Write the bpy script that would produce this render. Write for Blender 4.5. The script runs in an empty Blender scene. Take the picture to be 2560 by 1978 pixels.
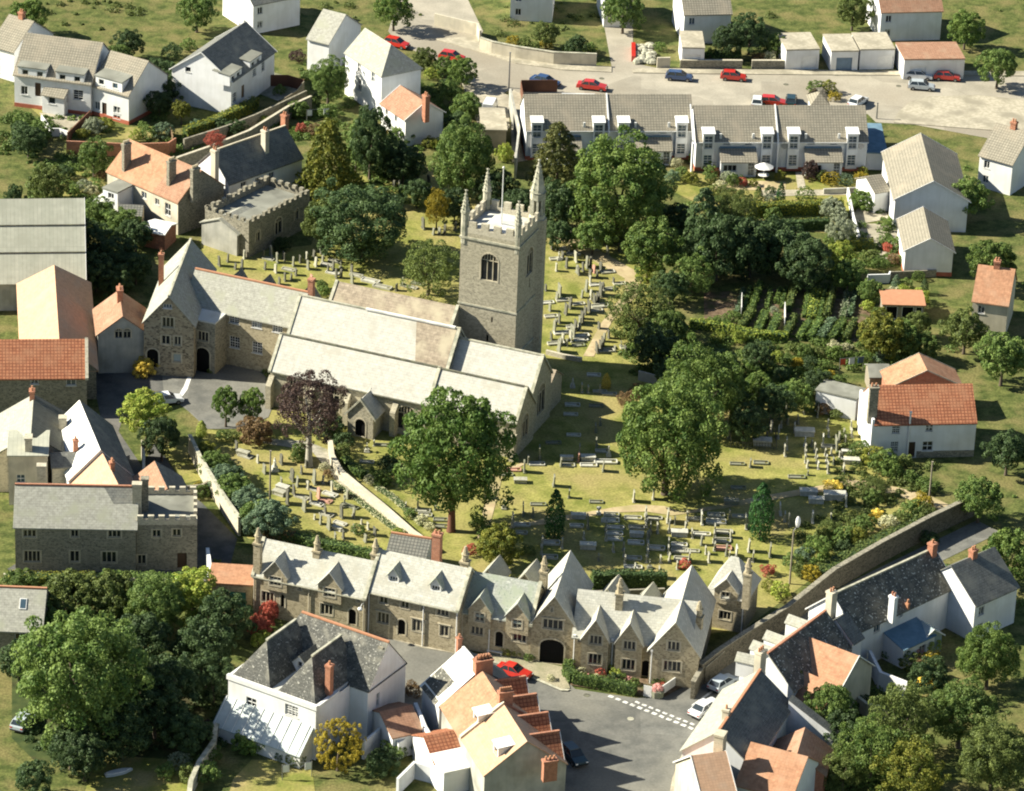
import bpy, math, random
import numpy as np
from mathutils import Vector, Matrix
from mathutils.geometry import tessellate_polygon
random.seed(7); RNG=np.random.default_rng(7)
SC=bpy.context.scene; COL=SC.collection
rad=math.radians
# ---------------- camera: an aerial photograph, long lens, looking down 26.5 degrees
PIT=rad(26.5); FPX=10700.; ROLL=.042; DIST=535.
HC=DIST*math.sin(PIT); CAM=np.array([0,-DIST*math.cos(PIT),HC])
_f=np.array([0,math.cos(PIT),-math.sin(PIT)]); _r=np.array([1.,0,0]); _u=np.array([0,math.sin(PIT),math.cos(PIT)])
CR=_r*math.cos(ROLL)+_u*math.sin(ROLL); CU=_u*math.cos(ROLL)-_r*math.sin(ROLL)
cd=bpy.data.cameras.new('camera'); cam=bpy.data.objects.new('camera',cd); COL.objects.link(cam)
M=Matrix.Identity(4)
for i in range(3):
    M[i][0]=CR[i]; M[i][1]=CU[i]; M[i][2]=-_f[i]; M[i][3]=CAM[i]
cam.matrix_world=M
cd.sensor_fit='HORIZONTAL'; cd.sensor_width=36; cd.lens=36*FPX/2560; cd.clip_start=5; cd.clip_end=9000
SC.camera=cam
# ---------------- light
SUN_EL=35; SUN_DIR=Vector((math.cos(rad(4)),-math.sin(rad(4)),0))   # horizontal travel of the light
w=bpy.data.worlds.new('World'); SC.world=w; w.use_nodes=True
nt=w.node_tree; bg=nt.nodes['Background']; sky=nt.nodes.new('ShaderNodeTexSky')
sky.sky_type='NISHITA'; sky.sun_disc=False; sky.sun_elevation=rad(SUN_EL)
sx,sy=-SUN_DIR.x,-SUN_DIR.y; sky.sun_rotation=math.atan2(sx,sy); sky.air_density=1.0; sky.dust_density=.5
nt.links.new(sky.outputs[0],bg.inputs[0]); bg.inputs[1].default_value=.052
sl=bpy.data.lights.new('sun','SUN'); sl.energy=5.0; sl.angle=rad(.5); sl.color=(1,.95,.81)
so=bpy.data.objects.new('sun',sl); COL.objects.link(so)
d=Vector((SUN_DIR.x*math.cos(rad(SUN_EL)),SUN_DIR.y*math.cos(rad(SUN_EL)),-math.sin(rad(SUN_EL))))
so.rotation_euler=d.to_track_quat('-Z','Y').to_euler(); so.location=(-100,0,200)
vs=SC.view_settings; vs.view_transform='Standard'; vs.look='None'; vs.exposure=1.08; vs.gamma=1
SC.cycles.filter_width=2.0; SC.cycles.max_bounces=5; SC.cycles.diffuse_bounces=1; SC.cycles.transparent_max_bounces=4
# ---------------- places in the town, read off the aerial view
CX={'1':0,'2':600,'3':1200,'4':1760}; CY={'A':60,'B':500,'C':960,'D':1460}
def px(t):
    if len(t)==2: return t
    k,x,y=t
    if k in SPX:
        X,Y,s=SPX[k]; return (X+x/s,Y+y/s)
    return (CX[k[1]]+x/3.373, CY[k[0]]+y/3.373)
SPX={'S':(340,580,4.44),'K1':(600,1320,5.27),'K2':(1000,1360,4.96),'K3':(1350,1360,3.97),'T1':(1080,360,6.025),'T2':(1080,600,6.025),'D':(0,0,.8531)}
def ray(t):
    u,v=px(t); return _f*FPX+CR*(u-1280)+CU*(989-v)
def G(t,z=0.):
    d=ray(t); return Vector(CAM+d*((z-CAM[2])/d[2]))
def PXM(v): return 20+(v-989)*.00375
# ---------------- materials
MATS={}
def newmat(n):
    m=bpy.data.materials.new(n); m.use_nodes=True; MATS[n]=m
    nt=m.node_tree; b=nt.nodes['Principled BSDF']; return m,nt,b
def rgba(c): return (c[0],c[1],c[2],1)
def ramp(nt,src,stops):
    r=nt.nodes.new('ShaderNodeValToRGB'); e=r.color_ramp.elements
    while len(e)<len(stops): e.new(.5)
    for i,(p,c) in enumerate(stops): e[i].position=p; e[i].color=rgba(c)
    nt.links.new(src,r.inputs[0]); return r.outputs[0]
def noise(nt,sc,det=3,coord='Object',vec=None):
    t=nt.nodes.new('ShaderNodeTexNoise'); t.inputs['Scale'].default_value=sc; t.inputs['Detail'].default_value=det
    if vec is None:
        c=nt.nodes.new('ShaderNodeTexCoord'); vec=c.outputs[coord]
    nt.links.new(vec,t.inputs['Vector']); return t.outputs['Fac']
def mixc(nt,fac,a,b,mode='MIX'):
    m=nt.nodes.new('ShaderNodeMix'); m.data_type='RGBA'; m.blend_type=mode
    for s,x in ((0,fac),(6,a),(7,b)):
        if isinstance(x,(int,float)): m.inputs[s].default_value=x
        elif isinstance(x,tuple): m.inputs[s].default_value=rgba(x)
        else: nt.links.new(x,m.inputs[s])
    return m.outputs[2]
def sc3(c,k): return tuple(x*k for x in c)
def mnoise(n,c1,c2,s1=1.,rough=.9,c3=None,s2=.15,bump=0,lo=.38,hi=.62,spec=.15,streak=0,patch=0,fine=0):
    m,nt,b=newmat(n); x=ramp(nt,noise(nt,s1,5),[(lo,c1),(hi,c2)])
    if c3: x=mixc(nt,ramp(nt,noise(nt,s2,3),[(.45,(0,0,0)),(.65,(1,1,1))]),x,c3)
    if streak:
        c=nt.nodes.new('ShaderNodeTexCoord'); mp=nt.nodes.new('ShaderNodeMapping'); mp.inputs['Scale'].default_value=(2.2,2.2,.22); nt.links.new(c.outputs['Object'],mp.inputs[0])
        x=mixc(nt,1.,x,ramp(nt,noise(nt,1.,4,vec=mp.outputs[0]),[(.42,(1,1,1)),(.72,(1-streak,1-streak*.95,1-streak*1.1))]),'MULTIPLY')
    if patch:
        c=nt.nodes.new('ShaderNodeTexCoord'); v=nt.nodes.new('ShaderNodeTexVoronoi'); v.inputs['Scale'].default_value=.11; v.distance='CHEBYCHEV'; nt.links.new(c.outputs['Object'],v.inputs['Vector'])
        sp=nt.nodes.new('ShaderNodeSeparateColor'); nt.links.new(v.outputs['Color'],sp.inputs[0]); x=mixc(nt,1.,x,ramp(nt,sp.outputs[0],[(.15,(1-patch,)*3),(.85,(1+patch*.4,)*3)]),'MULTIPLY')
    if fine: x=mixc(nt,1.,x,ramp(nt,noise(nt,3.5,6),[(.3,(1-fine,)*3),(.7,(1+fine,)*3)]),'MULTIPLY')
    nt.links.new(x,b.inputs['Base Color']); b.inputs['Roughness'].default_value=rough; b.inputs['Specular IOR Level'].default_value=spec
    if bump:
        bp=nt.nodes.new('ShaderNodeBump'); bp.inputs['Strength'].default_value=bump; bp.inputs['Distance'].default_value=.1
        nt.links.new(noise(nt,s1*3,4),bp.inputs['Height']); nt.links.new(bp.outputs[0],b.inputs['Normal'])
    return m
def mbrick(n,c1,c2,mort,bw,rh,ms=.02,stain=None,st=(.5,.65),s2=.6,rough=.85,off=.5,bump=.3,c3=None,vary=.25,squash=1):
    m,nt,b=newmat(n); uv=nt.nodes.new('ShaderNodeUVMap')
    br=nt.nodes.new('ShaderNodeTexBrick'); nt.links.new(uv.outputs[0],br.inputs['Vector'])
    br.inputs['Color1'].default_value=rgba(c1); br.inputs['Color2'].default_value=rgba(c2); br.inputs['Mortar'].default_value=rgba(mort)
    br.inputs['Scale'].default_value=1; br.inputs['Mortar Size'].default_value=ms; br.inputs['Mortar Smooth'].default_value=.4
    br.inputs['Brick Width'].default_value=bw; br.inputs['Row Height'].default_value=rh; br.offset=off
    x=mixc(nt,1.,br.outputs[0],ramp(nt,noise(nt,s2*5,5),[(.3,(1-vary,)*3),(.7,(1+vary*.6,)*3)]),'MULTIPLY')
    if stain: x=mixc(nt,ramp(nt,noise(nt,s2,5),[(st[0],(0,0,0)),(st[1],(1,1,1))]),x,stain)
    if c3: x=mixc(nt,ramp(nt,noise(nt,s2*4.5,4),[(.6,(0,0,0)),(.66,(1,1,1))]),x,c3)
    nt.links.new(x,b.inputs['Base Color']); b.inputs['Roughness'].default_value=rough; b.inputs['Specular IOR Level'].default_value=.2
    if bump:
        bp=nt.nodes.new('ShaderNodeBump'); bp.inputs['Strength'].default_value=bump; bp.inputs['Distance'].default_value=.05; bp.invert=True
        nt.links.new(br.outputs[1],bp.inputs['Height']); nt.links.new(bp.outputs[0],b.inputs['Normal'])
    return m
def mrubble(n,ca,cb,cc,scale=4.2):
    m,nt,b=newmat(n); c=nt.nodes.new('ShaderNodeTexCoord')
    mp=nt.nodes.new('ShaderNodeMapping'); mp.inputs['Scale'].default_value=(1,1,1.5); nt.links.new(c.outputs['Object'],mp.inputs[0])
    v=nt.nodes.new('ShaderNodeTexVoronoi'); v.inputs['Scale'].default_value=scale; nt.links.new(mp.outputs[0],v.inputs['Vector'])
    sp=nt.nodes.new('ShaderNodeSeparateColor'); nt.links.new(v.outputs['Color'],sp.inputs[0])
    x=ramp(nt,sp.outputs[0],[(.1,ca),(.5,cb),(.95,cc)])
    x=mixc(nt,ramp(nt,noise(nt,.35,4),[(.35,(0,0,0)),(.7,(1,1,1))]),x,mixc(nt,.5,x,cb))
    v2=nt.nodes.new('ShaderNodeTexVoronoi'); v2.feature='DISTANCE_TO_EDGE'; v2.inputs['Scale'].default_value=scale; nt.links.new(mp.outputs[0],v2.inputs['Vector'])
    x=mixc(nt,ramp(nt,v2.outputs['Distance'],[(.0,(1,1,1)),(.07,(0,0,0))]),x,sc3(cc,.95))
    nt.links.new(x,b.inputs['Base Color']); b.inputs['Roughness'].default_value=.95; b.inputs['Specular IOR Level'].default_value=.1
    bp=nt.nodes.new('ShaderNodeBump'); bp.inputs['Strength'].default_value=.25; bp.inputs['Distance'].default_value=.05
    nt.links.new(v2.outputs['Distance'],bp.inputs['Height']); nt.links.new(bp.outputs[0],b.inputs['Normal'])
    return m
def mleaf(n,c1,c2,tr=.28):
    m,nt,b=newmat(n); oi=nt.nodes.new('ShaderNodeObjectInfo')
    x=ramp(nt,noise(nt,4.,2),[(.36,c1),(.64,c2)])
    x=mixc(nt,1.,x,ramp(nt,noise(nt,38.,1),[(.3,(.78,.78,.78)),(.7,(1.22,1.22,1.15))]),'MULTIPLY')
    hv=nt.nodes.new('ShaderNodeHueSaturation'); nt.links.new(x,hv.inputs['Color'])
    mr=nt.nodes.new('ShaderNodeMapRange'); mr.inputs[3].default_value=.82; mr.inputs[4].default_value=1.2
    nt.links.new(oi.outputs['Random'],mr.inputs[0]); nt.links.new(mr.outputs[0],hv.inputs['Value'])
    nt.links.new(hv.outputs[0],b.inputs['Base Color']); b.inputs['Roughness'].default_value=.6; b.inputs['Specular IOR Level'].default_value=.25
    t=nt.nodes.new('ShaderNodeBsdfTranslucent'); nt.links.new(hv.outputs[0],t.inputs[0])
    ms=nt.nodes.new('ShaderNodeMixShader'); ms.inputs[0].default_value=tr
    nt.links.new(b.outputs[0],ms.inputs[1]); nt.links.new(t.outputs[0],ms.inputs[2]); nt.links.new(ms.outputs[0],nt.nodes['Material Output'].inputs[0])
    return m
def mplain(n,c,rough=.6,metal=0,spec=.4): 
    m,nt,b=newmat(n); x=ramp(nt,noise(nt,1.5,4),[(.3,sc3(c,.88)),(.7,sc3(c,1.07))])
    nt.links.new(x,b.inputs['Base Color']); b.inputs['Roughness'].default_value=rough; b.inputs['Metallic'].default_value=metal; b.inputs['Specular IOR Level'].default_value=spec
    return m
def mpaint(n,c):
    m=mplain(n,c,.28,0,.5); m.node_tree.nodes['Principled BSDF'].inputs['Coat Weight'].default_value=.6; return m
mnoise('grass',(.17,.185,.04),(.31,.29,.085),.45,c3=(.31,.26,.1),s2=.12,bump=.4,fine=.28)
mnoise('lawn',(.17,.19,.04),(.27,.25,.07),.5,c3=(.33,.27,.11),s2=.2,bump=.3,fine=.2)
mnoise('rough_grass',(.06,.08,.02),(.13,.145,.042),.8,c3=(.18,.16,.06),s2=.25,bump=.6,fine=.35)
mnoise('grass_painted_shade',(.04,.06,.02),(.075,.095,.03),.6,c3=(.06,.05,.025),s2=.2,bump=.5)  # darker copy of the grass with shade put into its colour
mnoise('road_paint',(.72,.71,.66),(.8,.79,.74),1.,c3=(.4,.39,.35),s2=2.5); mrubble('stone_lane_shade',(.06,.055,.04),(.13,.115,.085),(.2,.18,.13)); mnoise('soil',(.11,.075,.045),(.2,.14,.09),1.6,c3=(.08,.09,.03),s2=.5,bump=.6)  # lane wall stone is a darker copy of the dark stone, shade painted in
mnoise('asphalt',(.14,.14,.125),(.2,.195,.17),.5,c3=(.24,.23,.19),s2=.08,bump=.1,patch=.14,fine=.12)
mnoise('asphalt_dark',(.08,.085,.08),(.13,.13,.12),.5,c3=(.16,.15,.13),s2=.1,bump=.1,patch=.14,fine=.12)
mnoise('road_pale',(.33,.3,.235),(.41,.37,.29),.3,c3=(.33,.29,.22),s2=.06,bump=.05,patch=.12,fine=.1)
mnoise('paving',(.38,.34,.25),(.5,.45,.34),2.,c3=(.3,.27,.2),s2=.3,bump=.2)
mnoise('cobble',(.3,.27,.18),(.42,.37,.25),5.,c3=(.26,.25,.15),s2=.4,bump=.4)
mnoise('sand',(.4,.31,.18),(.52,.42,.25),1.,c3=(.33,.28,.13),s2=.25,bump=.2)
mnoise('gravel_grey',(.3,.28,.22),(.42,.39,.31),2.,c3=(.2,.2,.12),s2=.3,bump=.3)
mbrick('roof_church',(.56,.54,.46),(.5,.485,.42),(.4,.385,.33),.6,.35,.02,(.43,.4,.32),(.55,.75),.35,c3=(.45,.43,.36),vary=.13)
mbrick('roof_church_brown',(.34,.28,.2),(.4,.33,.24),(.25,.2,.15),.6,.35,.02,(.46,.4,.28),(.5,.7),.4,vary=.3)
mbrick('roof_alms',(.56,.545,.46),(.47,.46,.39),(.37,.36,.31),.5,.3,.02,(.42,.4,.32),(.5,.72),.5,c3=(.39,.385,.32),vary=.15)
mbrick('roof_alms_mossy',(.43,.44,.38),(.37,.385,.34),(.29,.3,.26),.5,.3,.02,(.34,.37,.28),(.42,.62),.8,c3=(.24,.28,.22),vary=.3)
mbrick('roof_slate',(.16,.165,.15),(.21,.21,.185),(.1,.1,.09),.4,.3,.02,(.27,.26,.21),(.5,.75),.5,vary=.25)
mbrick('roof_slate_lichen',(.1,.1,.085),(.16,.15,.12),(.07,.07,.06),.4,.3,.02,(.22,.2,.15),(.45,.7),.8,c3=(.62,.6,.5),vary=.3)
mbrick('roof_slate_villa',(.1,.1,.088),(.14,.138,.12),(.07,.07,.06),.4,.3,.02,(.22,.21,.17),(.5,.68),.9,c3=(.36,.35,.3),vary=.3)
mbrick('roof_slate_light',(.42,.41,.34),(.37,.36,.3),(.29,.285,.24),.5,.3,.02,(.36,.36,.27),(.5,.7),.5,vary=.22)
mbrick('roof_tile_tan',(.3,.275,.21),(.35,.315,.24),(.19,.17,.13),.4,.42,.05,(.36,.31,.23),(.5,.75),.3,off=0,vary=.1,bump=.6)
mbrick('roof_grey_tile',(.2,.2,.17),(.25,.24,.2),(.1,.1,.09),.4,.4,.05,off=0,vary=.15,bump=.6)
mbrick('roof_orange',(.42,.215,.125),(.49,.265,.155),(.42,.22,.12),.35,.3,.025,(.48,.3,.19),(.5,.75),.4,off=0,vary=.22,bump=.4)
mbrick('roof_orange_pale',(.56,.35,.215),(.62,.39,.245),(.48,.29,.18),.35,.3,.02,(.5,.36,.25),(.5,.72),.4,off=0,vary=.12,bump=.3)
mbrick('roof_pantile',(.43,.17,.085),(.5,.215,.11),(.25,.09,.05),.42,.42,.06,(.42,.2,.11),(.5,.75),.5,off=0,vary=.22,bump=.8)
mbrick('roof_brown',(.36,.2,.12),(.42,.24,.15),(.25,.14,.1),.35,.3,.02,(.4,.27,.18),(.5,.75),.5,off=0,vary=.2)
mbrick('roof_sheet',(.42,.42,.33),(.46,.455,.36),(.3,.3,.24),.5,60,.02,(.36,.36,.28),(.45,.7),.25,off=0,vary=.12)
mbrick('roof_corrugated',(.2,.2,.16),(.26,.26,.2),(.09,.09,.08),.32,60,.1,(.17,.17,.13),(.45,.7),.4,off=0,vary=.2,bump=1)
mnoise('roof_white',(.78,.77,.7),(.86,.85,.8),.8,c3=(.66,.65,.58),s2=.5)
mnoise('roof_lead',(.62,.62,.56),(.74,.73,.66),.6,c3=(.5,.5,.45),s2=.3)
mnoise('felt',(.22,.22,.18),(.3,.3,.25),.8,c3=(.17,.17,.14),s2=.4)
mnoise('felt_blue',(.12,.2,.26),(.16,.26,.33),.8)
mrubble('stone_tower',(.28,.255,.19),(.4,.36,.26),(.52,.47,.34))
mrubble('stone_alms',(.24,.2,.13),(.4,.34,.22),(.5,.43,.29))
mrubble('stone_school',(.13,.11,.08),(.34,.28,.19),(.44,.38,.26),3.2)
mrubble('stone_dark',(.14,.13,.1),(.26,.24,.18),(.36,.33,.25))
mrubble('stone_pale',(.4,.36,.27),(.52,.47,.35),(.6,.55,.42))
mnoise('ashlar',(.52,.46,.33),(.62,.55,.4),1.5,c3=(.42,.38,.28),s2=.5)
mnoise('limestone_aged',(.42,.4,.3),(.55,.52,.4),1.5,c3=(.3,.3,.22),s2=1.2,bump=.3)
mnoise('render_white',(.82,.82,.8),(.88,.88,.86),.7,c3=(.74,.73,.69),s2=.25,streak=.07)
mnoise('render_cream',(.62,.56,.42),(.7,.63,.48),.7,c3=(.52,.47,.36),s2=.4,streak=.12)
mnoise('render_grey',(.4,.39,.34),(.5,.48,.41),.7,c3=(.33,.32,.27),s2=.4,streak=.12)
mbrick('brick_red',(.42,.15,.08),(.5,.2,.11),(.4,.3,.22),.3,.1,.012,vary=.2)
mnoise('red_plinth',(.4,.12,.07),(.48,.16,.1),1.5)
mplain('glass_dark',(.02,.025,.03),.15,0,.6); mplain('glass_blue',(.06,.1,.13),.12,0,.7); mplain('glass_pale',(.35,.42,.42),.2,0,.6)
mnoise('glass_curtain',(.05,.06,.07),(.42,.42,.38),2.2,rough=.2,lo=.5,hi=.53,spec=.6); mplain('glass_roof',(.5,.55,.52),.25,0,.6); mplain('white_paint',(.8,.79,.74),.5); mplain('dark_void',(.012,.012,.012),.9,0,.1); mplain('door_brown',(.06,.035,.02)); mplain('door_green',(.05,.22,.17))
mplain('door_blue',(.16,.23,.3)); mplain('timber',(.2,.13,.07),.8); mplain('timber_grey',(.3,.26,.19),.85); mplain('fence_brown',(.16,.07,.04),.85); mplain('metal_grey',(.3,.3,.3),.4,.6)
mplain('terracotta',(.5,.24,.13),.8); mplain('pot_buff',(.6,.5,.33),.8); mplain('gold',(.7,.5,.15),.4,.5); mplain('rubber',(.02,.02,.02),.8); mplain('bark',(.11,.085,.06),.9); mplain('bark_pale',(.4,.37,.29),.9); mplain('bark_red',(.16,.07,.04),.9)
mpaint('car_red',(.55,.03,.02)); mpaint('car_blue',(.03,.07,.17)); mpaint('car_white',(.78,.79,.78)); mpaint('car_silver',(.45,.5,.52)); mpaint('car_dark',(.02,.05,.06)); mplain('car_glass',(.03,.04,.045),.1,0,.8)
mnoise('stone_light',(.33,.32,.24),(.46,.44,.33),2.,c3=(.45,.44,.36),s2=1.5); mnoise('stone_grey',(.2,.2,.15),(.3,.29,.21),2.,c3=(.2,.22,.14),s2=1.5); mnoise('stone_black',(.1,.1,.08),(.17,.16,.12),2.,c3=(.2,.2,.13),s2=1.5)
mnoise('stone_marble',(.46,.45,.37),(.6,.58,.49),2.); mnoise('stone_pink',(.45,.24,.17),(.52,.3,.22),2.)
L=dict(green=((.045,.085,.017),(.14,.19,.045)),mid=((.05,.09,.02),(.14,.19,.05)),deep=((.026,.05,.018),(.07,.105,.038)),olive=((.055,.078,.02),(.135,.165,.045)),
 gold=((.17,.135,.014),(.32,.25,.03)),goldgreen=((.08,.105,.018),(.21,.205,.034)),bright=((.05,.1,.018),(.13,.19,.042)),purple=((.035,.022,.02),(.085,.055,.045)),blue=((.06,.1,.06),(.14,.19,.11)),
 silver=((.16,.19,.12),(.28,.3,.2)),red=((.25,.05,.035),(.4,.12,.08)),yellow=((.55,.4,.06),(.7,.55,.12)),cypress=((.015,.05,.012),(.035,.09,.022)),brown=((.1,.06,.03),(.19,.13,.06)),cream=((.3,.3,.16),(.5,.48,.32)),pink=((.5,.2,.2),(.65,.4,.35)),bronze=((.045,.055,.018),(.115,.115,.034)),lime=((.14,.2,.03),(.28,.3,.06)))
for k,(a,b) in L.items(): mleaf('leaf_'+k,sc3(a,1.5),sc3(b,1.5))
# ---------------- meshes
class MB:
    def __init__(s): s.v=[]; s.f=[]; s.m=[]
    def add(s,vs,fs,mi=0):
        o=len(s.v); s.v+= [tuple(v) for v in vs]; s.f+=[tuple(i+o for i in f) for f in fs]; s.m+=[mi]*len(fs)
    def box(s,x0,x1,y0,y1,z0,z1,mi=0):
        s.add([(x0,y0,z0),(x1,y0,z0),(x1,y1,z0),(x0,y1,z0),(x0,y0,z1),(x1,y0,z1),(x1,y1,z1),(x0,y1,z1)],[(0,3,2,1),(4,5,6,7),(0,1,5,4),(1,2,6,5),(2,3,7,6),(3,0,4,7)],mi)
    def obox(s,c,ax,ay,az,mi=0):  # centre, half axes
        c,ax,ay,az=map(Vector,(c,ax,ay,az)); P=[c+ax*a+ay*b+az*d for d in(-1,1) for a,b in((-1,-1),(1,-1),(1,1),(-1,1))]
        s.add(P,[(0,3,2,1),(4,5,6,7),(0,1,5,4),(1,2,6,5),(2,3,7,6),(3,0,4,7)],mi)
    def prism(s,pts,z0,z1,mi=0):
        n=len(pts); s.add([(p[0],p[1],z0) for p in pts]+[(p[0],p[1],z1) for p in pts],[tuple(range(n-1,-1,-1)),tuple(range(n,2*n))]+[(i,(i+1)%n,n+(i+1)%n,n+i) for i in range(n)],mi)
    def slab(s,q,th,mi=0):  # polygon q with thickness th up
        n=len(q); a=sum((q[i][0]*q[(i+1)%n][1]-q[(i+1)%n][0]*q[i][1]) for i in range(n))
        if a<0: q=q[::-1]
        s.add([tuple(p) for p in q]+[(p[0],p[1],p[2]+th) for p in q],[tuple(range(n-1,-1,-1)),tuple(range(n,2*n))]+[(i,(i+1)%n,n+(i+1)%n,n+i) for i in range(n)],mi)
    def cyl(s,x,y,z0,z1,r0,r1=None,n=8,mi=0,cap=True):
        r1=r0 if r1 is None else r1
        P=[(x+r*math.cos(2*math.pi*(i+.5)/n),y+r*math.sin(2*math.pi*(i+.5)/n),z) for z,r in((z0,r0),(z1,r1)) for i in range(n)]
        s.add(P,[(i,(i+1)%n,n+(i+1)%n,n+i) for i in range(n)]+([tuple(range(n-1,-1,-1)),tuple(range(n,2*n))] if cap else []),mi)
    def tube(s,P,Rr,n=7,mi=0):
        P=[Vector(p) for p in P]; vs=[]
        for i,p in enumerate(P):
            t=(P[min(i+1,len(P)-1)]-P[max(i-1,0)]).normalized(); a=t.orthogonal().normalized() if abs(t.z)<.9 else Vector((1,0,0)); a=(a-t*a.dot(t)).normalized(); b=t.cross(a)
            vs+=[p+(a*math.cos(2*math.pi*k/n)+b*math.sin(2*math.pi*k/n))*Rr[i] for k in range(n)]
        fs=[(i*n+k,i*n+(k+1)%n,(i+1)*n+(k+1)%n,(i+1)*n+k) for i in range(len(P)-1) for k in range(n)]
        s.add(vs,fs+[tuple(range(n-1,-1,-1)),tuple(range((len(P)-1)*n,len(P)*n))],mi)
    def blob(s,c,rx,ry,rz,n=8,m=5,mi=0):
        vs=[(c[0],c[1],c[2]-rz)]+[(c[0]+rx*math.sin(math.pi*j/m)*math.cos(2*math.pi*i/n),c[1]+ry*math.sin(math.pi*j/m)*math.sin(2*math.pi*i/n),c[2]-rz*math.cos(math.pi*j/m)) for j in range(1,m) for i in range(n)]+[(c[0],c[1],c[2]+rz)]
        fs=[(0,1+(i+1)%n,1+i) for i in range(n)]+[(1+j*n+i,1+j*n+(i+1)%n,1+(j+1)*n+(i+1)%n,1+(j+1)*n+i) for j in range(m-2) for i in range(n)]+[(1+(m-2)*n+i,1+(m-2)*n+(i+1)%n,len(vs)-1) for i in range(n)]
        s.add(vs,fs,mi)
    def build(s,name,mats,parent=None,smooth=False):
        me=bpy.data.meshes.new(name); me.from_pydata(s.v,[],s.f); me.update()
        if isinstance(mats,str): mats=[mats]
        for x in mats: me.materials.append(MATS[x])
        if len(mats)>1: me.polygons.foreach_set('material_index',s.m)
        addUV(me)
        if smooth: me.polygons.foreach_set('use_smooth',[True]*len(me.polygons))
        o=bpy.data.objects.new(name,me); COL.objects.link(o)
        if parent is not None: o.parent=parent
        return o
def addUV(me):
    uv=me.uv_layers.new(name='UVMap').data; V=me.vertices
    for p in me.polygons:
        n=p.normal
        if abs(n.z)>.98: t=Vector((1,0,0)); b=Vector((0,1,0))
        else: t=Vector((-n.y,n.x,0)).normalized(); b=n.cross(t)
        for li in p.loop_indices:
            c=V[me.loops[li].vertex_index].co; uv[li].uv=(c.dot(t),c.dot(b))
LABELS={}
def tag(o,label,cat=None,group=None,kind=None):
    if label:
        o['label']=label
        if label in LABELS: print('DUPLABEL',label)
        LABELS[label]=1
        n=len(label.split())
        if cat and not 4<=n<=16: print('LABLEN',n,label)
    if cat: o['category']=cat
    if group: o['group']=group
    if kind: o['kind']=kind
    return o
def empty(name,loc,rz=0,**k):
    o=bpy.data.objects.new(name,None); COL.objects.link(o); o.location=loc; o.rotation_euler=(0,0,rz); o.empty_display_size=.5
    tag(o,k.get('label'),k.get('cat'),k.get('group')); return o
def sheet(name,pts,z,mat,label=None,th=0):
    P=[G(t,z) for t in pts]; mb=MB()
    tr=tessellate_polygon([P]); mb.add(P,[tuple(t) for t in tr])
    # make all faces look up
    ff=[]
    for f in mb.f:
        a,b,c=(Vector(mb.v[i]) for i in f); ff.append(f if (b-a).cross(c-a).z>0 else f[::-1])
    mb.f=ff
    if th:
        n=len(P); q=[(p.x,p.y,z) for p in P]; o=len(mb.v); mb.v+=[(x,y,z-th) for x,y,_ in q]; mb.f+=[(i,(i+1)%n,o+(i+1)%n,o+i) for i in range(n)]; mb.m+=[0]*n
    o=mb.build(name,mat); o['kind']='structure'
    if label: o['label']=label
    return o
# ---------------- walls with real openings
def opening(s,z,w,h,st):
    if st[0]=='a' or st[0]=='t':   # arch
        r=w/2; k=.9 if st[0]=='a' else .62; zt=z+h/2; zs=zt-r*k; P=[(s-r,z-h/2),(s+r,z-h/2)]
        n=8; P+=[(s+r*math.cos(math.pi*i/n),zs+r*k*math.sin(math.pi*i/n)) for i in range(n+1)]
        return P
    return [(s-w/2,z-h/2),(s+w/2,z-h/2),(s+w/2,z+h/2),(s-w/2,z+h/2)]
def panel(mb,fr,outline,holes,depth=.2,mi=0,rmi=None):
    o,t,n=fr; up=Vector((0,0,1)); to=lambda q,dd=0: o+t*q[0]+up*q[1]-n*dd
    polys=[[Vector((q[0],q[1],0)) for q in outline]]+[[Vector((q[0],q[1],0)) for q in h] for h in holes]
    flat=[q for p in polys for q in p]; tr=tessellate_polygon(polys)
    fs=[]
    for a,b,c in tr:
        A,B,C=flat[a],flat[b],flat[c]; k=(B-A).cross(C-A).z
        if abs(k)<1e-7: continue
        fs.append((a,b,c) if k>0 else (a,c,b))
    flip = t.cross(up).dot(n)<0
    if flip: fs=[f[::-1] for f in fs]
    mb.add([to(q) for q in flat],fs,mi)
    for h in holes:
        k=len(h); mb.add([to(q) for q in h]+[to(q,depth) for q in h],[((i+1)%k,i,k+i,k+(i+1)%k) for i in range(k)],mi if rmi is None else rmi)
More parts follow.
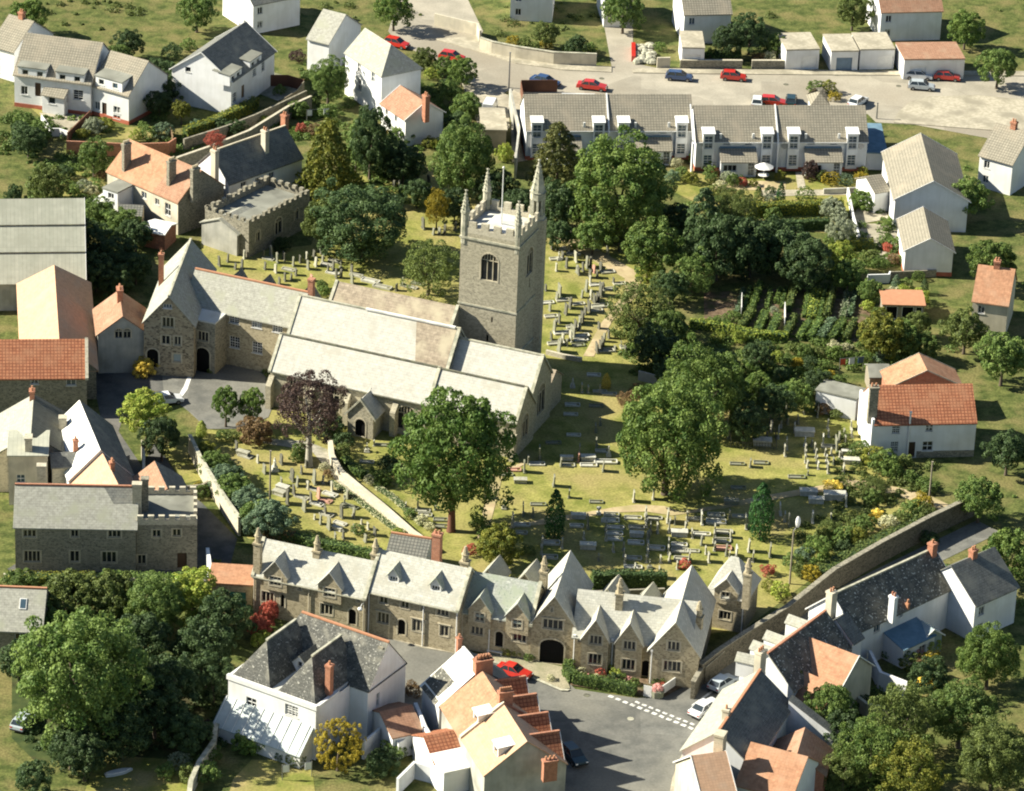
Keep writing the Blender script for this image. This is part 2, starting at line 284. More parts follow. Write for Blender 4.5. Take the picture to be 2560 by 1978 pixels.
def window(root,fr,s,z,w,h,st,depth=.2,col=None):
    """st: c#=white casement lights, m#=stone mullions, s=sash, g=gridded, d=door, a#=arched lights, v=dark void arch"""
    o,t,n=fr; up=Vector((0,0,1)); mb=MB(); k=st[0]; fm={'m':'ashlar','a':'ashlar','t':'ashlar'}.get(k,'white_paint'); gm='glass_dark'
    if k=='d': fm=col or 'door_brown'
    elif col: gm=col
    elif k in 'csg': gm=random.choice(['glass_dark','glass_dark','glass_blue','glass_curtain'])
    def bar(s0,s1,z0,z1,d0,d1,mm=mb): mm.obox(o+t*((s0+s1)/2)+up*((z0+z1)/2)-n*((d0+d1)/2),t*((s1-s0)/2),n*(abs(d1-d0)/2),up*((z1-z0)/2))
    hw,hh=w/2,h/2; nl=int(st[1]) if len(st)>1 and st[1].isdigit() else 1; b=.07 if k in 'csg' else .1
    if k=='d':
        bar(s-hw,s+hw,z-hh,z+hh,depth-.06,depth)
        bar(s-hw-.002,s-hw+.08,z-hh,z+hh,depth-.12,depth-.06); bar(s+hw-.08,s+hw+.002,z-hh,z+hh,depth-.12,depth-.06)
        o_=mb.build('door',fm,root); return o_
    if k in 'at':
        r=hw; kk=.9 if k=='a' else .62; zs=z+hh-r*kk; poly=opening(s,z,w,h,st); 
        # surround ring, proud of the wall
        P=poly[1:]+[poly[0]]; 
        for i in range(len(P)-1):
            a,c=P[i],P[i+1]; L_=math.hypot(c[0]-a[0],c[1]-a[1])
            if L_<1e-4: continue
            if i==len(P)-2 and False: continue
            dx,dz=(c[0]-a[0])/L_,(c[1]-a[1])/L_; m=((a[0]+c[0])/2+dz*.06,(a[1]+c[1])/2-dx*.06)
            mb.obox(o+t*m[0]+up*m[1]+n*(-.01),(t*dx+up*dz)*(L_/2+.03),n*.05,(t*dz-up*dx)*.09)
        if nl>1:
            for i in range(1,nl):
                x=-hw+w*i/nl; zt=zs+kk*math.sqrt(max(0,r*r-x*x)); bar(s+x-.05,s+x+.05,z-hh,zt,depth-.14,depth-.03)
            bar(s-hw,s+hw,zs-.05,zs+.05,depth-.12,depth-.04)
            for i in range(nl):
                x=-hw+w*(i+.5)/nl; bar(s+x-.035,s+x+.035,zs,zs+kk*math.sqrt(max(0,r*r-x*x)),depth-.12,depth-.03)
        f=mb.build('window',fm,root); g=MB()
        pts=[o+t*q[0]+up*q[1]-n*(depth) for q in poly]; pb=[p-n*.04 for p in pts]; m_=len(pts)
        g.add(pts+pb,[tuple(range(m_)),tuple(range(2*m_-1,m_-1,-1))]+[(i,(i+1)%m_,m_+(i+1)%m_,m_+i) for i in range(m_)])
        g.build('pane' if nl>1 or k=='t' else 'opening_recess','dark_void' if nl==1 else gm,f); return f
    if k=='m':   # stone surround and label
        bar(s-hw-.13,s-hw,z-hh-.1,z+hh+.1,-.03,.06); bar(s+hw,s+hw+.13,z-hh-.1,z+hh+.1,-.03,.06)
        bar(s-hw,s+hw,z+hh,z+hh+.1,-.03,.06); bar(s-hw,s+hw,z-hh-.1,z-hh,-.05,.06)
        if 'h' in st: bar(s-hw-.25,s+hw+.25,z+hh+.12,z+hh+.22,-.1,0.)
    for q in((s-hw,s-hw+b),(s+hw-b,s+hw)): bar(q[0],q[1],z-hh,z+hh,depth-.12,depth-.02)
    for q in((z-hh,z-hh+b),(z+hh-b,z+hh)): bar(s-hw+b,s+hw-b,q[0],q[1],depth-.12,depth-.02)
    if k in 'csg': bar(s-hw-.08,s+hw+.08,z-hh-.08,z-hh,-.07,depth-.12)
    mw=.06 if k in 'csg' else .11
    for i in range(1,nl):
        x=s-hw+w*i/nl; bar(x-mw/2,x+mw/2,z-hh+b,z+hh-b,depth-.11,depth-.03)
    if k in 'sg': bar(s-hw+b,s+hw-b,z-.04,z+.04,depth-.1,depth-.035)
    if k=='g':
        bar(s-hw+b,s+hw-b,z+h*.22-.02,z+h*.22+.02,depth-.09,depth-.04); bar(s-hw+b,s+hw-b,z-h*.22-.02,z-h*.22+.02,depth-.09,depth-.04)
        for i in range(nl): x=s-hw+w*(i+.5)/nl; bar(x-.02,x+.02,z-hh+b,z+hh-b,depth-.085,depth-.045)
    f=mb.build('window',fm,root); g=MB(); bar(s-hw,s+hw,z-hh,z+hh,depth-.015,depth+.03,g); g.build('pane',gm,f)
    return f
def inpoly(q,P):
    r=False; n=len(P)
    for i in range(n):
        a,b=P[i],P[(i+1)%n]
        if (a[1]>q[1])!=(b[1]>q[1]) and q[0]<(b[0]-a[0])*(q[1]-a[1])/(b[1]-a[1])+a[0]: r=not r
    return r
class House:
    def __init__(s,name,label,cat,A=None,B=None,W=8,he=5,rise=3,wall='render_white',roof='roof_slate',wins=(),mode='e',z0=0,ohe=.3,ohg=.15,hip=(0,0),frame=None,group=None,
                 cop=None,verge=None,ridge=None,root=None,th=.14,plinth=None,gutter=None,roofname='roof',wname='wall',fit=None):
        if frame: o,ang,Ln=frame
        else:
            zz=he if mode=='e' else he+rise; a=G(A,zz); b=G(B,zz); v=b-a; v.z=0; Ln=v.length; ang=math.atan2(v.y,v.x); o=Vector((a.x,a.y,0))
            if mode=='e': o=o+Vector((-math.sin(ang),math.cos(ang),0))*(W/2)
        s.o=o; s.ang=ang; s.L=Ln; s.hw=W/2; s.he=he; s.hr=he+rise; s.z0=z0; s.rise=rise; s.wallm=wall; s.roofm=roof
        s.par=root
        s.root=empty(name,o,ang,label=label,cat=cat,group=group) if root is None else root
        if root is None: s.sub=False
        hw,L_=s.hw,s.L; sl=rise/hw
        s.F={'S':(Vector((0,-hw,0)),Vector((1,0,0)),Vector((0,-1,0))),'E':(Vector((L_,-hw,0)),Vector((0,1,0)),Vector((1,0,0))),
             'N':(Vector((L_,hw,0)),Vector((-1,0,0)),Vector((0,1,0))),'W':(Vector((0,hw,0)),Vector((0,-1,0)),Vector((-1,0,0)))}
        out={'S':[(0,z0),(L_,z0),(L_,he),(0,he)],'N':[(0,z0),(L_,z0),(L_,he),(0,he)]}
        g=[(0,z0),(W,z0),(W,he),(hw,s.hr),(0,he)]; r4=[(0,z0),(W,z0),(W,he),(0,he)]
        out['W']=r4 if hip[0] else g; out['E']=r4 if hip[1] else g
        if rise<=0.01: out['W']=out['E']=r4
        H={k:[] for k in out}; todo=[]
        for wn in wins:
            f,t,w_,h_,st=wn[:5]; c=wn[5] if len(wn)>5 else None
            ss,zz=s.hit(f,t) if len(t)==3 else t
            if st[0]=='d' or st=='a1': zz=max(zz,z0+h_/2+.03)
            poly=opening(ss,zz,w_,h_,st); ok=all(inpoly(q,[((p[0]-ss)*1+ss,p[1]) for p in out[f]]) for q in poly)
            bb=(min(q[0] for q in poly),max(q[0] for q in poly),min(q[1] for q in poly),max(q[1] for q in poly))
            for b2 in H[f]:
                c2=b2[1]
                if bb[0]<c2[1]+.02 and c2[0]<bb[1]+.02 and bb[2]<c2[3]+.02 and c2[2]<bb[3]+.02: ok=False
            if not ok: print('BADWIN',str(label)[:30],f,t,'s %.1f z %.1f L %.1f'%(ss,zz,L_ if f in'SN' else W)); continue
            H[f].append((poly,bb)); todo.append((f,ss,zz,w_,h_,st,c))
        mb=MB()
        for f in out: panel(mb,s.F[f],out[f],[x[0] for x in H[f]])
        s.wall=mb.build(wname,wall,s.root)
        for f,ss,zz,w_,h_,st,c in todo: window(s.root,s.F[f],ss,zz,w_,h_,st,col=c)
        # roof
        mb=MB(); e=ohe; ze=he-e*sl; x0,x1=-ohg,L_+ohg; hr=s.hr
        if rise<=0.01: mb.box(x0,x1,-hw-e,hw+e,he,he+.2)
        elif hip[0] or hip[1]:
            a=hip[0] or -ohg; b=L_-(hip[1] or -ohg); x0=-e if hip[0] else -ohg; x1=L_+e if hip[1] else L_+ohg
            top=he-e*sl+.1
            V=[(x0,-hw-e,ze),(x1,-hw-e,ze),(x1,hw+e,ze),(x0,hw+e,ze),(a,0,hr+.05),(b,0,hr+.05)]
            fs=[(0,1,5,4),(2,3,4,5)]
            
            if hip[0]: fs.append((3,0,4))
            if hip[1]: fs.append((1,2,5))
            mb.add(V,fs)
            if not hip[0]: mb.v[-2]=(x0,0,hr+.05)
            if not hip[1]: mb.v[-1]=(x1,0,hr+.05)
            mb.add([(x0,-hw-e,ze-.1),(x1,-hw-e,ze-.1),(x1,hw+e,ze-.1),(x0,hw+e,ze-.1)]+V[:4],[(3,2,1,0),(0,1,5,4),(1,2,6,5),(2,3,7,6),(3,0,4,7)])
        else:
            mb.slab([(x0,-hw-e,ze),(x1,-hw-e,ze),(x1,0,hr),(x0,0,hr)],th); mb.slab([(x0,hw+e,ze),(x0,0,hr),(x1,0,hr),(x1,hw+e,ze)],th)
        s.roof=mb.build(roofname,roof,s.root); s.x0,s.x1=x0,x1
        if ridge and rise>0.01:
            mb=MB(); a=hip[0] or x0; b=L_-(hip[1] or -(x1-L_)); mb.obox(((a+b)/2,0,hr+.12+(.05 if not hip[0] and not hip[1] else 0)),((b-a)/2,0,0),(0,.14,0),(0,0,.09)); mb.build('ridge',ridge,s.roof)
        if cop or verge:
            wd=.2 if cop else .04; up_=.28 if cop else .18
            for xx in ([0,L_] if cop else [x0-.03,x1+.03]):
                mb=MB()
                for sg in(-1,1):
                    a=Vector((xx,sg*(hw+e+.05),ze-.05*sl+up_/2)); b=Vector((xx,0,hr+up_/2)); dd=(b-a); mb.obox((a+b)/2+Vector((0,0,.02)),(wd,0,0),dd/2*1.01,(0,0,up_/2+(.02 if cop else 0)))
                mb.build('coping' if cop else 'bargeboard',cop or verge,s.roof)
        if plinth:
            mb=MB(); mb.box(-.04,L_+.04,-hw-.04,hw+.04,z0,z0+.6); mb.build('plinth',plinth,s.root)
        if gutter:
            mb=MB(); mb.box(-.1,L_+.1,-hw-e-.12,-hw-e,ze-.04,ze+.08); mb.build('gutter',gutter,s.root)
    def loc(s,P):
        d=Vector((P.x-s.o.x,P.y-s.o.y,0)); c,q=math.cos(s.ang),math.sin(s.ang); return Vector((d.x*c+d.y*q,-d.x*q+d.y*c,P.z))
    def hit(s,f,t,off=0):
        o,tt,n=s.F[f]; c,q=math.cos(s.ang),math.sin(s.ang); R_=lambda v:Vector((v.x*c-v.y*q,v.x*q+v.y*c,v.z))
        N=R_(n); O=R_(o)+s.o+N*off; d=Vector(ray(t)); k=(O-Vector(CAM)).dot(N)/d.dot(N); P=Vector(CAM)+d*k
        return (P-O).dot(R_(tt)),P.z
    def facing(s,f,s0,s1,z0,z1,mat,gable=False,name='wall_facing',off=.03):
        """part of a wall built of another stone, slightly proud of it (only where no openings are)"""
        o,t,n=s.F[f]; mb=MB(); W_=2*s.hw
        pts=[(s0,z0),(s1,z0),(s1,z1),(s0,z1)] if not gable else [(-.02,z0),(W_+.02,z0),(W_+.02,s.he),(s.hw,s.hr),(-.02,s.he)]
        P=[o+t*a+Vector((0,0,b))+n*off for a,b in pts]; Q=[p-n*(off*2) for p in P]; m=len(P)
        mb.add(P+Q,[tuple(range(m)),tuple(range(2*m-1,m-1,-1))]+[(i,(i+1)%m,m+(i+1)%m,m+i) for i in range(m)]); return mb.build(name,mat,s.root)
    def slope(s,side,mat,x0=None,x1=None,t0=0.,t1=1.,name='roof_slope'):
        """different covering, or shade put in as dark colour, on one slope; side -1 = y<0; t runs from eave 0 to ridge 1"""
        sl=s.rise/s.hw; x0=s.x0-.01 if x0 is None else x0; x1=s.x1+.01 if x1 is None else x1; e=s.hw+.3
        ya=e*(1-t0)+.04*t0; yb=e*(1-t1)+.04*t1; z=lambda y:s.hr-y*sl+.15
        mb=MB(); mb.slab([(x0,side*ya,z(ya)),(x1,side*ya,z(ya)),(x1,side*yb,z(yb)),(x0,side*yb,z(yb))],.03); return mb.build(name,mat,s.roof)
    def chim(s,t,zt,w=.9,d=.6,pots=2,mat='brick_red',zb=None,pm='terracotta',capm=None,taper=False):
        p=s.loc(G(t,zt)) if len(t)==3 else Vector((t[0],t[1],zt)); zb=s.he-.3 if zb is None else zb; mb=MB()
        if taper:
            mb.box(p.x-w/2,p.x+w/2,p.y-d/2,p.y+d/2,zb,zt-2.0); mb.box(p.x-w/2-.1,p.x+w/2+.1,p.y-d/2-.1,p.y+d/2+.1,zt-2.,zt-1.8)
            mb.cyl(p.x,p.y,zt-1.8,zt-1.0,w*.45,w*.42,8); mb.cyl(p.x,p.y,zt-1.0,zt-.9,w*.55,w*.55,8); mb.cyl(p.x,p.y,zt-.9,zt,w*.42,w*.16,8)
            return mb.build('chimney',mat,s.root)
        mb.box(p.x-w/2,p.x+w/2,p.y-d/2,p.y+d/2,zb,zt-.25); o=mb.build('chimney',mat,s.root)
        mb=MB(); mb.box(p.x-w/2-.07,p.x+w/2+.07,p.y-d/2-.07,p.y+d/2+.07,zt-.25,zt); mb.build('chimney_cap',capm or mat,o)
        for i in range(pots):
            mb=MB(); q=(i-(pots-1)/2)
            if w>=d: mb.cyl(p.x+q*w/pots*.9,p.y,zt,zt+.45,.14,.11,8)
            else: mb.cyl(p.x,p.y+q*d/pots*.9,zt,zt+.45,.14,.11,8)
            mb.build('chimney_pot',pm,o)
        return o
    def gablet(s,sc,w,zb,ze,zp,wins=(),mat=None,roof=None,off=.08,face='S',oh=.18,white=None):
        """cross gable standing on the wall face with a small roof running back into the main roof"""
        hw=s.hw; sl=s.rise/hw; mat=mat or s.wallm; roof=roof or s.roofm; root=s.root
        fr=(Vector((0,-hw-off,0)),Vector((1,0,0)),Vector((0,-1,0))); mb=MB()
        out=[(sc-w/2,zb),(sc+w/2,zb),(sc+w/2,ze),(sc,zp),(sc-w/2,ze)]
        hs=[]; td=[]
        for t,w_,h_,st,*c in wins:
            if len(t)==3:
                O=s.F['S']; ss,zz=s.hit('S',t,off)
            else: ss,zz=sc+t[0],t[1]
            p=opening(ss,zz,w_,h_,st)
            if all(inpoly(q,out) for q in p): hs.append(p); td.append((ss,zz,w_,h_,st,c[0] if c else None))
            else: print('BADGAB',t,'ds %.2f z %.2f'%(ss-sc,zz),w,zb,ze)
        panel(mb,fr,out,hs)
        yb=lambda z:-hw+(z-s.he)/sl
        for sg in(-1,1):
            x=sc+sg*w/2; b=max(yb(ze),-hw+.02)+.3; mb.add([(x,-hw-off,zb),(x,b,zb),(x,b,ze),(x,-hw-off,ze)],[(0,1,2,3) if sg>0 else (3,2,1,0)])
        g=mb.build('gable' if w>3.5 else 'dormer',mat,root)
        for a in td: window(g,fr,*a[:5],col=a[5])
        mb=MB(); dsl=(zp-ze)/(w/2)
        for sg in(-1,1):
            xe=sc+sg*(w/2+oh); zz=ze-oh*dsl; mb.slab([(xe,-hw-off-oh,zz),(sc,-hw-off-oh,zp),(sc,min(yb(zp),0)+.15,zp),(xe,max(yb(zz),-hw)+.15,zz)],.13)
        r=mb.build('dormer_roof',roof,g)
        if white:
            mb=MB()
            for sg in(-1,1):
                a=Vector((sc+sg*(w/2+oh),-hw-off-oh-.03,ze-oh*dsl+.06)); b=Vector((sc,-hw-off-oh-.03,zp+.06)); mb.obox((a+b)/2,(b-a)/2,(0,.03,0),(0,0,.11))
            mb.build('bargeboard',white,r)
        return g
    def boxd(s,sc,w,zb,zt,off=.02,depth=2.2,wins=(),mat=None,roof='render_white',sloped=.3,oh=.12,name='dormer',yb=None):
        hw=s.hw; mat=mat or s.wallm; fr=(Vector((0,-hw-off,0)),Vector((1,0,0)),Vector((0,-1,0))); mb=MB(); hs=[]; td=[]
        out=[(sc-w/2,zb),(sc+w/2,zb),(sc+w/2,zt),(sc-w/2,zt)]
        for t,w_,h_,st,*c in wins:
            if len(t)==3: ss,zz=s.hit('S',t,off)
            else: ss,zz=sc+t[0],t[1]
            p=opening(ss,zz,w_,h_,st)
            if all(inpoly(q,out) for q in p): hs.append(p); td.append((ss,zz,w_,h_,st,c[0] if c else None))
            else: print('BADBOX',t,'ds %.2f z %.2f'%(ss-sc,zz))
        panel(mb,fr,out,hs,depth=min(.18,off*.9+.1) if off<.1 else .18)
        y0,y1=-hw-off,-hw-off+depth
        for sg in(-1,1):
            x=sc+sg*w/2; mb.add([(x,y0,zb),(x,y1,zb),(x,y1,zt),(x,y0,zt)],[(0,1,2,3) if sg>0 else (3,2,1,0)])
        g=mb.build(name,mat,s.root)
        for a in td: window(g,fr,*a[:5],depth=min(.18,off*.9+.1) if off<.1 else .18,col=a[5])
        mb=MB(); mb.slab([(sc-w/2-oh,y0-oh,zt),(sc+w/2+oh,y0-oh,zt),(sc+w/2+oh,y1,zt+sloped),(sc-w/2-oh,y1,zt+sloped)],.12); mb.build(name+'_roof',roof,g); return g
    def lean(s,f,s0,s1,depth,zlo,zhi,wall,roof,wins=(),name='lean_to',oh=.2):
        o,t,n=s.F[f]; fr=(o+n*depth,t,n); mb=MB(); up=Vector((0,0,1)); hs=[]; td=[]
        for tt,w_,h_,st,*c in wins:
            ss,zz=s.hit(f,tt,depth) if len(tt)==3 else tt
            p=opening(ss,zz,w_,h_,st)
            if s0<ss-w_/2 and ss+w_/2<s1 and zz+h_/2<zlo and zz-h_/2>0: hs.append(p); td.append((ss,zz,w_,h_,st,c[0] if c else None))
            else: print('BADLEAN',tt,'s %.2f z %.2f'%(ss,zz),s0,s1)
        panel(mb,fr,[(s0,s.z0),(s1,s.z0),(s1,zlo),(s0,zlo)],hs)
        for x in(s0,s1):
            P=[o+t*x+n*.0,o+t*x+n*depth,o+t*x+n*depth+up*zlo,o+t*x+up*zhi]; mb.add(P,[(0,1,2,3) if x==s1 else (3,2,1,0)])
        g=mb.build(name,wall,s.root)
        for a in td: window(g,fr,*a[:5],col=a[5])
        mb=MB(); d2=depth+oh; zl=zlo-oh*(zhi-zlo)/depth
        mb.slab([tuple(o+t*(s0-.1)+n*d2+up*zl),tuple(o+t*(s1+.1)+n*d2+up*zl),tuple(o+t*(s1+.1)+up*zhi),tuple(o+t*(s0-.1)+up*zhi)],.1); mb.build(name+'_roof',roof,g); return g
    def pipe(s,f,ss,z1,mat='white_paint',head=True,r=.07,name='drainpipe'):
        o,t,n=s.F[f]; p=o+t*ss+n*.12; mb=MB(); mb.cyl(p.x,p.y,s.z0,z1,r,r,6)
        if head: mb.box(p.x-.16,p.x+.16,p.y-.12,p.y+.12,z1,z1+.22)
        return mb.build(name,mat,s.root)
    def rooflight(s,x,y,w,l,h=.08,frame='white_paint',glass='glass_blue'):
        sl=s.rise/s.hw; z=s.he+(s.hw-abs(y))*sl+.16; sg=-1 if y<0 else 1; T=Vector((0,-sg,sl)).normalized(); 
        mb=MB(); N=Vector((0,sg*sl,1)).normalized(); mb.obox(Vector((x,y,z)),(w/2,0,0),T*(l/2),N*h); f=mb.build('rooflight',frame,s.root)
        g=MB(); g.obox(Vector((x,y,z))+N*h,(w/2-.1,0,0),T*(l/2-.1),N*.02); g.build('pane',glass,f)
# ---------------- foliage
def leafmesh(name,cent,rad_,nl,leaf,seed,up=.25,flat=1.,core=True,jit=.55,squash=None):
    g=np.random.default_rng(seed); C=np.asarray(cent,float); R_=np.asarray(rad_,float); n=len(C)
    idx=np.repeat(np.arange(n),nl); m=len(idx)
    d=g.normal(size=(m,3)); d/=np.linalg.norm(d,axis=1)[:,None]
    out=C[idx]/(np.linalg.norm(C[idx],axis=1)[:,None]+1e-6)
    d=d+out*.55+np.array([0,0,up]); d/=np.linalg.norm(d,axis=1)[:,None]
    rr=R_[idx]*(.72+.34*g.random(m)); P=C[idx]+d*rr[:,None]*np.array([1,1,flat])
    nrm=d+g.normal(size=(m,3))*jit; nrm/=np.linalg.norm(nrm,axis=1)[:,None]
    a=np.cross(nrm,g.normal(size=(m,3))); a/=np.linalg.norm(a,axis=1)[:,None]; b=np.cross(nrm,a)
    s=leaf*(.6+.8*g.random(m))[:,None]
    V=np.stack([P-a*s,P-b*s*.6,P+a*s,P+b*s*.6],1).reshape(-1,3)
    F=np.arange(m*4).reshape(-1,4)
    me=bpy.data.meshes.new(name)
    me.vertices.add(len(V)); me.vertices.foreach_set('co',V.ravel()); me.loops.add(m*4); me.loops.foreach_set('vertex_index',F.ravel())
    me.polygons.add(m); me.polygons.foreach_set('loop_start',np.arange(m)*4); me.polygons.foreach_set('loop_total',np.full(m,4)); me.update(calc_edges=True)
    me.materials.append(MATS['leaf_green']); return me
def fib(n,seed,zmin=-.55):
    g=np.random.default_rng(seed); i=np.arange(n)+.5; z=1-(1-zmin)*i/n; ph=i*2.39996+g.random()*6; r=np.sqrt(np.maximum(0,1-z*z))
    D=np.stack([r*np.cos(ph),r*np.sin(ph),z],1); return D+g.normal(size=D.shape)*.09
CROWN={}
def crown(kind,var):
    k=(kind,var)
    if k in CROWN: return CROWN[k]
    g=np.random.default_rng(hash(k[0])%1 + var*17+len(kind)*101); sd=var*13+len(kind)
    if kind=='round':     # big broadleaf crown in clumps
        lob=fib(11,sd,-.8)*(.36+.14*g.random((11,1))); lr=.4+.2*g.random(11); cs=[];rs=[]
        for j in range(11):
            D=fib(22,sd+j+5,-.85); r=lr[j]*(.85+.3*g.random((22,1))); P=lob[j]+D*r; cs.append(P); rs.append(.13+.07*g.random(22))
        Cc=np.concatenate(cs); Rr=np.concatenate(rs); keep=np.linalg.norm(Cc,axis=1)>.5; me=leafmesh('crown',Cc[keep],Rr[keep],150,.028,sd)
    elif kind=='mid':
        lob=fib(8,sd,-.8)*(.36+.16*g.random((8,1))); lr=.4+.22*g.random(8); cs=[];rs=[]
        for j in range(8):
            D=fib(13,sd+j,-.85); cs.append(lob[j]+D*(lr[j]*(.8+.35*g.random((13,1))))); rs.append(.14+.1*g.random(13))
        Cc=np.concatenate(cs); Rr=np.concatenate(rs); keep=np.linalg.norm(Cc,axis=1)>.42; me=leafmesh('crown',Cc[keep],Rr[keep],120,.045,sd)
    elif kind=='bush':
        D=fib(20,sd,-.5)*(.5+.38*g.random((20,1))); me=leafmesh('crown',D,22*.01+.16*g.random(20),80,.075,sd)
    elif kind=='dome':    # clipped tight bush
        D=fib(190,sd,-.85)*(.86+.05*g.random((190,1))); me=leafmesh('crown',D,np.full(190,.1),46,.032,sd,jit=.4)
    elif kind=='flame':   # columnar cypress
        z=np.linspace(-.97,.97,40); r=.75*np.sqrt(np.maximum(.02,1-np.abs(z+.25)**1.6*.62))*(z<.95); r=np.clip(.8*(1-((z+.3)/1.35)**2),.06,1); ph=np.arange(40)*2.4
        D=np.stack([r*.62*np.cos(ph),r*.62*np.sin(ph),z],1); me=leafmesh('crown',D,.16+.22*r,80,.055,sd,up=.7,flat=1.0,jit=.35)
        vz=1
    elif kind=='conifer': # layered sweeping branches
        cs=[];rs=[]
        for j,z in enumerate(np.linspace(-.8,.95,13)):
            R_=.95*(1-(z+.8)/1.95)**.75+.05; m=max(3,int(13*R_)+2)
            for i in range(m):
                a=i*6.283/m+j*.7; q=R_*(.78+.35*g.random()); 
                for t_ in (.55,.8,1.): cs.append((q*t_*math.cos(a),q*t_*math.sin(a),z-.1*t_+.05*g.random())); rs.append(.1+.05*g.random())
        me=leafmesh('crown',cs,rs,24,.042,sd,up=.4,flat=.55,jit=.4)
    elif kind=='loose':   # feathery, uneven, gaps
        Cc=fib(85,sd,-.85)*(.45+.55*g.random((85,1))); me=leafmesh('crown',Cc,12*.01+.12*g.random(85),130,.03,sd,jit=.9)
    CROWN[k]=me; return me
def setmat(o,m):
    o.material_slots[0].link='OBJECT'; o.material_slots[0].material=MATS[m]
def mk(me,name,parent=None):
    o=bpy.data.objects.new(name,me); COL.objects.link(o)
    if parent is not None: o.parent=parent
    return o
def tree(t,rx,rz,hc,kind,leaf,label,name='tree',bark='bark',group=None,tr=None,cat='tree',lean=(0,0)):
    """t = where the crown's middle is seen, hc its height, rx/rz its half sizes in metres"""
    P=G(t,hc); r=empty(name,(P.x,P.y,0),random.random()*6.28 if lean==(0,0) else 0,label=label,cat=cat,group=group)
    h=max(hc-rz*.3,.5); tr=tr or max(.09,rx*.06); mb=MB()
    b=(-lean[0],-lean[1]); pts=[(b[0],b[1],-.1),(b[0],b[1],.15),(b[0]*.7,b[1]*.7,h*.3),(b[0]*.3+.1*tr,b[1]*.3,h*.65),(0,0,h)]
    mb.tube(pts,[tr*1.6,tr*1.2,tr*.95,tr*.75,tr*.3])
    if kind in('round','mid','loose'):
        for i in range(6):
            a=i*1.05+random.random()*.5; q=h*(.5+.07*i); k=.45+.2*random.random()
            x0=(b[0]*(1-q/h))*.9; y0=(b[1]*(1-q/h))*.9
            mb.tube([(x0,y0,q),(x0+rx*k*.45*math.cos(a),y0+rx*k*.45*math.sin(a),q+rz*.28),(rx*k*math.cos(a),rx*k*math.sin(a),min(hc+rz*.5,q+rz*.75))],[tr*.5,tr*.33,tr*.1],5)
    mb.build('trunk',bark,r,smooth=True)
    c=mk(crown(kind,random.randrange(3)),'crown',r); c.location=(0,0,hc); c.scale=(rx*.92,rx*.92,rz*.92); c.rotation_euler=(0,0,random.random()*6.28); setmat(c,'leaf_'+leaf); return r
def bush(t,rx,rz,leaf,label,kind='bush',name='shrub',cat='shrub',group=None,z=0):
    P=G(t,z+rz*.8); c=mk(crown(kind,random.randrange(3)),name); c.location=(P.x,P.y,z+rz*.72); c.scale=(rx,rx,rz); c.rotation_euler=(0,0,random.random()*6.28); setmat(c,'leaf_'+leaf)
    tag(c,label,cat,group); return c
def scrub(boxes,dens,leaf,label,name='ground_cover',hmax=.8):
    g=np.random.default_rng(len(label)); P=[];Nn=[];O=G(('D',boxes[0][0],boxes[0][1]))
    for x0,y0,x1,y1 in boxes:
        a=G(('D',x0,y0));b=G(('D',x1,y1)); n=int(abs((b.x-a.x)*(b.y-a.y))*dens)
        for _ in range(n):
            c=G(('D',x0+(x1-x0)*g.random(),y0+(y1-y0)*g.random()))-O; r=.3+g.random()**2*.9; k=int(50+90*r); d=g.normal(size=(k,3)); d/=np.linalg.norm(d,axis=1)[:,None]; d[:,2]=abs(d[:,2])
            P.append(np.array(c)+d*np.array([r,r,min(r*.8,hmax)])*(.6+.5*g.random((k,1)))); Nn.append(d)
    P=np.concatenate(P);Nn=np.concatenate(Nn)+g.normal(size=P.shape)*.5; Nn/=np.linalg.norm(Nn,axis=1)[:,None]; m=len(P)
    a=np.cross(Nn,g.normal(size=(m,3))); a/=np.linalg.norm(a,axis=1)[:,None]; b=np.cross(Nn,a); s=(.13*(.6+.8*g.random(m)))[:,None]
    V=np.stack([P-a*s,P-b*s*.7,P+a*s,P+b*s*.7],1).reshape(-1,3)
    me=bpy.data.meshes.new(name); me.from_pydata(V.tolist(),[],np.arange(m*4).reshape(-1,4).tolist()); me.materials.append(MATS['leaf_'+leaf]); o=mk(me,name); o.location=O; tag(o,label,None,None,'stuff')
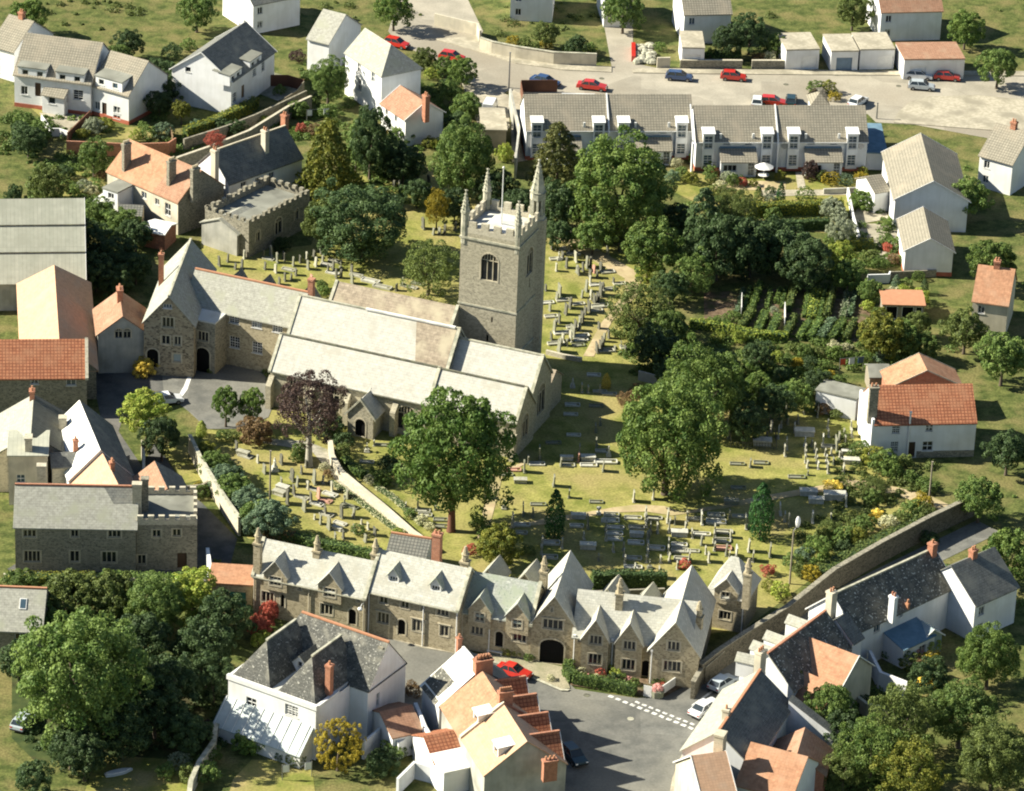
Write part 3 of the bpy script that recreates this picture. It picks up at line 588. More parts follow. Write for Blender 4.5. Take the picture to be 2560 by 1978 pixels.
def hedge(pts,w_,h,leaf,label,dens=26,name='hedge',cat='hedge',kind=None,leafs=.13,rough=.06,z=0,core='grass_painted_shade'):
    P=[G(t,0) for t in pts]; g=np.random.default_rng(len(label)+len(pts)); V=[];N=[]
    r=empty(name,(P[0].x,P[0].y,0),0,label=label,cat=cat) if kind is None else None
    O=P[0]; mb=MB(); vs=[]
    for a,b in zip(P[:-1],P[1:]):
        d=(b-a); d.z=0; Ln=d.length; d.normalize(); n=Vector((-d.y,d.x,0)); m=int(Ln*(w_+2*h)*dens)
        mb.obox((a+b)/2-O+Vector((0,0,h*.45)),d*(Ln/2),n*(w_*.4),(0,0,h*.45))
        for _ in range(m):
            q=g.random()*(w_+2*h); s=g.random()*Ln; k=g.normal()*rough
            if q<h: o,nn=n*(w_/2+k)+Vector((0,0,q)),n
            elif q<h+w_: o,nn=n*(q-h-w_/2)+Vector((0,0,h+k)),Vector((0,0,1))
            else: o,nn=-n*(w_/2+k)+Vector((0,0,q-h-w_)),-n
            c=a-O+d*s+o+Vector((0,0,0)); vs.append((c,nn))
        for e,sg in ((a,-1),(b,1)):
            for _ in range(int(w_*h*dens)): vs.append((e-O+d*sg*g.normal()*.05+n*((g.random()-.5)*w_)+Vector((0,0,g.random()*h)),d*sg))
    m=len(vs); Pn=np.array([v[0] for v in vs]); Nn=np.array([v[1] for v in vs])+g.normal(size=(m,3))*.45; Nn/=np.linalg.norm(Nn,axis=1)[:,None]
    Pn[:,2]+=z
    a=np.cross(Nn,g.normal(size=(m,3))); a/=np.linalg.norm(a,axis=1)[:,None]; b=np.cross(Nn,a); s=(leafs*(.6+.8*g.random(m)))[:,None]
    Vv=np.stack([Pn-a*s,Pn-b*s*.7,Pn+a*s,Pn+b*s*.7],1).reshape(-1,3)
    me=bpy.data.meshes.new('leaves'); me.from_pydata(Vv.tolist(),[],np.arange(m*4).reshape(-1,4).tolist()); me.materials.append(MATS['leaf_'+leaf])
    if kind is None: mb.build('branches','leaf_deep',r); mk(me,'leaves',r); return r
    o=mk(me,name); o.location=P[0]; tag(o,label,cat,None,kind); return o
# ---------------- walls and fences
def gwall(pts,h,t,mat,label,cap=None,name='garden_wall',cat='wall',z=0,capw=.06,group=None,foot=False,dz=None):
    """free-standing wall whose foot follows the points; mitred; optional coping"""
    P=[G(q,0 if foot else h) for q in pts]
    for q in P: q.z=0
    n=len(P); O=P[0]; r=empty(name,(O.x,O.y,0),0,label=label,cat=cat,group=group)
    D=[(P[i+1]-P[i]).normalized() for i in range(n-1)]; off=[]
    for i in range(n):
        a=D[max(i-1,0)]; b=D[min(i,n-2)]; na=Vector((-a.y,a.x,0)); nb=Vector((-b.y,b.x,0)); m=(na+nb).normalized(); off.append(m/max(.5,m.dot(na)))
    def strip(t,z0,z1,mat,name,par):
        mb=MB(); Lp=[P[i]-O+off[i]*t/2 for i in range(n)]; Rp=[P[i]-O-off[i]*t/2 for i in range(n)]; V=[]
        for i in range(n):
            zz=(dz[i] if dz else 0)
            V+=[(Lp[i].x,Lp[i].y,z0),(Rp[i].x,Rp[i].y,z0),(Rp[i].x,Rp[i].y,z1+zz),(Lp[i].x,Lp[i].y,z1+zz)]
            if z0>0: V[-4]=(Lp[i].x,Lp[i].y,z0+zz); V[-3]=(Rp[i].x,Rp[i].y,z0+zz)
        F=[(0,1,2,3),((n-1)*4+3,(n-1)*4+2,(n-1)*4+1,(n-1)*4)]
        for i in range(n-1):
            a,b=i*4,i*4+4
            for k in range(4): F.append((a+k,b+k,b+(k+1)%4,a+(k+1)%4))
        mb.add(V,F); return mb.build(name,mat,par)
    strip(t,z,h,mat,'wall_body',r)
    if cap: strip(t+capw*2,h+.002,h+.1,cap,'coping',r)
    return r
# ---------------- cars
def car(t,ang,mat,label,kind='hatch',group='cars parked along the streets',zc=0,ln=3.9,name='parked_car'):
    P=G(t,.6); r=empty(name,(P.x,P.y,zc),ang,label=label,cat='car' if kind!='van' else 'van',group=group)
    Lh=ln/2; W=.8
    if kind=='hatch': body=[(-Lh,.35),(-Lh,.78),(-Lh+.08,.92),(Lh-1.05,.9),(Lh-.12,.72),(Lh,.6),(Lh,.32)]; cab=[(-Lh+.12,.9),(-Lh+.5,1.36),(Lh-1.75,1.38),(Lh-1.0,.9)]
    elif kind=='saloon': body=[(-Lh,.35),(-Lh,.8),(-Lh+.1,.92),(Lh-1.1,.9),(Lh-.12,.74),(Lh,.6),(Lh,.32)]; cab=[(-Lh+.6,.9),(-Lh+1.15,1.34),(Lh-1.95,1.36),(Lh-1.15,.9)]
    else: body=[(-Lh,.35),(-Lh,1.9),(Lh-1.2,1.9),(Lh-.75,1.2),(Lh-.1,1.0),(Lh,.7),(Lh,.32)]; cab=[(Lh-1.75,1.3),(Lh-1.7,1.86),(Lh-1.17,1.85),(Lh-.8,1.25)]
    def ext(prof,w0,w1,mb,z0=None,z1=None):
        n=len(prof); zz=[p[1] for p in prof]; a,b=min(zz),max(zz); f=lambda z:w0+(w1-w0)*(z-a)/(b-a)
        V=[(p[0],-f(p[1]),p[1]) for p in prof]+[(p[0],f(p[1]),p[1]) for p in prof]
        mb.add(V,[tuple(range(n-1,-1,-1)),tuple(range(n,2*n))]+[(i,(i+1)%n,n+(i+1)%n,n+i) for i in range(n)])
    mb=MB(); ext(body,W,W*.95,mb)
    if kind!='van':
        (x0,z0),(x1,z1),(x2,z2),(x3,z3)=cab; mb.slab([(x1-.06,-W*.76,z1),(x2+.06,-W*.76,z2),(x2+.06,W*.76,z2),(x1-.06,W*.76,z1)],.06)
        for sg in(-1,1):
            for a,b in((cab[0],cab[1]),(cab[3],cab[2]),(((x0+x3)/2,.9),((x1+x2)/2,z1))):
                A=Vector((a[0],sg*W*.93,a[1])); B=Vector((b[0],sg*W*.75,b[1]+.02)); mb.obox((A+B)/2,(.05,0,0),(0,.035,0),(B-A)/2)
    bo=mb.build('body',mat,r)
    mod=bo.modifiers.new('b','BEVEL'); mod.width=.05; mod.segments=2
    mb=MB()
    if kind!='van': ext(cab,W*.92,W*.73,mb)
    else: ext(cab,W*1.0,W*1.0,mb)
    mb.build('windows','car_glass',r)
    for x in(-Lh+.72,Lh-.72):
        for sg in(-1,1):
            mb=MB(); n=12; y0,y1=sg*(W-.14),sg*(W+.03); V=[(x+.3*math.cos(6.283*i/n),y,.3+.3*math.sin(6.283*i/n)) for y in(y0,y1) for i in range(n)]
            mb.add(V,[(i,(i+1)%n,n+(i+1)%n,n+i) for i in range(n)]+[tuple(range(n)),tuple(range(2*n-1,n-1,-1))]); wh=mb.build('wheel','rubber',r)
            mb=MB(); y2=y1+sg*.015; V=[(x+.17*math.cos(6.283*i/n),y,.3+.17*math.sin(6.283*i/n)) for y in(y1-.01*sg,y2) for i in range(n)]
            mb.add(V,[(i,(i+1)%n,n+(i+1)%n,n+i) for i in range(n)]+[tuple(range(n)),tuple(range(2*n-1,n-1,-1))]); mb.build('hubcap','metal_grey',wh)
    for sg in(-1,1):
        mb=MB(); mb.box(Lh-.03,Lh+.02,sg*.62-.14,sg*.62+.14,.52,.66); mb.build('headlight','white_paint',r)
        mb=MB(); mb.box(-Lh-.02,-Lh+.03,sg*.62-.13,sg*.62+.13,.6,.76); mb.build('tail_light','car_red',r)
    mb=MB(); mb.box(-Lh-.07,-Lh-.01,-.74,.74,.32,.46); mb.box(Lh+.01,Lh+.07,-.74,.74,.32,.46); mb.build('bumper','rubber',r)
    return r
# ---------------- things one sorts from left to right to tell apart
ORD=['first','second','third','fourth','fifth','sixth','seventh','eighth','ninth','tenth','eleventh','twelfth','thirteenth','fourteenth','fifteenth','sixteenth','seventeenth','eighteenth','nineteenth','twentieth']
def ranks(items):   # items: (key, u) -> ordinal words inside the same key
    by={}
    for i,(k,u) in enumerate(items): by.setdefault(k,[]).append((u,i))
    R_={}
    for k,l in by.items():
        l.sort()
        for j,(u,i) in enumerate(l): R_[i]=(j,len(l))
    return [R_[i] for i in range(len(items))]
def rankw(j,n):
    if n==1: return 'alone'
    if j==0: return 'leftmost'
    if j==n-1: return 'rightmost'
    if j<n/2 or n-j>20: return ORD[j]+' from left'
    return ORD[n-1-j]+' from right'
def gravemesh(kind):
    mb=MB()
    if kind=='round':
        P=[(-.35,0),(.35,0),(.35,.9)]+[(.35*math.cos(math.pi*i/8),.9+.3*math.sin(math.pi*i/8)) for i in range(1,8)]+[(-.35,.9)]
    elif kind=='square': P=[(-.36,0),(.36,0),(.36,1.05),(-.36,1.05)]
    elif kind=='pointed': P=[(-.33,0),(.33,0),(.36,.85),(.25,1.0),(0,1.35),(-.25,1.0),(-.36,.85)]
    else: P=None
    if P:
        n=len(P); t=.075; mb.add([(-t,p[0],p[1]) for p in P]+[(t,p[0],p[1]) for p in P],[tuple(range(n-1,-1,-1)),tuple(range(n,2*n))]+[(i,(i+1)%n,n+(i+1)%n,n+i) for i in range(n)])
        mb.box(-.16,.16,-.42,.42,-.02,.1)
    if kind=='cross':
        mb.box(-.4,.4,-.45,.45,0,.22); mb.box(-.28,.28,-.3,.3,.22,.45); mb.box(-.08,.08,-.09,.09,.45,1.5); mb.box(-.075,.075,-.34,.34,1.05,1.22)
    if kind=='ledger': # kerbed grave, length along x
        mb.box(-.95,.55,-.2,.2,0,.16); mb.box(-1.05,1.05,-.48,-.36,0,.24); mb.box(-1.05,1.05,.36,.48,0,.24); mb.box(-1.1,-.98,-.36,.36,0,.24); mb.box(.98,1.1,-.36,.36,0,.24)
    if kind=='chest':
        mb.box(-.95,.95,-.42,.42,0,.6); mb.slab([(-1.08,-.54,.6),(1.08,-.54,.6),(1.08,.54,.6),(-1.08,.54,.6)],.14); mb.box(-1.,1.,-.47,.47,0,.1)
        for x in(-.95,.95):
            for y in(-.42,.42): mb.box(x-.06,x+.06,y-.06,y+.06,0,.6)
    if kind=='obelisk':
        mb.box(-.45,.45,-.45,.45,0,.3); mb.box(-.32,.32,-.32,.32,.3,.75); mb.add([(-.2,-.2,.75),(.2,-.2,.75),(.2,.2,.75),(-.2,.2,.75),(-.12,-.12,2.1),(.12,-.12,2.1),(.12,.12,2.1),(-.12,.12,2.1),(0,0,2.3)],[(0,1,5,4),(1,2,6,5),(2,3,7,6),(3,0,4,7),(4,5,8),(5,6,8),(6,7,8),(7,4,8)])
    if kind=='urn':
        mb.box(-.3,.3,-.3,.3,0,.4); mb.cyl(0,0,.4,.7,.12,.1,8); mb.cyl(0,0,.7,1.0,.14,.32,8); mb.cyl(0,0,1.0,1.1,.32,.36,8)
    if kind=='statue':
        mb.box(-.5,.5,-.5,.5,0,.3); mb.box(-.36,.36,-.36,.36,.3,.75); mb.cyl(0,0,.75,1.5,.3,.16,8); mb.blob((0,0,1.58),.2,.26,.22); mb.tube([(0,.2,1.6),(.1,.36,1.35),(.22,.2,1.2)],[.07,.06,.05],6); mb.tube([(0,-.2,1.6),(.1,-.36,1.35),(.22,-.2,1.2)],[.07,.06,.05],6); mb.cyl(0,0,1.75,1.85,.07,.07,6); mb.blob((0,0,1.95),.13,.12,.15)
    o=mb.build('grave',['stone_grey']); me=o.data; bpy.data.objects.remove(o); return me
GM={}
KN={'round':('headstone','round-topped headstone'),'square':('headstone','square-topped headstone'),'pointed':('headstone','pointed headstone'),'cross':('grave_cross','stone cross'),
 'ledger':('grave_slab','kerbed grave slab'),'chest':('chest_tomb','raised chest tomb'),'obelisk':('grave_obelisk','obelisk monument'),'urn':('grave_urn','stone urn'),'statue':('grave_statue','statue on plinth')}
TN={'l':('stone_light','pale'),'g':('stone_grey','grey'),'k':('stone_black','dark'),'w':('stone_marble','white'),'p':('stone_pink','reddish')}
def graves(items,yaw,where,grp):
    """items: (crop,x,y,kindletter,tone,[size]) with x,y at the foot of the stone"""
    KL={'r':'round','s':'square','v':'pointed','c':'cross','L':'ledger','T':'chest','o':'obelisk','u':'urn','a':'statue'}
    pts=[(G(i[:3],0),i) for i in items]; rk=ranks([((i[3],i[4]),px(i[:3])[0]) for i in items])
    for (P,i),(j,n) in zip(pts,rk):
        k=KL[i[3]]; sz=i[5] if len(i)>5 else 1.
        if k not in GM: GM[k]=gravemesh(k)
        nm,kn=KN[k]; o=mk(GM[k],nm); o.location=(P.x,P.y,0); hv=k in('round','square','pointed')
        sz*=.95 if hv else .8; o.scale=(1 if hv else sz*(.95+.15*random.random()),sz*(.88+.35*random.random()),min(sz,1.5)*(.85+.35*random.random()) if hv else sz)
        o.rotation_euler=((random.random()-.5)*.08 if hv else 0,(random.random()-.5)*.14 if hv else 0,rad(yaw+random.uniform(-5,5) if hv else yaw+random.uniform(-2,2)))
        setmat(o,TN[i[4]][0]); tag(o,'%s %s, %s %s'%(TN[i[4]][1],kn,rankw(j,n),where),{'chest':'tomb','ledger':'grave','cross':'cross','obelisk':'monument','urn':'monument','statue':'statue'}.get(k,'gravestone'),grp)
def shrubs(items,where,grp,z=0):
    """items: (crop,x,y,r_m,leaf,[kind],[rz]) x,y at the middle"""
    nice={'green':'green','mid':'mid-green','deep':'dark green','olive':'olive','gold':'golden','goldgreen':'yellow-green','bright':'bright green','purple':'purple','blue':'blue-green','silver':'silvery','red':'red','yellow':'yellow','cypress':'deep green','brown':'brown','cream':'cream-flowered','pink':'pink-flowered','bronze':'bronze','lime':'lime green'}
    rk=ranks([(i[4],px(i[:3])[0]) for i in items])
    for i,(j,n) in zip(items,rk):
        kd=i[5] if len(i)>5 else 'bush'; rz=i[6] if len(i)>6 else i[3]*.85
        if n>40: print('many',where,i[4],n)
        bush(i[:3],i[3],rz,i[4],'%s %s, %s %s'%(nice[i[4]],{'bush':'bush','dome':'clipped bush','flame':'upright conifer','mid':'leafy bush','loose':'feathery bush','conifer':'conifer bush','round':'bush'}[kd],rankw(j,n),where),kind=kd,group=grp)
# ================= THE SETTING
mb=MB(); mb.box(-3000,3000,-2200,5000,-1,0); o=mb.build('ground','rough_grass'); o['kind']='structure'
sheet('churchyard_grass',[('B1',1680,330),('B1',2159,440),('B2',600,380),('A2',850,1300),('A2',1590,1200),('B3',560,280),('B3',900,200),('B3',1300,500),('B3',1500,700),('B3',1380,1150),('B3',1500,1400),('C4',830,120),('C4',1330,250),('C4',1350,560),('C4',1600,850),('C4',1900,1000),('C4',1250,1370),('C4',850,1687),('K3',2060,820),('K3',1650,900),('K3',1250,620),('K3',500,420),('K2',850,380),('K1',400,215),('C2',60,1300),('C1',1960,900),('C1',1700,480),('C1',1750,380),('C2',200,460),('B2',280,1500),('B1',1830,900)],.01,'grass')
sheet('road',[('A2',1900,-250),('A2',1350,-250),('A2',1250,60),('A2',1330,170),('A2',1600,280),('A2',1900,480),('A2',2159,620),('A3',240,560),('A3',340,600),('A3',1820,700),('A4',1380,760),('A4',1450,830),('A4',1780,850),('A4',3400,1150),('A4',3400,420),('A4',1925,400),('A4',0,400),('A3',1490,370),('A3',1290,330),('A3',1290,-300),('A3',990,-300),('A3',1110,360),('A3',980,360),('A3',600,290),('A3',300,190),('A3',100,140),('A3',0,100),('A2',2050,60)],.02,'road_pale')
sheet('pavement',[('A2',1640,125),('A2',2159,275),('A3',300,330),('A3',700,385),('A3',1110,405),('A3',1110,360),('A3',980,350),('A3',600,300),('A3',300,205),('A3',0,140),('A2',2000,100)],.12,'paving',th=.12)
sheet('pavement',[('A3',1290,410),('A4',0,418),('A4',1150,428),('A4',1930,432),('A4',3400,440),('A4',3400,400),('A4',1600,392),('A4',0,378),('A3',1480,372),('A3',1290,372)],.13,'paving',th=.12)
sheet('pavement',[('A4',1600,830),('A4',1640,740),('A4',1750,650),('A4',1900,610),('A4',2300,600),('A4',3400,700),('A4',3400,1000),('A4',2500,900),('A4',1790,845)],.12,'paving',th=.12)
sheet('forecourt',[('A2',1870,500),('A2',2159,560),('A3',240,600),('A3',250,880),('A3',0,900),('A2',1950,700)],.03,'paving')
sheet('passage',[('A3',255,540),('A3',365,600),('A3',400,1150),('A3',270,1170)],.04,'paving')
sheet('garden_soil',[('B4',0,780),('B4',1100,730),('B4',1290,770),('B4',1420,1000),('B4',1280,1200),('B4',700,1190),('B4',0,1050)],.03,'soil')
sheet('terrace_lawn',[('A3',1790,1190),('A4',1400,1330),('A4',1450,1600),('B4',1200,300),('B4',300,200),('A3',1600,1400)],.03,'lawn')
for q,m in (([('A4',770,1250),('A4',830,1250),('A4',860,1385),('A4',790,1385)],'paving'),([('A4',480,1400),('A4',1210,1395),('A4',1215,1440),('A4',480,1455)],'paving'),([('A4',1440,1350),('A4',1250,1620),('B4',1290,420),('B4',1330,200),('A4',1560,1640)],'paving'),
    ([('B4',1300,200),('B4',1700,200),('B4',1850,540),('B4',1500,540),('B4',1400,450)],'paving'),([('A4',100,1310),('A4',690,1330),('A4',690,1400),('A4',80,1400)],'sand'),([('B4',650,120),('B4',1000,110),('B4',1060,160),('B4',650,175)],'lawn')):
    sheet('garden_path' if m=='paving' else 'garden_lawn',q,.06,m)
sheet('footpath',[('B3',600,290),('B3',720,275),('B3',960,400),('B3',1300,590),('B3',1360,690),('B3',1330,800),('B3',1120,1010),('B3',960,1320),('B3',870,1315),('B3',1020,1040),('B3',1220,780),('B3',1220,660),('B3',1000,540),('B3',700,345),('B3',600,350)],.05,'sand')
sheet('footpath',[('C3',180,1225),('C3',560,1130),('C3',900,1080),('C3',1130,1040),('C3',1330,1015),('C3',1560,1030),('C3',1700,1080),('C4',400,960),('C4',800,890),('C4',1220,810),('C4',1400,820),('C4',1620,870),('C4',1900,940),('C4',2200,1080),('C4',2200,1130),('C4',1600,930),('C4',1250,865),('C4',800,940),('C4',150,1050),('C3',1620,1110),('C3',1400,1075),('C3',1100,1085),('C3',560,1180)],.05,'sand')
sheet('footpath',[('C3',190,780),('C3',390,670),('C3',350,665),('C3',120,750),('C2',2100,850),('C2',2000,1300),('C2',2080,1300)],.05,'sand')
sheet('footpath',[('C2',180,460),('C2',560,480),('C2',760,560),('C2',760,640),('C2',870,790),('C2',1100,960),('C2',1560,1360),('C2',1470,1370),('C2',1000,1000),('C2',800,800),('C2',600,560),('C2',200,500)],.05,'gravel_grey')
sheet('school_yard',[('B1',1360,1400),('S',620,1380),('S',1640,1380),('B2',330,1600),('C2',240,280),('C2',0,375),('C1',1750,380),('C1',1600,240),('C1',1380,60)],.05,'asphalt')
sheet('painted_line',[('B1',1590,1470),('B1',1625,1470),('B1',1580,1600),('C1',1510,140),('C1',1480,140),('B1',1550,1570)],.07,'white_paint')
sheet('back_garden',[('C1',1330,500),('C1',1620,530),('C1',1790,790),('C1',1560,840),('C1',1480,740),('C1',1380,560)],.04,'lawn')
sheet('back_garden',[('A1',880,880),('A1',1450,850),('A1',1470,960),('A1',560,980),('A1',250,700)],.03,'lawn')
sheet('back_garden',[('A1',470,1230),('A1',880,1240),('A1',900,1560),('A1',470,1520)],.03,'lawn')
sheet('street',[('K2',-300,1130),('K2',330,1275),('K2',1100,1400),('K2',1900,1540),('K3',350,1440),('K3',960,1530),('K3',1230,1520),('K3',1530,1360),('K3',1600,1330),('C4',1200,1687),('C4',2300,1150),('C4',2500,1250),('D4',1100,250),('D4',500,900),('D4',0,1687),('D3',1600,1760),('D3',300,1800),('D2',1900,1300),('D2',1200,900),('D2',1000,500)],.03,'asphalt')
sheet('pavement',[('K2',1090,1320),('K2',1330,1300),('K2',1640,1440),('K3',330,1240),('K3',250,1300),('K3',300,1430),('D3',690,885),('D3',400,760),('D3',110,640)],.12,'cobble',th=.11)
sheet('pavement',[('K2',-300,1090),('K2',330,1240),('K2',760,1320),('K2',1100,1390),('K2',1100,1420),('K2',320,1290),('K2',-300,1120)],.13,'paving',th=.11)
sheet('pavement',[('D3',1600,1760),('D3',1620,1640),('D3',1700,1440),('D3',1790,1330),('D4',150,1000),('D4',150,1200),('D3',1850,1760)],.12,'paving',th=.11)
sheet('front_garden',[('K3',330,1240),('K3',960,1330),('K3',1480,1370),('K3',1250,1510),('K3',960,1500),('K3',300,1400)],.14,'soil')
sheet('bottom_lawn',[('D1',860,1440),('D1',1750,1500),('D1',1700,1800),('D1',700,1800),('D1',760,1620)],.03,'lawn')
sheet('side_lawn',[('D2',100,1480),('D2',600,1500),('D2',640,1800),('D2',-100,1800),('D2',-60,1650)],.03,'lawn')
sheet('shaded_yard',[('D1',100,700),('D1',1500,500),('D1',1900,900),('D1',1700,1450),('D1',300,1500),('D1',100,1300)],.02,'grass_painted_shade')  # the shade on this yard is in its grass colour
sheet('lane',[('B1',800,1100),('B1',1390,1450),('C1',1380,60),('C1',1100,60),('C1',1000,400),('C1',1200,700),('C1',1300,500),('C1',1380,600),('C1',1500,780),('C1',1560,900),('C1',1700,1000),('C1',2000,1300),('C1',1900,1687),('C1',100,1600),('C1',60,1560),('C1',1000,1000),('B1',780,1500)],.02,'asphalt_dark')
sheet('patio',[('A1',330,750),('A1',440,880),('A1',600,900),('A1',780,720),('A1',700,640),('A1',540,760)],.06,'paving')
sheet('patio',[('A2',90,560),('A2',250,400),('A2',520,470),('A2',480,560),('A2',320,650)],.06,'gravel_grey')
# road markings
def dashes(p0,p1,n,w_,name='road_marking',frac=.55,z=.05):
    a=G(p0);b=G(p1);d=(b-a)/n;q=d.normalized();m=Vector((-q.y,q.x,0))*w_/2;mb=MB()
    for i in range(n):
        s=a+d*i; e=s+d*frac; mb.add([(s-m)+Vector((0,0,z)),(e-m)+Vector((0,0,z)),(e+m)+Vector((0,0,z)),(s+m)+Vector((0,0,z))],[(0,1,2,3)])
    o=mb.build(name,'road_paint'); o['kind']='structure'
dashes(('D3',1085,945),('D3',1820,1235),12,.45,frac=.62); dashes(('D3',1310,995),('D3',1830,1200),9,.35,frac=.62)
for a,b in ((('D3',1790,1030),('D3',1955,910)),(('D3',1790,1030),('D3',1860,1040))): dashes(a,b,1,.3,frac=1)
sheet('kerb_line',[('D3',110,640),('D3',400,760),('D3',690,885),('D3',760,885),('D3',740,900),('D3',680,898),('D3',390,775),('D3',100,655)],.16,'limestone_aged')

# ================= CHURCH (nave, aisles, chancel and tower are one building)
CO=G(('D',0,0)) if False else Vector((-7.07,-4.42,0)); CA=rad(-21)
cX=Vector((math.cos(CA),math.sin(CA),0)); cY=Vector((-math.sin(CA),math.cos(CA),0))
def cw(x,y): return CO+cX*x+cY*y
church=empty('church',CO,CA,label='long grey stone church with pale slate roofs and a square battlemented tower',cat='church')
def merge(root,h,names={}):
    inv=Matrix.LocRotScale(root.location,root.rotation_euler,None).inverted(); sub=Matrix.LocRotScale(h.root.location,h.root.rotation_euler,None); m=inv@sub
    for c in list(h.root.children):
        c.parent=root; c.matrix_basis=m@c.matrix_basis
    bpy.data.objects.remove(h.root)
def chur(x0,x1,yc,hw,he,hr,roof,wins=(),wall='stone_tower',cop='limestone_aged',**k):
    h=House('church_part',None,None,W=2*hw,he=he,rise=hr-he,wall=wall,roof=roof,wins=wins,frame=(cw(x0,yc),CA,x1-x0),cop=cop,**k); return h
n=chur(-21.2,.3,0,3.7,6.8,11.0,'roof_church',ohe=0,ridge='limestone_aged'); n.chim((.5,2.2),12.6,.7,.7,0,'brick_red',capm='brick_red',zb=8)
mb=MB(); q=(n.hr-n.he)/n.hw
mb.slab([(17.2,-3.55,n.hr-3.55*q+.16),(21.2,-3.55,n.hr-3.55*q+.16),(21.2,-.1,n.hr-.1*q+.16),(15.8,-.1,n.hr-.1*q+.16)],.02); mb.build('roof_patch','roof_church_brown',n.roof)
mb=MB(); mb.box(9,21,-.25,.1,n.hr+.1,n.hr+.32); mb.build('ridge_flashing','roof_white',n.roof)
merge(church,n)
def arch(f,t,w_,h_,n_=3): return (f,t,w_,h_,'a%d'%n_)
sa=chur(-20.9,.35,-6.2,3.05,5.0,8.4,'roof_church',[('S',(3.4,2.75),2.3,3.2,'a3'),('S',(8.2,2.75),2.3,3.2,'a3'),('S',('C2',1090,240),2.5,3.2,'a3'),('S',('C2',1405,285),2.4,3.2,'a3'),('W',(3.05,4.),2.2,3.6,'a3')],ohe=.25,ridge='stone_black',gutter='stone_black')  # aisle ridge blackened to draw the shadow line behind it
for x in (.2,5.8,10.6,13.1,16.9,21): 
    mb=MB(); mb.box(x-.35,x+.35,-sa.hw-1.1,-sa.hw+.05,0,3.2); mb.add([(x-.35,-sa.hw-1.1,3.2),(x+.35,-sa.hw-1.1,3.2),(x+.35,-sa.hw,4.2),(x-.35,-sa.hw,4.2)],[(0,1,2,3)]); mb.add([(x-.35,-sa.hw-1.1,3.2),(x-.35,-sa.hw,3.2),(x-.35,-sa.hw,4.2)],[(0,1,2)]); mb.add([(x+.35,-sa.hw-1.1,3.2),(x+.35,-sa.hw,3.2),(x+.35,-sa.hw,4.2)],[(0,1,2)]); mb.build('buttress','stone_tower',sa.root)
# south porch half hidden by the copper beech
merge(church,sa)
po=House('church_part',None,None,W=3.4,he=3.,rise=2.,wall='stone_tower',roof='roof_church',frame=(cw(-7.4,-12.2),rad(69),3.2),wins=[('W',(1.7,1.3),1.4,2.4,'a1')],cop='limestone_aged'); merge(church,po)
na=chur(-19.6,-3.1,7.6,3.8,6.4,10.1,'roof_church_brown',ohe=.1); merge(church,na)
ch=chur(.3,11.4,0,3.3,6.0,9.75,'roof_church',[('E',(3.3,4.),2.6,4.0,'a3')],ohe=0,ridge='limestone_aged'); merge(church,ch)
ca=chur(.35,11.8,-6.2,3.0,5.0,8.3,'roof_church',[('E',(3.,3.2),2.2,3.2,'a3'),('S',(3,2.7),2.2,3,'a3'),('S',(8,2.7),2.2,3,'a3')],ohe=.2,ridge='stone_black',gutter='stone_black')  # black ridge colour paints the shadow in the valley behind
for x in(5.7,11.3):
    mb=MB(); mb.box(x-.35,x+.35,-ca.hw-1.0,-ca.hw+.05,0,3.4); mb.build('buttress','stone_tower',ca.root)
merge(church,ca)
# low vestry and valley gutter pieces north-east
ve=chur(4.6,11,3.3+2.4,2.4,3.6,5.2,'roof_church_brown',cop=None); merge(church,ve)
# tower
TW=7.75; tx0,ty0=-3.25,8.25; mb=MB()
trf={'S':(Vector((tx0,ty0,0)),Vector((1,0,0)),Vector((0,-1,0))),'E':(Vector((tx0+TW,ty0,0)),Vector((0,1,0)),Vector((1,0,0))),'N':(Vector((tx0+TW,ty0+TW,0)),Vector((-1,0,0)),Vector((0,1,0))),'W':(Vector((tx0,ty0+TW,0)),Vector((0,-1,0)),Vector((-1,0,0)))}
bw=(3.95,16.1,2.3,3.7,'a3')
slits={'S':[(4.55,9.0,.22,.75,'v'),(4.0,6.3,.32,1.0,'v')],'E':[(4.2,13,.3,1.3,'v')],'N':[],'W':[]}
tws=[]
for f in trf:
    hs=[opening(*bw)]+[opening(*q) for q in slits[f]]; panel(mb,trf[f],[(0,0),(TW,0),(TW,20.2),(0,20.2)],hs,depth=.35)
tower=mb.build('tower','stone_tower',church)
for f in trf:
    o_=window(tower,trf[f],*bw,depth=.32); 
    for q in slits[f]:
        g=MB(); o,t,nn=trf[f]; g.obox(o+t*q[0]+Vector((0,0,q[1]))-nn*.4,t*q[2]/2,nn*.03,Vector((0,0,q[3]/2))); g.build('slit_window','dark_void',tower)
cx,cy=tx0+TW/2,ty0+TW/2
for z,e,hh in ((4.4,.16,.2),(10.4,.1,.22),(19.4,.16,.25)):
    mb=MB()
    for sx in(-1,1):
        mb.box(cx-TW/2-e,cx+TW/2+e,cy+sx*TW/2-(e if sx<0 else 0),cy+sx*TW/2+(e if sx>0 else 0),z,z+hh)
        mb.box(cx+sx*TW/2-(e if sx<0 else 0),cx+sx*TW/2+(e if sx>0 else 0),cy-TW/2,cy+TW/2,z,z+hh-.003)
    mb.build('string_course','limestone_aged',tower)
mb=MB(); t=.42; h2=TW/2
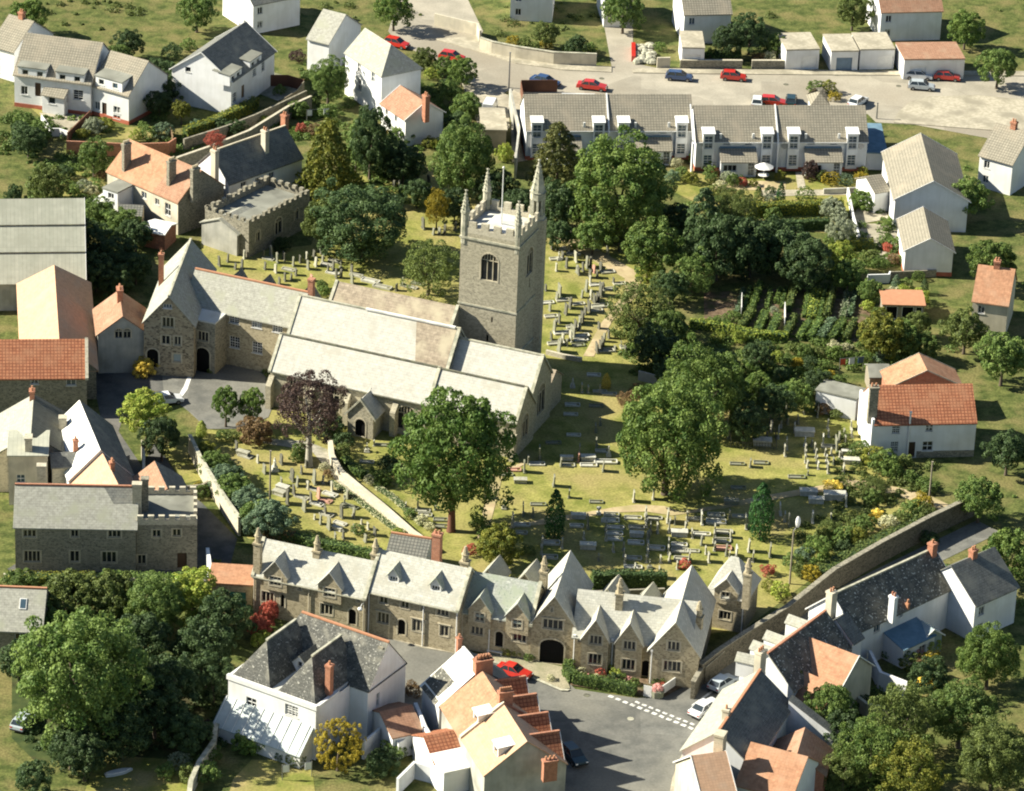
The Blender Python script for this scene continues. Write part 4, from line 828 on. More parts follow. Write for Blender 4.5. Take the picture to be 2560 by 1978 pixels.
for sg in(-1,1):
    y=cy+sg*(h2-t/2); mb.box(cx-h2,cx+h2,y-t/2,y+t/2,20.2,20.9); x=cx+sg*(h2-t/2); mb.box(x-t/2,x+t/2,cy-h2+t,cy+h2-t,20.2,20.9)
    for k in range(4):
        q=-h2+1.0+k*1.65
        m2=MB(); m2.box(cx+q,cx+q+.95,y-t/2,y+t/2,20.9,21.75); m2.build('merlon','stone_pale',tower); m2=MB(); m2.box(x-t/2,x+t/2,cy+q+.01,cy+q+.96,20.9,21.75); m2.build('merlon','stone_pale',tower)
mb.build('parapet','stone_pale',tower)
mb=MB(); mb.add([(cx-h2+t,cy-h2+t,20.25),(cx+h2-t,cy-h2+t,20.25),(cx+h2-t,cy+h2-t,20.25),(cx-h2+t,cy+h2-t,20.25),(cx,cy,20.75)],[(0,1,4),(1,2,4),(2,3,4),(3,0,4)]); mb.build('tower_roof','roof_lead',tower)
def pinn(x,y,z0,r,h,hs,big=False):
    mb=MB(); mb.cyl(x,y,z0,z0+h,r,r,8); mb.cyl(x,y,z0+h*.93,z0+h,r*1.2,r*1.2,8); mb.cyl(x,y,z0+h,z0+h+hs,r*1.02,r*.1,8)
    for k in range(8):
        for j in range(5):
            q=(j+.6)/5.6; rr=r*(1.04-.9*q); a=6.283*(k+.5)/8; mb.blob((x+rr*math.cos(a),y+rr*math.sin(a),z0+h+hs*q),.1,.1,.1,5,3)
    mb.blob((x,y,z0+h+hs),.2 if big else .13,.2 if big else .13,.22,6,4); mb.box(x-.22,x+.22,y-.04,y+.04,z0+h+hs+.05,z0+h+hs+.14); return mb.build('pinnacle','limestone_aged',tower)
e=.35
pinn(cx-h2+e,cy-h2+e,18.6,.5,4.4,2.6); pinn(cx-h2+e,cy+h2-e,20,.5,3.0,2.7); pinn(cx+h2-e,cy-h2+e,18.6,.42,4.2,2.7)
mb=MB(); sx_,sy_=cx+h2-.55,cy+h2-.5; mb.cyl(sx_,sy_,0,20.6,1.3,1.25,8); mb.build('stair_turret','stone_tower',tower)
mb=MB(); mb.cyl(sx_,sy_,20.6,21.1,1.05,1.0,8)
for k in range(8):
    a=6.283*(k+.5)/8; mb.box(sx_+.78*math.cos(a)-.13,sx_+.78*math.cos(a)+.13,sy_+.78*math.sin(a)-.13,sy_+.78*math.sin(a)+.13,21.1,23.2)
mb.cyl(sx_,sy_,23.2,24.0,.98,.98,8); mb.build('turret_lantern','limestone_aged',tower)
mb=MB(); mb.cyl(sx_,sy_,21.1,23.2,.55,.55,8); mb.build('lantern_core','stone_black',tower)
pinn(sx_,sy_,23.9,.9,.35,4.1,True)
mb=MB(); P=G(('T1',1045,1215),20.6); fp=Vector(((P-CO).dot(cX),(P-CO).dot(cY),0)); mb.cyl(fp.x,fp.y,20.4,28.2,.09,.06,8); mb.blob((fp.x,fp.y,28.3),.17,.17,.17); mb.build('flagpole','white_paint',tower)
for f,s_ in(('S',.3),('E',TW-.4)):
    pass
# ================= SCHOOL
W=lambda f,x,y,w_,h_,st,c=None:(f,('S',x,y),w_,h_,st,c)
sc=House('school','stone school with steep slate cross gable and long lit roof beside the church',cat='school',A=('S',365,720),B=('S',605,92),mode='r',W=6.3,he=7.3,rise=3.7,wall='stone_school',roof='roof_slate_light',
  wins=[W('W',355,1005,1.5,1.45,'m3'),W('W',330,1200,1.1,1.3,'m2'),W('W',462,1210,.9,1.3,'m2'),W('W',185,1400,1.5,2.6,'a1'),W('W',455,1400,1.1,1.2,'m1','glass_pale'),W('W',350,825,1.1,.6,'c3')],ohe=.25,ridge='limestone_aged',cop=None)
sc.chim(('S',280,240),12.3,.6,.6,1,'brick_red',zb=5); 
r2=House('x',None,None,frame=(cw(-36.5,2.),CA,15.4),W=6.5,he=7.3,rise=3.3,wall='stone_alms',roof='roof_slate_light',ridge='terracotta',
  wins=[W('S',1090,969,1.4,1.2,'g2'),W('S',1340,1019,1.4,1.2,'g2'),W('S',1570,1069,1.4,1.2,'g2'),W('S',1095,1225,1.4,1.6,'g2'),W('S',1345,1285,1.4,1.6,'g2')],ohe=.3)
r2.pipe('S',4.5,7); merge(sc.root,r2)
pc=House('x',None,None,frame=(cw(-34.0,-2.9),CA,3.3),W=3.4,he=7.0,rise=0,wall='stone_dark',roof='roof_lead',ohe=.02,ohg=.02,wins=[('S',(1.65,5.0),1.5,1.4,'m3'),('S',(1.65,1.75),1.9,3.4,'a1')]); merge(sc.root,pc)
for x in(-33.5,-29.5,-23.6):
    g=House('x',None,None,frame=(cw(x,6.4),rad(-21+90),2.6),W=3.0,he=6.2,rise=2.2,wall='stone_dark',roof='roof_slate',ohe=.2); merge(sc.root,g)
h=House('chapel_house','white-fronted gabled house with orange roof and twin arched windows left of school',cat='house',A=('B1',1035,985),B=('B1',1005,770),mode='r',W=6.2,he=5.4,rise=2.4,wall='render_grey',roof='roof_brown',wins=[('W',('B1',1000,1125),.9,1.3,'a2'),('W',('B1',1072,1125),.9,1.3,'a2')])
h.chim(('B1',1010,745),9.4,1.4,.7,3,'brick_red'); 

# ================= ALMSHOUSES ALONG THE STREET
def K(i,f,x,y,w_,h_,st,c=None): return (f,('K%d'%i,x,y),w_,h_,st,c)
al=dict(wall='stone_alms',cop='limestone_aged',ohe=.3)
a1=House('almshouse','long stone almshouse with two stone gabled dormers at the left end of the row',cat='almshouse',A=('K1',180,595),B=('K1',1655,905),W=5.8,he=5.2,rise=2.9,roof='roof_alms',group='almshouses facing the street',
  wins=[K(1,'S',365,910,1.5,1.35,'m3'),K(1,'S',1140,1075,1.5,1.4,'m3'),K(1,'S',1480,1170,.95,2.0,'a1'),K(1,'S',785,775,.45,.85,'m1'),K(1,'S',1562,940,.4,.7,'m1'),K(1,'S',560,960,.5,1.7,'a1')],gutter='limestone_aged',**al)
for t,xs in ((('K1',500,480),480),(('K1',1200,640),1195)):
    s_,_=a1.hit('S',('K1',xs,700 if xs<900 else 820)); a1.gablet(s_,2.8,3.7,5.75,7.5,[((0,4.95),1.4,1.15,'m3')],oh=.2,off=.36)
for x in(.12,a1.L*.5,a1.L-.15): a1.pipe('S',x,4.6,'ashlar')
a1.chim(('K1',240,0),10.9,.8,.8,0,'stone_alms',taper=True); a1.chim(('K1',1020,100),10.2,.8,.8,0,'stone_alms',taper=True); a1.chim(('K1',1790,140),10.6,.8,.8,0,'stone_alms',taper=True)
mb=MB(); P=a1.loc(G(('K1',1660,960),4.3)); mb.tube([(P.x,-a1.hw-.1,4.4),(P.x,-a1.hw-.7,4.5),(P.x,-a1.hw-1.1,4.3)],[.04,.04,.04],6); mb.blob((P.x,-a1.hw-1.15,4.15),.32,.25,.22); lampo=mb.build('wall_lamp','white_paint',a1.root)
a2=House('almshouse','stone almshouse with two small white wooden dormers, second section from the left',cat='almshouse',A=('K1',1690,805),B=('K2',725,805),W=6.6,he=5.8,rise=3.3,roof='roof_alms',group='almshouses facing the street',
  wins=[K(1,'S',1890,940,1.05,1.2,'m2'),K(2,'S',60,745,1.0,1.15,'m2'),K(2,'S',277,790,.4,.9,'m1'),K(2,'S',530,840,1.45,1.15,'m3'),K(1,'S',1885,1190,1.45,1.4,'m3h'),K(2,'S',20,1030,.95,2.0,'a1'),K(2,'S',225,1015,1.45,1.5,'m3h'),K(2,'S',548,1080,1.05,1.35,'m2h')],gutter='limestone_aged',**al)
for t in (('K1',2030,640),('K2',450,530)):
    s_,_=a2.hit('S',t,-1.1); b=a2; sl=b.rise/b.hw
    # small wooden dormer set up the slope
    y0=-b.hw+.95; zb=b.he+.95*sl; mb=MB(); fr=(Vector((0,y0,0)),Vector((1,0,0)),Vector((0,-1,0)))
    panel(mb,fr,[(s_-.65,zb),(s_+.65,zb),(s_+.65,zb+.85),(s_,zb+1.75),(s_-.65,zb+.85)],[opening(s_,zb+.45,1.0,.6,'c')]); 
    for sg in(-1,1): mb.add([(s_+sg*.65,y0,zb),(s_+sg*.65,y0+.8,zb+.75),(s_+sg*.65,y0,zb+.75)],[(0,1,2)])
    g=mb.build('dormer','white_paint',b.root); window(g,fr,s_,zb+.45,1.0,.6,'c3'); mb=MB()
    for sg in(-1,1): mb.slab([(s_+sg*.9,y0-.2,zb+.55),(s_,y0-.2,zb+1.8),(s_,y0+1.8,zb+1.8),(s_+sg*.9,y0+.55,zb+.55)],.1)
    mb.build('dormer_roof','roof_alms_mossy',g)
for x in(.15,a2.L*.62,a2.L-.1): a2.pipe('S',x,5.3,'white_paint')
a2.chim(('K2',815,30),11.2,.9,.9,0,'stone_alms',taper=True)
a2.chim(('C2',1665,1260),10.6,1.0,.8,2,'brick_red',zb=3)
a3=House('almshouse','mossy-roofed stone almshouse with two stone gabled dormers left of the archway',cat='almshouse',A=('K2',770,822),B=('K2',1630,975),W=6.2,he=4.9,rise=3.3,roof='roof_alms_mossy',group='almshouses facing the street',
  wins=[K(2,'S',955,1065,1.5,1.35,'m3h'),K(2,'S',1480,1150,1.6,1.35,'m3h'),K(2,'S',1230,1180,.95,2.0,'a1'),K(2,'S',1244,945,.3,.5,'m1')],**al)
for xs,wy in((1000,845),(1465,915)):
    s_,_=a3.hit('S',('K2',xs,wy)); a3.gablet(s_,2.6,3.3,5.5,7.2,[((0,4.6),1.1,1.1,'m2')],off=.36)
a3.pipe('S',.1,4.5,'ashlar'); a3.pipe('S',a3.hit('S',('K2',1115,1000))[0],4.5,'white_paint')
a3.chim(('K2',1795,150),10.8,.8,.8,0,'stone_alms',taper=True)
gt=House('gatehouse','gabled stone gatehouse with a wide dark carriage arch in the almshouse row',cat='gatehouse',A=('K3',150,520),B=('K3',300,80),mode='r',W=5.0,he=5.0,rise=3.6,roof='roof_alms',wall='stone_alms',ohe=.3,cop=None,ohg=.25,
  wins=[K(3,'W',127,800,2.3,1.25,'m4h'),('W',(2.42,1.58),2.75,3.1,'t1'),('W',('K3',118,650),.25,.5,'m1')])
# gate opening gets its surround from the arch; neighbouring range right of it
a4=House('almshouse','stone almshouse with two gables and front garden right of the archway',cat='almshouse',A=('K3',330,905),B=('K3',1500,1030),W=7.4,he=4.3,rise=3.7,roof='roof_alms',group='almshouses facing the street',
  wins=[('S',('K3',392,950),.35,.6,'m1'),('S',('K3',1050,1250),1.0,2.1,'a1')],wall='stone_alms',cop=None,ohe=.3)
for xs,w_,zp,tw,bw_ in((553,3.,6.9,('K3',553,955),('K3',545,1145)),(892,3.0,6.9,('K3',887,1010),('K3',877,1200))):
    s_,_=a4.hit('S',(tw[0],xs,955)); a4.gablet(s_,w_,0,4.4,zp,[(tw,1.4,1.15,'m3'),(bw_,1.5,1.4,'m3')],off=.7)
a4.pipe('S',a4.hit('S',('K3',340,1000))[0],4.2,'white_paint'); a4.pipe('S',a4.hit('S',('K3',722,1000))[0],4.2,'white_paint'); a4.pipe('S',a4.hit('S',('K3',1000,1100))[0],4.2,'white_paint')
a4.chim(('K3',800,340),10.6,.8,.8,0,'stone_alms',taper=True,zb=5)
gg=House('x',None,None,A=('K3',1350,780),B=('K3',1505,225),mode='r',W=5.4,he=4.4,rise=3.7,roof='roof_alms',wall='stone_alms',ohe=.3,ohg=.2,
  wins=[K(3,'W',1325,1015,1.4,1.2,'m3'),K(3,'W',1310,1215,2.0,1.35,'m4')])
gg.pipe('W',.25,4.2,'white_paint'); merge(a4.root,gg)
lg=House('lodge','small stone lodge with pyramid slate roof behind the almshouse row, beside the lane',cat='lodge',A=('K3',1660,460),B=('K3',2040,535),W=5.4,he=4.6,rise=3.4,hip=(1.8,1.8),roof='roof_alms',wall='stone_alms',ohe=.3,
  wins=[K(3,'S',1835,710,1.4,1.1,'m3')])
s_,_=lg.hit('S',('K3',1850,520)); lg.gablet(s_,2.7,3.4,5.2,6.7,[(('K3',1838,515),1.0,1.0,'m2')],off=.3)
lg.chim(('K3',2075,145),10.6,.8,.8,0,'stone_alms',taper=True); lg.pipe('S',lg.L-.2,4.4,'white_paint')
lg.chim(('K3',1585,570),8.4,.9,.8,0,'stone_alms',taper=True,zb=0)
for i,(t,hr_) in enumerate(((('K3',700,415),6.3),(('K3',1045,490),5.6),(('K2',1590,325),6.0),(('K2',1130,275),6.0))):
    P=G(t,hr_); g=House('rear_wing',['narrow slate gable behind the right almshouse beside its ridge chimney','slate gable behind the right almshouse, right of its ridge chimney','gable tip behind the mossy almshouse nearest the gatehouse','gable tip behind the mossy almshouse near the round bush'][i],'rear wing',frame=(P-Vector((.3,.9,0))*1.0-Vector((0,0,P.z)),rad(70),3.4),W=2.6,he=hr_-1.7,rise=1.7,roof='roof_slate_light',wall='stone_alms',ohe=.15,verge='limestone_aged')
# small brick-and-slate outbuilding behind the row
ob=House('outhouse','low outhouse with grey slate roof and white side behind the almshouses',cat='outbuilding',A=('C2',1240,1430),B=('C2',1560,1480),W=4.2,he=2.4,rise=1.5,wall='render_white',roof='roof_grey_tile',ridge='terracotta')
# ================= HOUSES NORTH
def Z(f,c,x,y,w_,h_,st,col=None): return (f,(c,x,y),w_,h_,st,col)
def terrace(label,A,B,bays,porches,lowc,toilets,vents,dl=None):
    h=House('terrace_houses',label,'terraced houses',A=A,B=B,W=9,he=4.6,rise=3.4,wall='render_white',roof='roof_tile_tan',plinth='red_plinth',ohe=.25,group='white terraces with tan tiled roofs',gutter='white_paint',
      wins=[Z('S',c,x,y,1.0,.45,'c1') for c,x,y in toilets])
    for c,x,yt,yb in bays:
        s_,_=h.hit('S',(c,x,yt)); h.boxd(s_,1.6,.5,5.75,off=.35,depth=1.7,wins=[((0,4.5),1.2,1.9,'g1','glass_blue'),((0,1.8),1.2,1.6,'g1','glass_blue')],roof='render_white',name='bay')
    for c,x0,x1 in porches:
        a,_=h.hit('S',(c,x0,1100)); b,_=h.hit('S',(c,x1,1100)); h.lean('S',a,b,2.0,2.3,3.5,'render_white','roof_tile_tan',wins=[((b-.75,1.1),.9,2.0,'g2'),((a+1.3,1.3),1.9,1.0,'c3','glass_dark')],name='porch')
        mb=MB(); mb.box(a,b,-h.hw-.3,-h.hw,3.6,3.75); mb.build('canopy_strip','felt_blue',h.root)
    for c,x,y in vents:
        P=h.loc(G((c,x,y),6.0)); mb=MB(); y_=max(P.y,-h.hw+.3); z=h.he+(h.hw+y_)*h.rise/h.hw; mb.box(P.x-.16,P.x+.16,y_-.12,y_+.12,z,z+.75); mb.build('vent','white_paint',h.root)
    for c,x in dl or []:
        s_,_=h.hit('S',(c,x,1000)); mb=MB(); sl=h.rise/h.hw; mb.add([(s_-.1,-h.hw-.35,h.he-.05),(s_+.1,-h.hw-.35,h.he-.05),(s_+.1,0,h.hr+.22),(s_-.1,0,h.hr+.22),(s_-.1,-h.hw-.35,h.he+.3),(s_+.1,-h.hw-.35,h.he+.3),(s_+.1,0,h.hr+.3),(s_-.1,0,h.hr+.3)],[(0,1,5,4),(4,5,6,7),(0,4,7,3),(1,2,6,5)]); mb.box(s_-.12,s_+.12,-h.hw-.7,-h.hw+.05,0,4.5); mb.build('party_wall','render_white',h.root)
    return h
t1=terrace('left white terrace with tan roof facing the churchyard, half behind trees',('A3',392,892),('A3',1795,892),[('A3',1000,900,0),('A3',1210,900,0),('A3',1700,900,0),('A3',480,900,0)],[('A3',1300,1600),('A3',560,840)],0,[('A3',1355,910),('A3',1545,910)],[('A3',890,840),('A3',1320,830),('A3',1600,820),('A3',460,840)],[('A3',1080)])
t2=terrace('right white terrace with tan roof and front gardens below the road',('A3',1825,987),('A4',1380,987),[('A3',1925,1000,0),('A4',530,1000,0),('A4',755,1000,0),('A4',1250,1000,0)],[('A4',130,430),('A4',845,1150)],0,[('A4',190,1010),('A4',375,1010),('A4',905,1005),('A4',1095,1005)],[('A4',150,920),('A4',425,920),('A4',865,910),('A4',1145,910)],[('A3',1795),('A4',622)])
for x in (680,1320):
    s_,z_=t2.hit('S',('A4',x,1025)); o_,t_,n_=t2.F['S']; mb=MB(); mb.cyl(0,0,-.03,.03,.45,.45,14); q=mb.build('satellite_dish','metal_grey',t2.root); q.location=o_+t_*s_+Vector((0,-.15,z_)); q.rotation_euler=(rad(80),0,0)
# NW terrace
nw1=House('white_terrace','large white house with tan tiled roof and three flat dormers at the top left',cat='house',A=('A1',120,420),B=('A1',765,505),W=10.5,he=5.0,rise=4.2,wall='render_white',roof='roof_tile_tan',plinth='red_plinth',group='white houses at the top left',
   wins=[Z('S','A1',320,555,.9,2.1,'d','door_brown'),Z('S','A1',205,560,1.0,1.3,'c2'),Z('S','A1',660,600,1.5,1.5,'g1')])
sl=nw1.rise/nw1.hw
def fd(h,c,x,y,w_,wl,name='dormer'):
    s_,_=h.hit('S',(c,x,y)); h.boxd(s_,w_,4.6,6.2,off=.05,depth=2.8,wins=[((dx,5.45),.95,.85,'c1') for dx in wl],roof='felt',name=name)
fd(nw1,'A1',270,380,4.2,(-1.,1.2)); fd(nw1,'A1',590,440,4.2,(-1.1,1.1))
ex=House('x',None,None,A=('A1',355,590),B=('A1',540,622),W=5.4,he=2.9,rise=1.5,wall='render_white',roof='roof_tile_tan',wins=[Z('S','A1',437,645,1.1,1.1,'c1'),Z('E','A1',575,620,.8,1.2,'c1')]); merge(nw1.root,ex)
nw2=House('white_house','white end house with tan roof and bare lit gable wall at the top left',cat='house',A=('A1',772,512),B=('A1',1085,600),W=9.4,he=4.6,rise=3.6,wall='render_white',roof='roof_tile_tan',plinth='red_plinth',group='white houses at the top left',
   wins=[Z('S','A1',820,690,.9,1.2,'c2'),Z('S','A1',880,720,.8,2.0,'d','door_brown'),Z('S','A1',985,725,1.2,1.0,'c2'),Z('S','A1',985,785,1.2,.5,'c2')])
fd(nw2,'A1',920,550,4.6,(-1.3,1.1))
nw3=House('white_house','white semi with dark slate roof and two gable windows at the top left',cat='house',A=('A1',1700,243),B=('A2',45,-10),mode='r',W=9.6,he=5.2,rise=3.4,wall='render_white',roof='roof_slate',verge='white_paint',group='white houses at the top left',
   wins=[Z('W','A1',1585,385,.9,.8,'c1'),Z('W','A1',1815,455,.9,.9,'c1'),Z('S','A1',1980,620,1.1,1.5,'g1'),Z('S','A1',2048,570,.9,2.0,'d','timber'),Z('S','A2',122,400,1.0,1.3,'g1'),Z('S','A2',195,350,.9,1.6,'g1')])
for c,x,y in(('A1',1985,440),('A2',130,230)): fd(nw3,c,x,y,3.6,(-.8,.8))
nw4=House('white_house','white house with cream roof behind the round tree at the top edge',cat='house',A=('A2',570,120),B=('A2',750,165),mode='e',W=9,he=5.0,rise=3.0,wall='render_white',roof='roof_slate_light',group='white houses at the top left')
nw5=House('white_house','tall white villa with hipped slate roof near the road',cat='house',A=('A2',890,233),B=('A2',1196,430),W=6.6,he=6.6,rise=3.0,hip=(0,3.0),wall='render_white',roof='roof_slate_light',ohe=.25,group='white houses at the top left',
   wins=[Z('S','A2',1005,370,.95,1.5,'s2'),Z('S','A2',1122,450,.9,1.4,'s2'),Z('S','A2',1008,515,1.1,1.9,'s2')])
cb=House('cottage','white cottage with red-brown tiled roof joined to the tall villa',cat='cottage',A=('A2',1195,668),B=('A2',1397,806),W=6.2,he=4.2,rise=2.0,wall='render_white',roof='roof_brown',verge='white_paint',
   wins=[Z('S','A2',1238,740,.8,1.1,'c2'),Z('S','A2',1316,795,.8,1.1,'c2')]); cb.chim(('A2',1570,600),7.9,.9,.7,2,'brick_red')
cb.chim(('A2',1205,545),0.5,.3,.3,0,'render_white',zb=.0)
orr=House('orange_roof_house','cream and stone house pair with a large orange tiled roof, upper left',cat='house',A=('A1',905,1243),B=('A1',1502,1506),W=8.4,he=4.8,rise=3.4,wall='render_cream',roof='roof_orange',ohe=.2,
   wins=[Z('S','A1',1215,1445,1.0,1.0,'c2'),Z('S','A1',1325,1500,.8,.9,'c2'),Z('S','A1',1415,1565,1.1,1.8,'s2')])
for c in (('A1',1065,1005),('A1',1445,1150),('A1',1645,1215)): orr.chim(c,9.4,.55,1.3,4,'stone_dark',pm='pot_buff')
mb=MB(); mb.box(orr.L*.68,orr.L+.14,-orr.hw-.1,-.02,0,.001); sl=orr.rise/orr.hw
mb=MB(); mb.slab([(orr.L*.66,-orr.hw-.2,orr.he-.2*sl+.15),(orr.L+.14,-orr.hw-.2,orr.he-.2*sl+.15),(orr.L+.14,-.05,orr.hr-.05*sl+.15),(orr.L*.66,-.05,orr.hr-.05*sl+.15)],.02); mb.build('newer_tiles','roof_brown',orr.roof); orr.facing('E',0,0,0,0,'stone_dark',gable=True)
e1=House('x',None,None,A=('A1',868,1388),B=('A1',992,1428),W=3.6,he=4.4,rise=0,wall='render_white',roof='felt',ohe=.1,ohg=.1,wins=[Z('S','A1',935,1450,1.0,.8,'c2')]); merge(orr.root,e1)
e2=House('x',None,None,A=('B1',1000,132),B=('B1',1190,142),W=3.2,he=2.4,rise=.9,wall='render_cream',roof='roof_grey_tile',ohe=.1); merge(orr.root,e2)
e3=House('x',None,None,A=('A1',785,1500),B=('A1',870,1520),W=3,he=2.4,rise=0,wall='render_white',roof='roof_lead'); merge(orr.root,e3)
e4=House('shed','pale-roofed shed below the orange-roofed house',cat='shed',A=('B1',1210,255),B=('B1',1390,290),W=3.6,he=2.4,rise=.5,wall='brick_red',roof='roof_white')
gc=House('cottage','white gabled cottage with dark slate roof beside the orange-roofed house',cat='cottage',A=('A1',1780,1085),B=('A2',375,868),mode='r',W=7.2,he=4.6,rise=3.4,wall='render_white',roof='roof_slate',ridge='ashlar',ohe=.25,
   wins=[('S',(5.3,3.4),.8,1.1,'c2'),('S',(7.9,3.4),1.0,1.2,'c2'),('S',(2.7,3.7),1.0,.8,'c2')])
for c in(('A1',1812,1060),('A2',212,895),('A2',378,765)): gc.chim(c,9.5,.7,.9,2,'brick_red' if c[0]=='A2' and c[1]>300 else 'render_cream')
# ruined castellated building
ru=House('castellated_ruin','roofless stone building with battlemented walls on the churchyard edge',cat='ruin',A=('B2',75,200),B=('A2',590,1420),W=7.4,he=5.,rise=0,wall='stone_dark',roof='felt',ohe=-.5,ohg=-.5,wins=[('S',('B2',325,215),1.5,2.4,'a2'),('S',(2,2.6),.9,1.6,'a2'),('S',(10.4,2.8),.9,1.6,'a2')])
ru.roof.location.z=-.9
def merlons(root,boxes,mat='stone_pale'):
    for bb in boxes: m2=MB(); m2.box(*bb); m2.build('merlon',mat,root)
merlons(ru.root,[(i*ru.L/11.6,i*ru.L/11.6+.62,y+.02,y+.48,5.0,5.45+.12*math.sin(i*2.1)) for i in range(12) for y in(-ru.hw,ru.hw-.5)]+[(x,x+.46,-ru.hw+.9+i*1.2,-ru.hw+1.5+i*1.2,5.0,5.45) for i in range(6) for x in(.02,ru.L-.48)],'stone_dark')
for y0,y1 in((-ru.hw+.01,-ru.hw+.5),(ru.hw-.5,ru.hw-.01)):
    mb=MB(); mb.box(.01,ru.L-.01,y0,y1,4.0,5.0); mb.build('parapet','stone_dark',ru.root)
rw=House('x',None,None,frame=(ru.o+Vector((-1,0,0)),ru.ang,6.5),W=6,he=3.2,rise=1.3,wall='render_grey',roof='roof_slate_light'); 
for c in rw.root.children: pass
rw.root['label']='pale slate roof of the store behind the battlemented ruin'; rw.root['category']='store'; rw.root.name='store_building'
# left sheds
sh=House('warehouse','big pale sheet-roofed warehouse at the left edge',cat='warehouse',A=('B1',-700,706),B=('B1',712,690),W=19,he=4,rise=7.4,wall='render_grey',roof='roof_sheet',ohg=.2,verge='white_paint')
for k in (.34,.67):
    mb=MB(); y=-sh.hw*(1-k); z=sh.he+sh.rise*k+.16; mb.box(-.2,sh.L+.2,y-.08,y+.08,z,z+.12); mb.build('roof_joint','stone_black',sh.roof)
og=House('warehouse','gabled hall with plain orange roof running towards the red-tiled building, left edge',cat='hall',A=('B1',500,1190),B=('B1',452,462),mode='r',W=9.0,he=4.2,rise=3.9,hip=(0,3.2),wall='stone_dark',roof='roof_orange_pale',ohg=.1)
rp=House('pantile_house','blue-grey stone building with red pantile roof at the left edge',cat='building',A=('B1',-300,1500),B=('B1',732,1492),W=7.6,he=5.,rise=3.2,wall='stone_dark',roof='roof_pantile',wins=[Z('S','B1',600,1535,1.2,1.0,'c2'),Z('S','B1',290,1530,1.0,.8,'c2')],cop='stone_pale')
cg=House('corrugated_building','old building with corrugated dark slope and pale lit slope, left edge',cat='building',A=('C1',265,430),B=('C1',288,100),mode='r',W=9.5,he=4.6,rise=3.0,wall='stone_pale',roof='roof_corrugated',hip=(0,0))
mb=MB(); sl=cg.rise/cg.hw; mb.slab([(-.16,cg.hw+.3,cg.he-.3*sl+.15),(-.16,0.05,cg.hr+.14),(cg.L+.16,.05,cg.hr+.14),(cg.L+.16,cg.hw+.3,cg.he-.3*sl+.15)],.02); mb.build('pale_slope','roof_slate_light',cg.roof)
cg.chim(('C1',270,50),8.8,1.0,.6,2,'brick_red'); cg.chim(('C1',240,440),8.6,1.2,.8,0,'stone_pale'); cg.chim(('C1',530,275),7.2,.9,.9,0,'stone_pale')
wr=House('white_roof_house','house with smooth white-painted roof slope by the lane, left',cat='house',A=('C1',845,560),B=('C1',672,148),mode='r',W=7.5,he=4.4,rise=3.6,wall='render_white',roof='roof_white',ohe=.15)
wr.slope(-1,'roof_slate',name='painted_shade_slope'); wr.chim(('C1',637,470),7.6,.55,.55,1,'brick_red',zb=4)  # slope away from the sun coloured as dark slate to carry its shade
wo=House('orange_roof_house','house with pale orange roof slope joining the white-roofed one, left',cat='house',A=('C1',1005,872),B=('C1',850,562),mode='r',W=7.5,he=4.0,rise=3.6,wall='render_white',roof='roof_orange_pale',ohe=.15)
wo.slope(-1,'roof_slate',name='painted_shade_slope'); wo.chim(('C1',945,655),8.6,.6,.5,2,'brick_red',zb=4)  # right-hand slope darkened by colour to stand for its shade
cw1=House('cream_wing','cream-walled rear wing with a flat grey roof behind the long slate house',cat='building',A=('C1',70,600),B=('C1',400,600),W=6,he=6.6,rise=.6,wall='render_cream',roof='roof_sheet',wins=[Z('S','C1',175,800,1.0,1.1,'s2')])
cw1.chim(('C1',350,680),8.2,1.0,.8,0,'stone_pale')
rst=House('ruined_gable','broken stone gable wing with ragged dark slates behind the long slate house',cat='building',A=('C1',440,700),B=('C1',640,690),W=3.5,he=5.2,rise=.8,wall='stone_pale',roof='roof_slate')
ab=House('stone_house','long stone house with pale slate roof at the left, facing the garden',cat='house',A=('C1',125,1195),B=('C1',1145,1213),W=7.2,he=5.8,rise=3.3,wall='stone_dark',roof='roof_slate_light',ohg=.2,ridge='brick_red',
   wins=[Z('S','C1',250,1262,1.5,1.0,'m3'),Z('S','C1',630,1262,.9,1.0,'m2'),Z('S','C1',965,1265,1.5,1.0,'m3'),Z('S','C1',272,1455,1.9,1.5,'m4'),Z('S','C1',630,1455,1.1,1.5,'m2'),Z('S','C1',920,1462,1.7,1.5,'m3')])
mb=MB(); sl=ab.rise/ab.hw; mb.slab([(ab.L-2.6,-ab.hw*.45,ab.hr-ab.hw*.45*sl+.155),(ab.L+.1,-ab.hw*.42,ab.hr-ab.hw*.42*sl+.155),(ab.L+.1,-.1,ab.hr-.1*sl+.155),(ab.L-3.8,-.1,ab.hr-.1*sl+.155)],.02); mb.build('blue_slates','roof_slate',ab.roof)
ab.chim(('C1',1155,835),10.3,1.0,.8,0,'stone_pale'); ab.chim(('C1',1222,790),10.3,.8,.8,0,'stone_dark')
cs=House('x',None,None,A=('C1',1150,1190),B=('C1',1663,1190),W=7.4,he=5.9,rise=0,wall='stone_dark',roof='felt',ohe=-.4,ohg=-.4,wins=[Z('S','C1',1320,1262,1.0,1.0,'m2'),Z('S','C1',1490,1255,1.0,1.0,'m2'),Z('S','C1',1195,1482,1.0,1.3,'m2'),Z('S','C1',1535,1490,1.1,2.0,'d')])  # dark felt colour stands for the shade lying on this roof
mb=MB()
for y in(-cs.hw,cs.hw-.4): mb.box(0,cs.L,y+.003,y+.4,5.9,6.5)
for x in(0,cs.L-.4): mb.box(x+.003,x+.397,-cs.hw+.4,cs.hw-.4,5.9,6.5)
mb.build('parapet','stone_pale',cs.root)
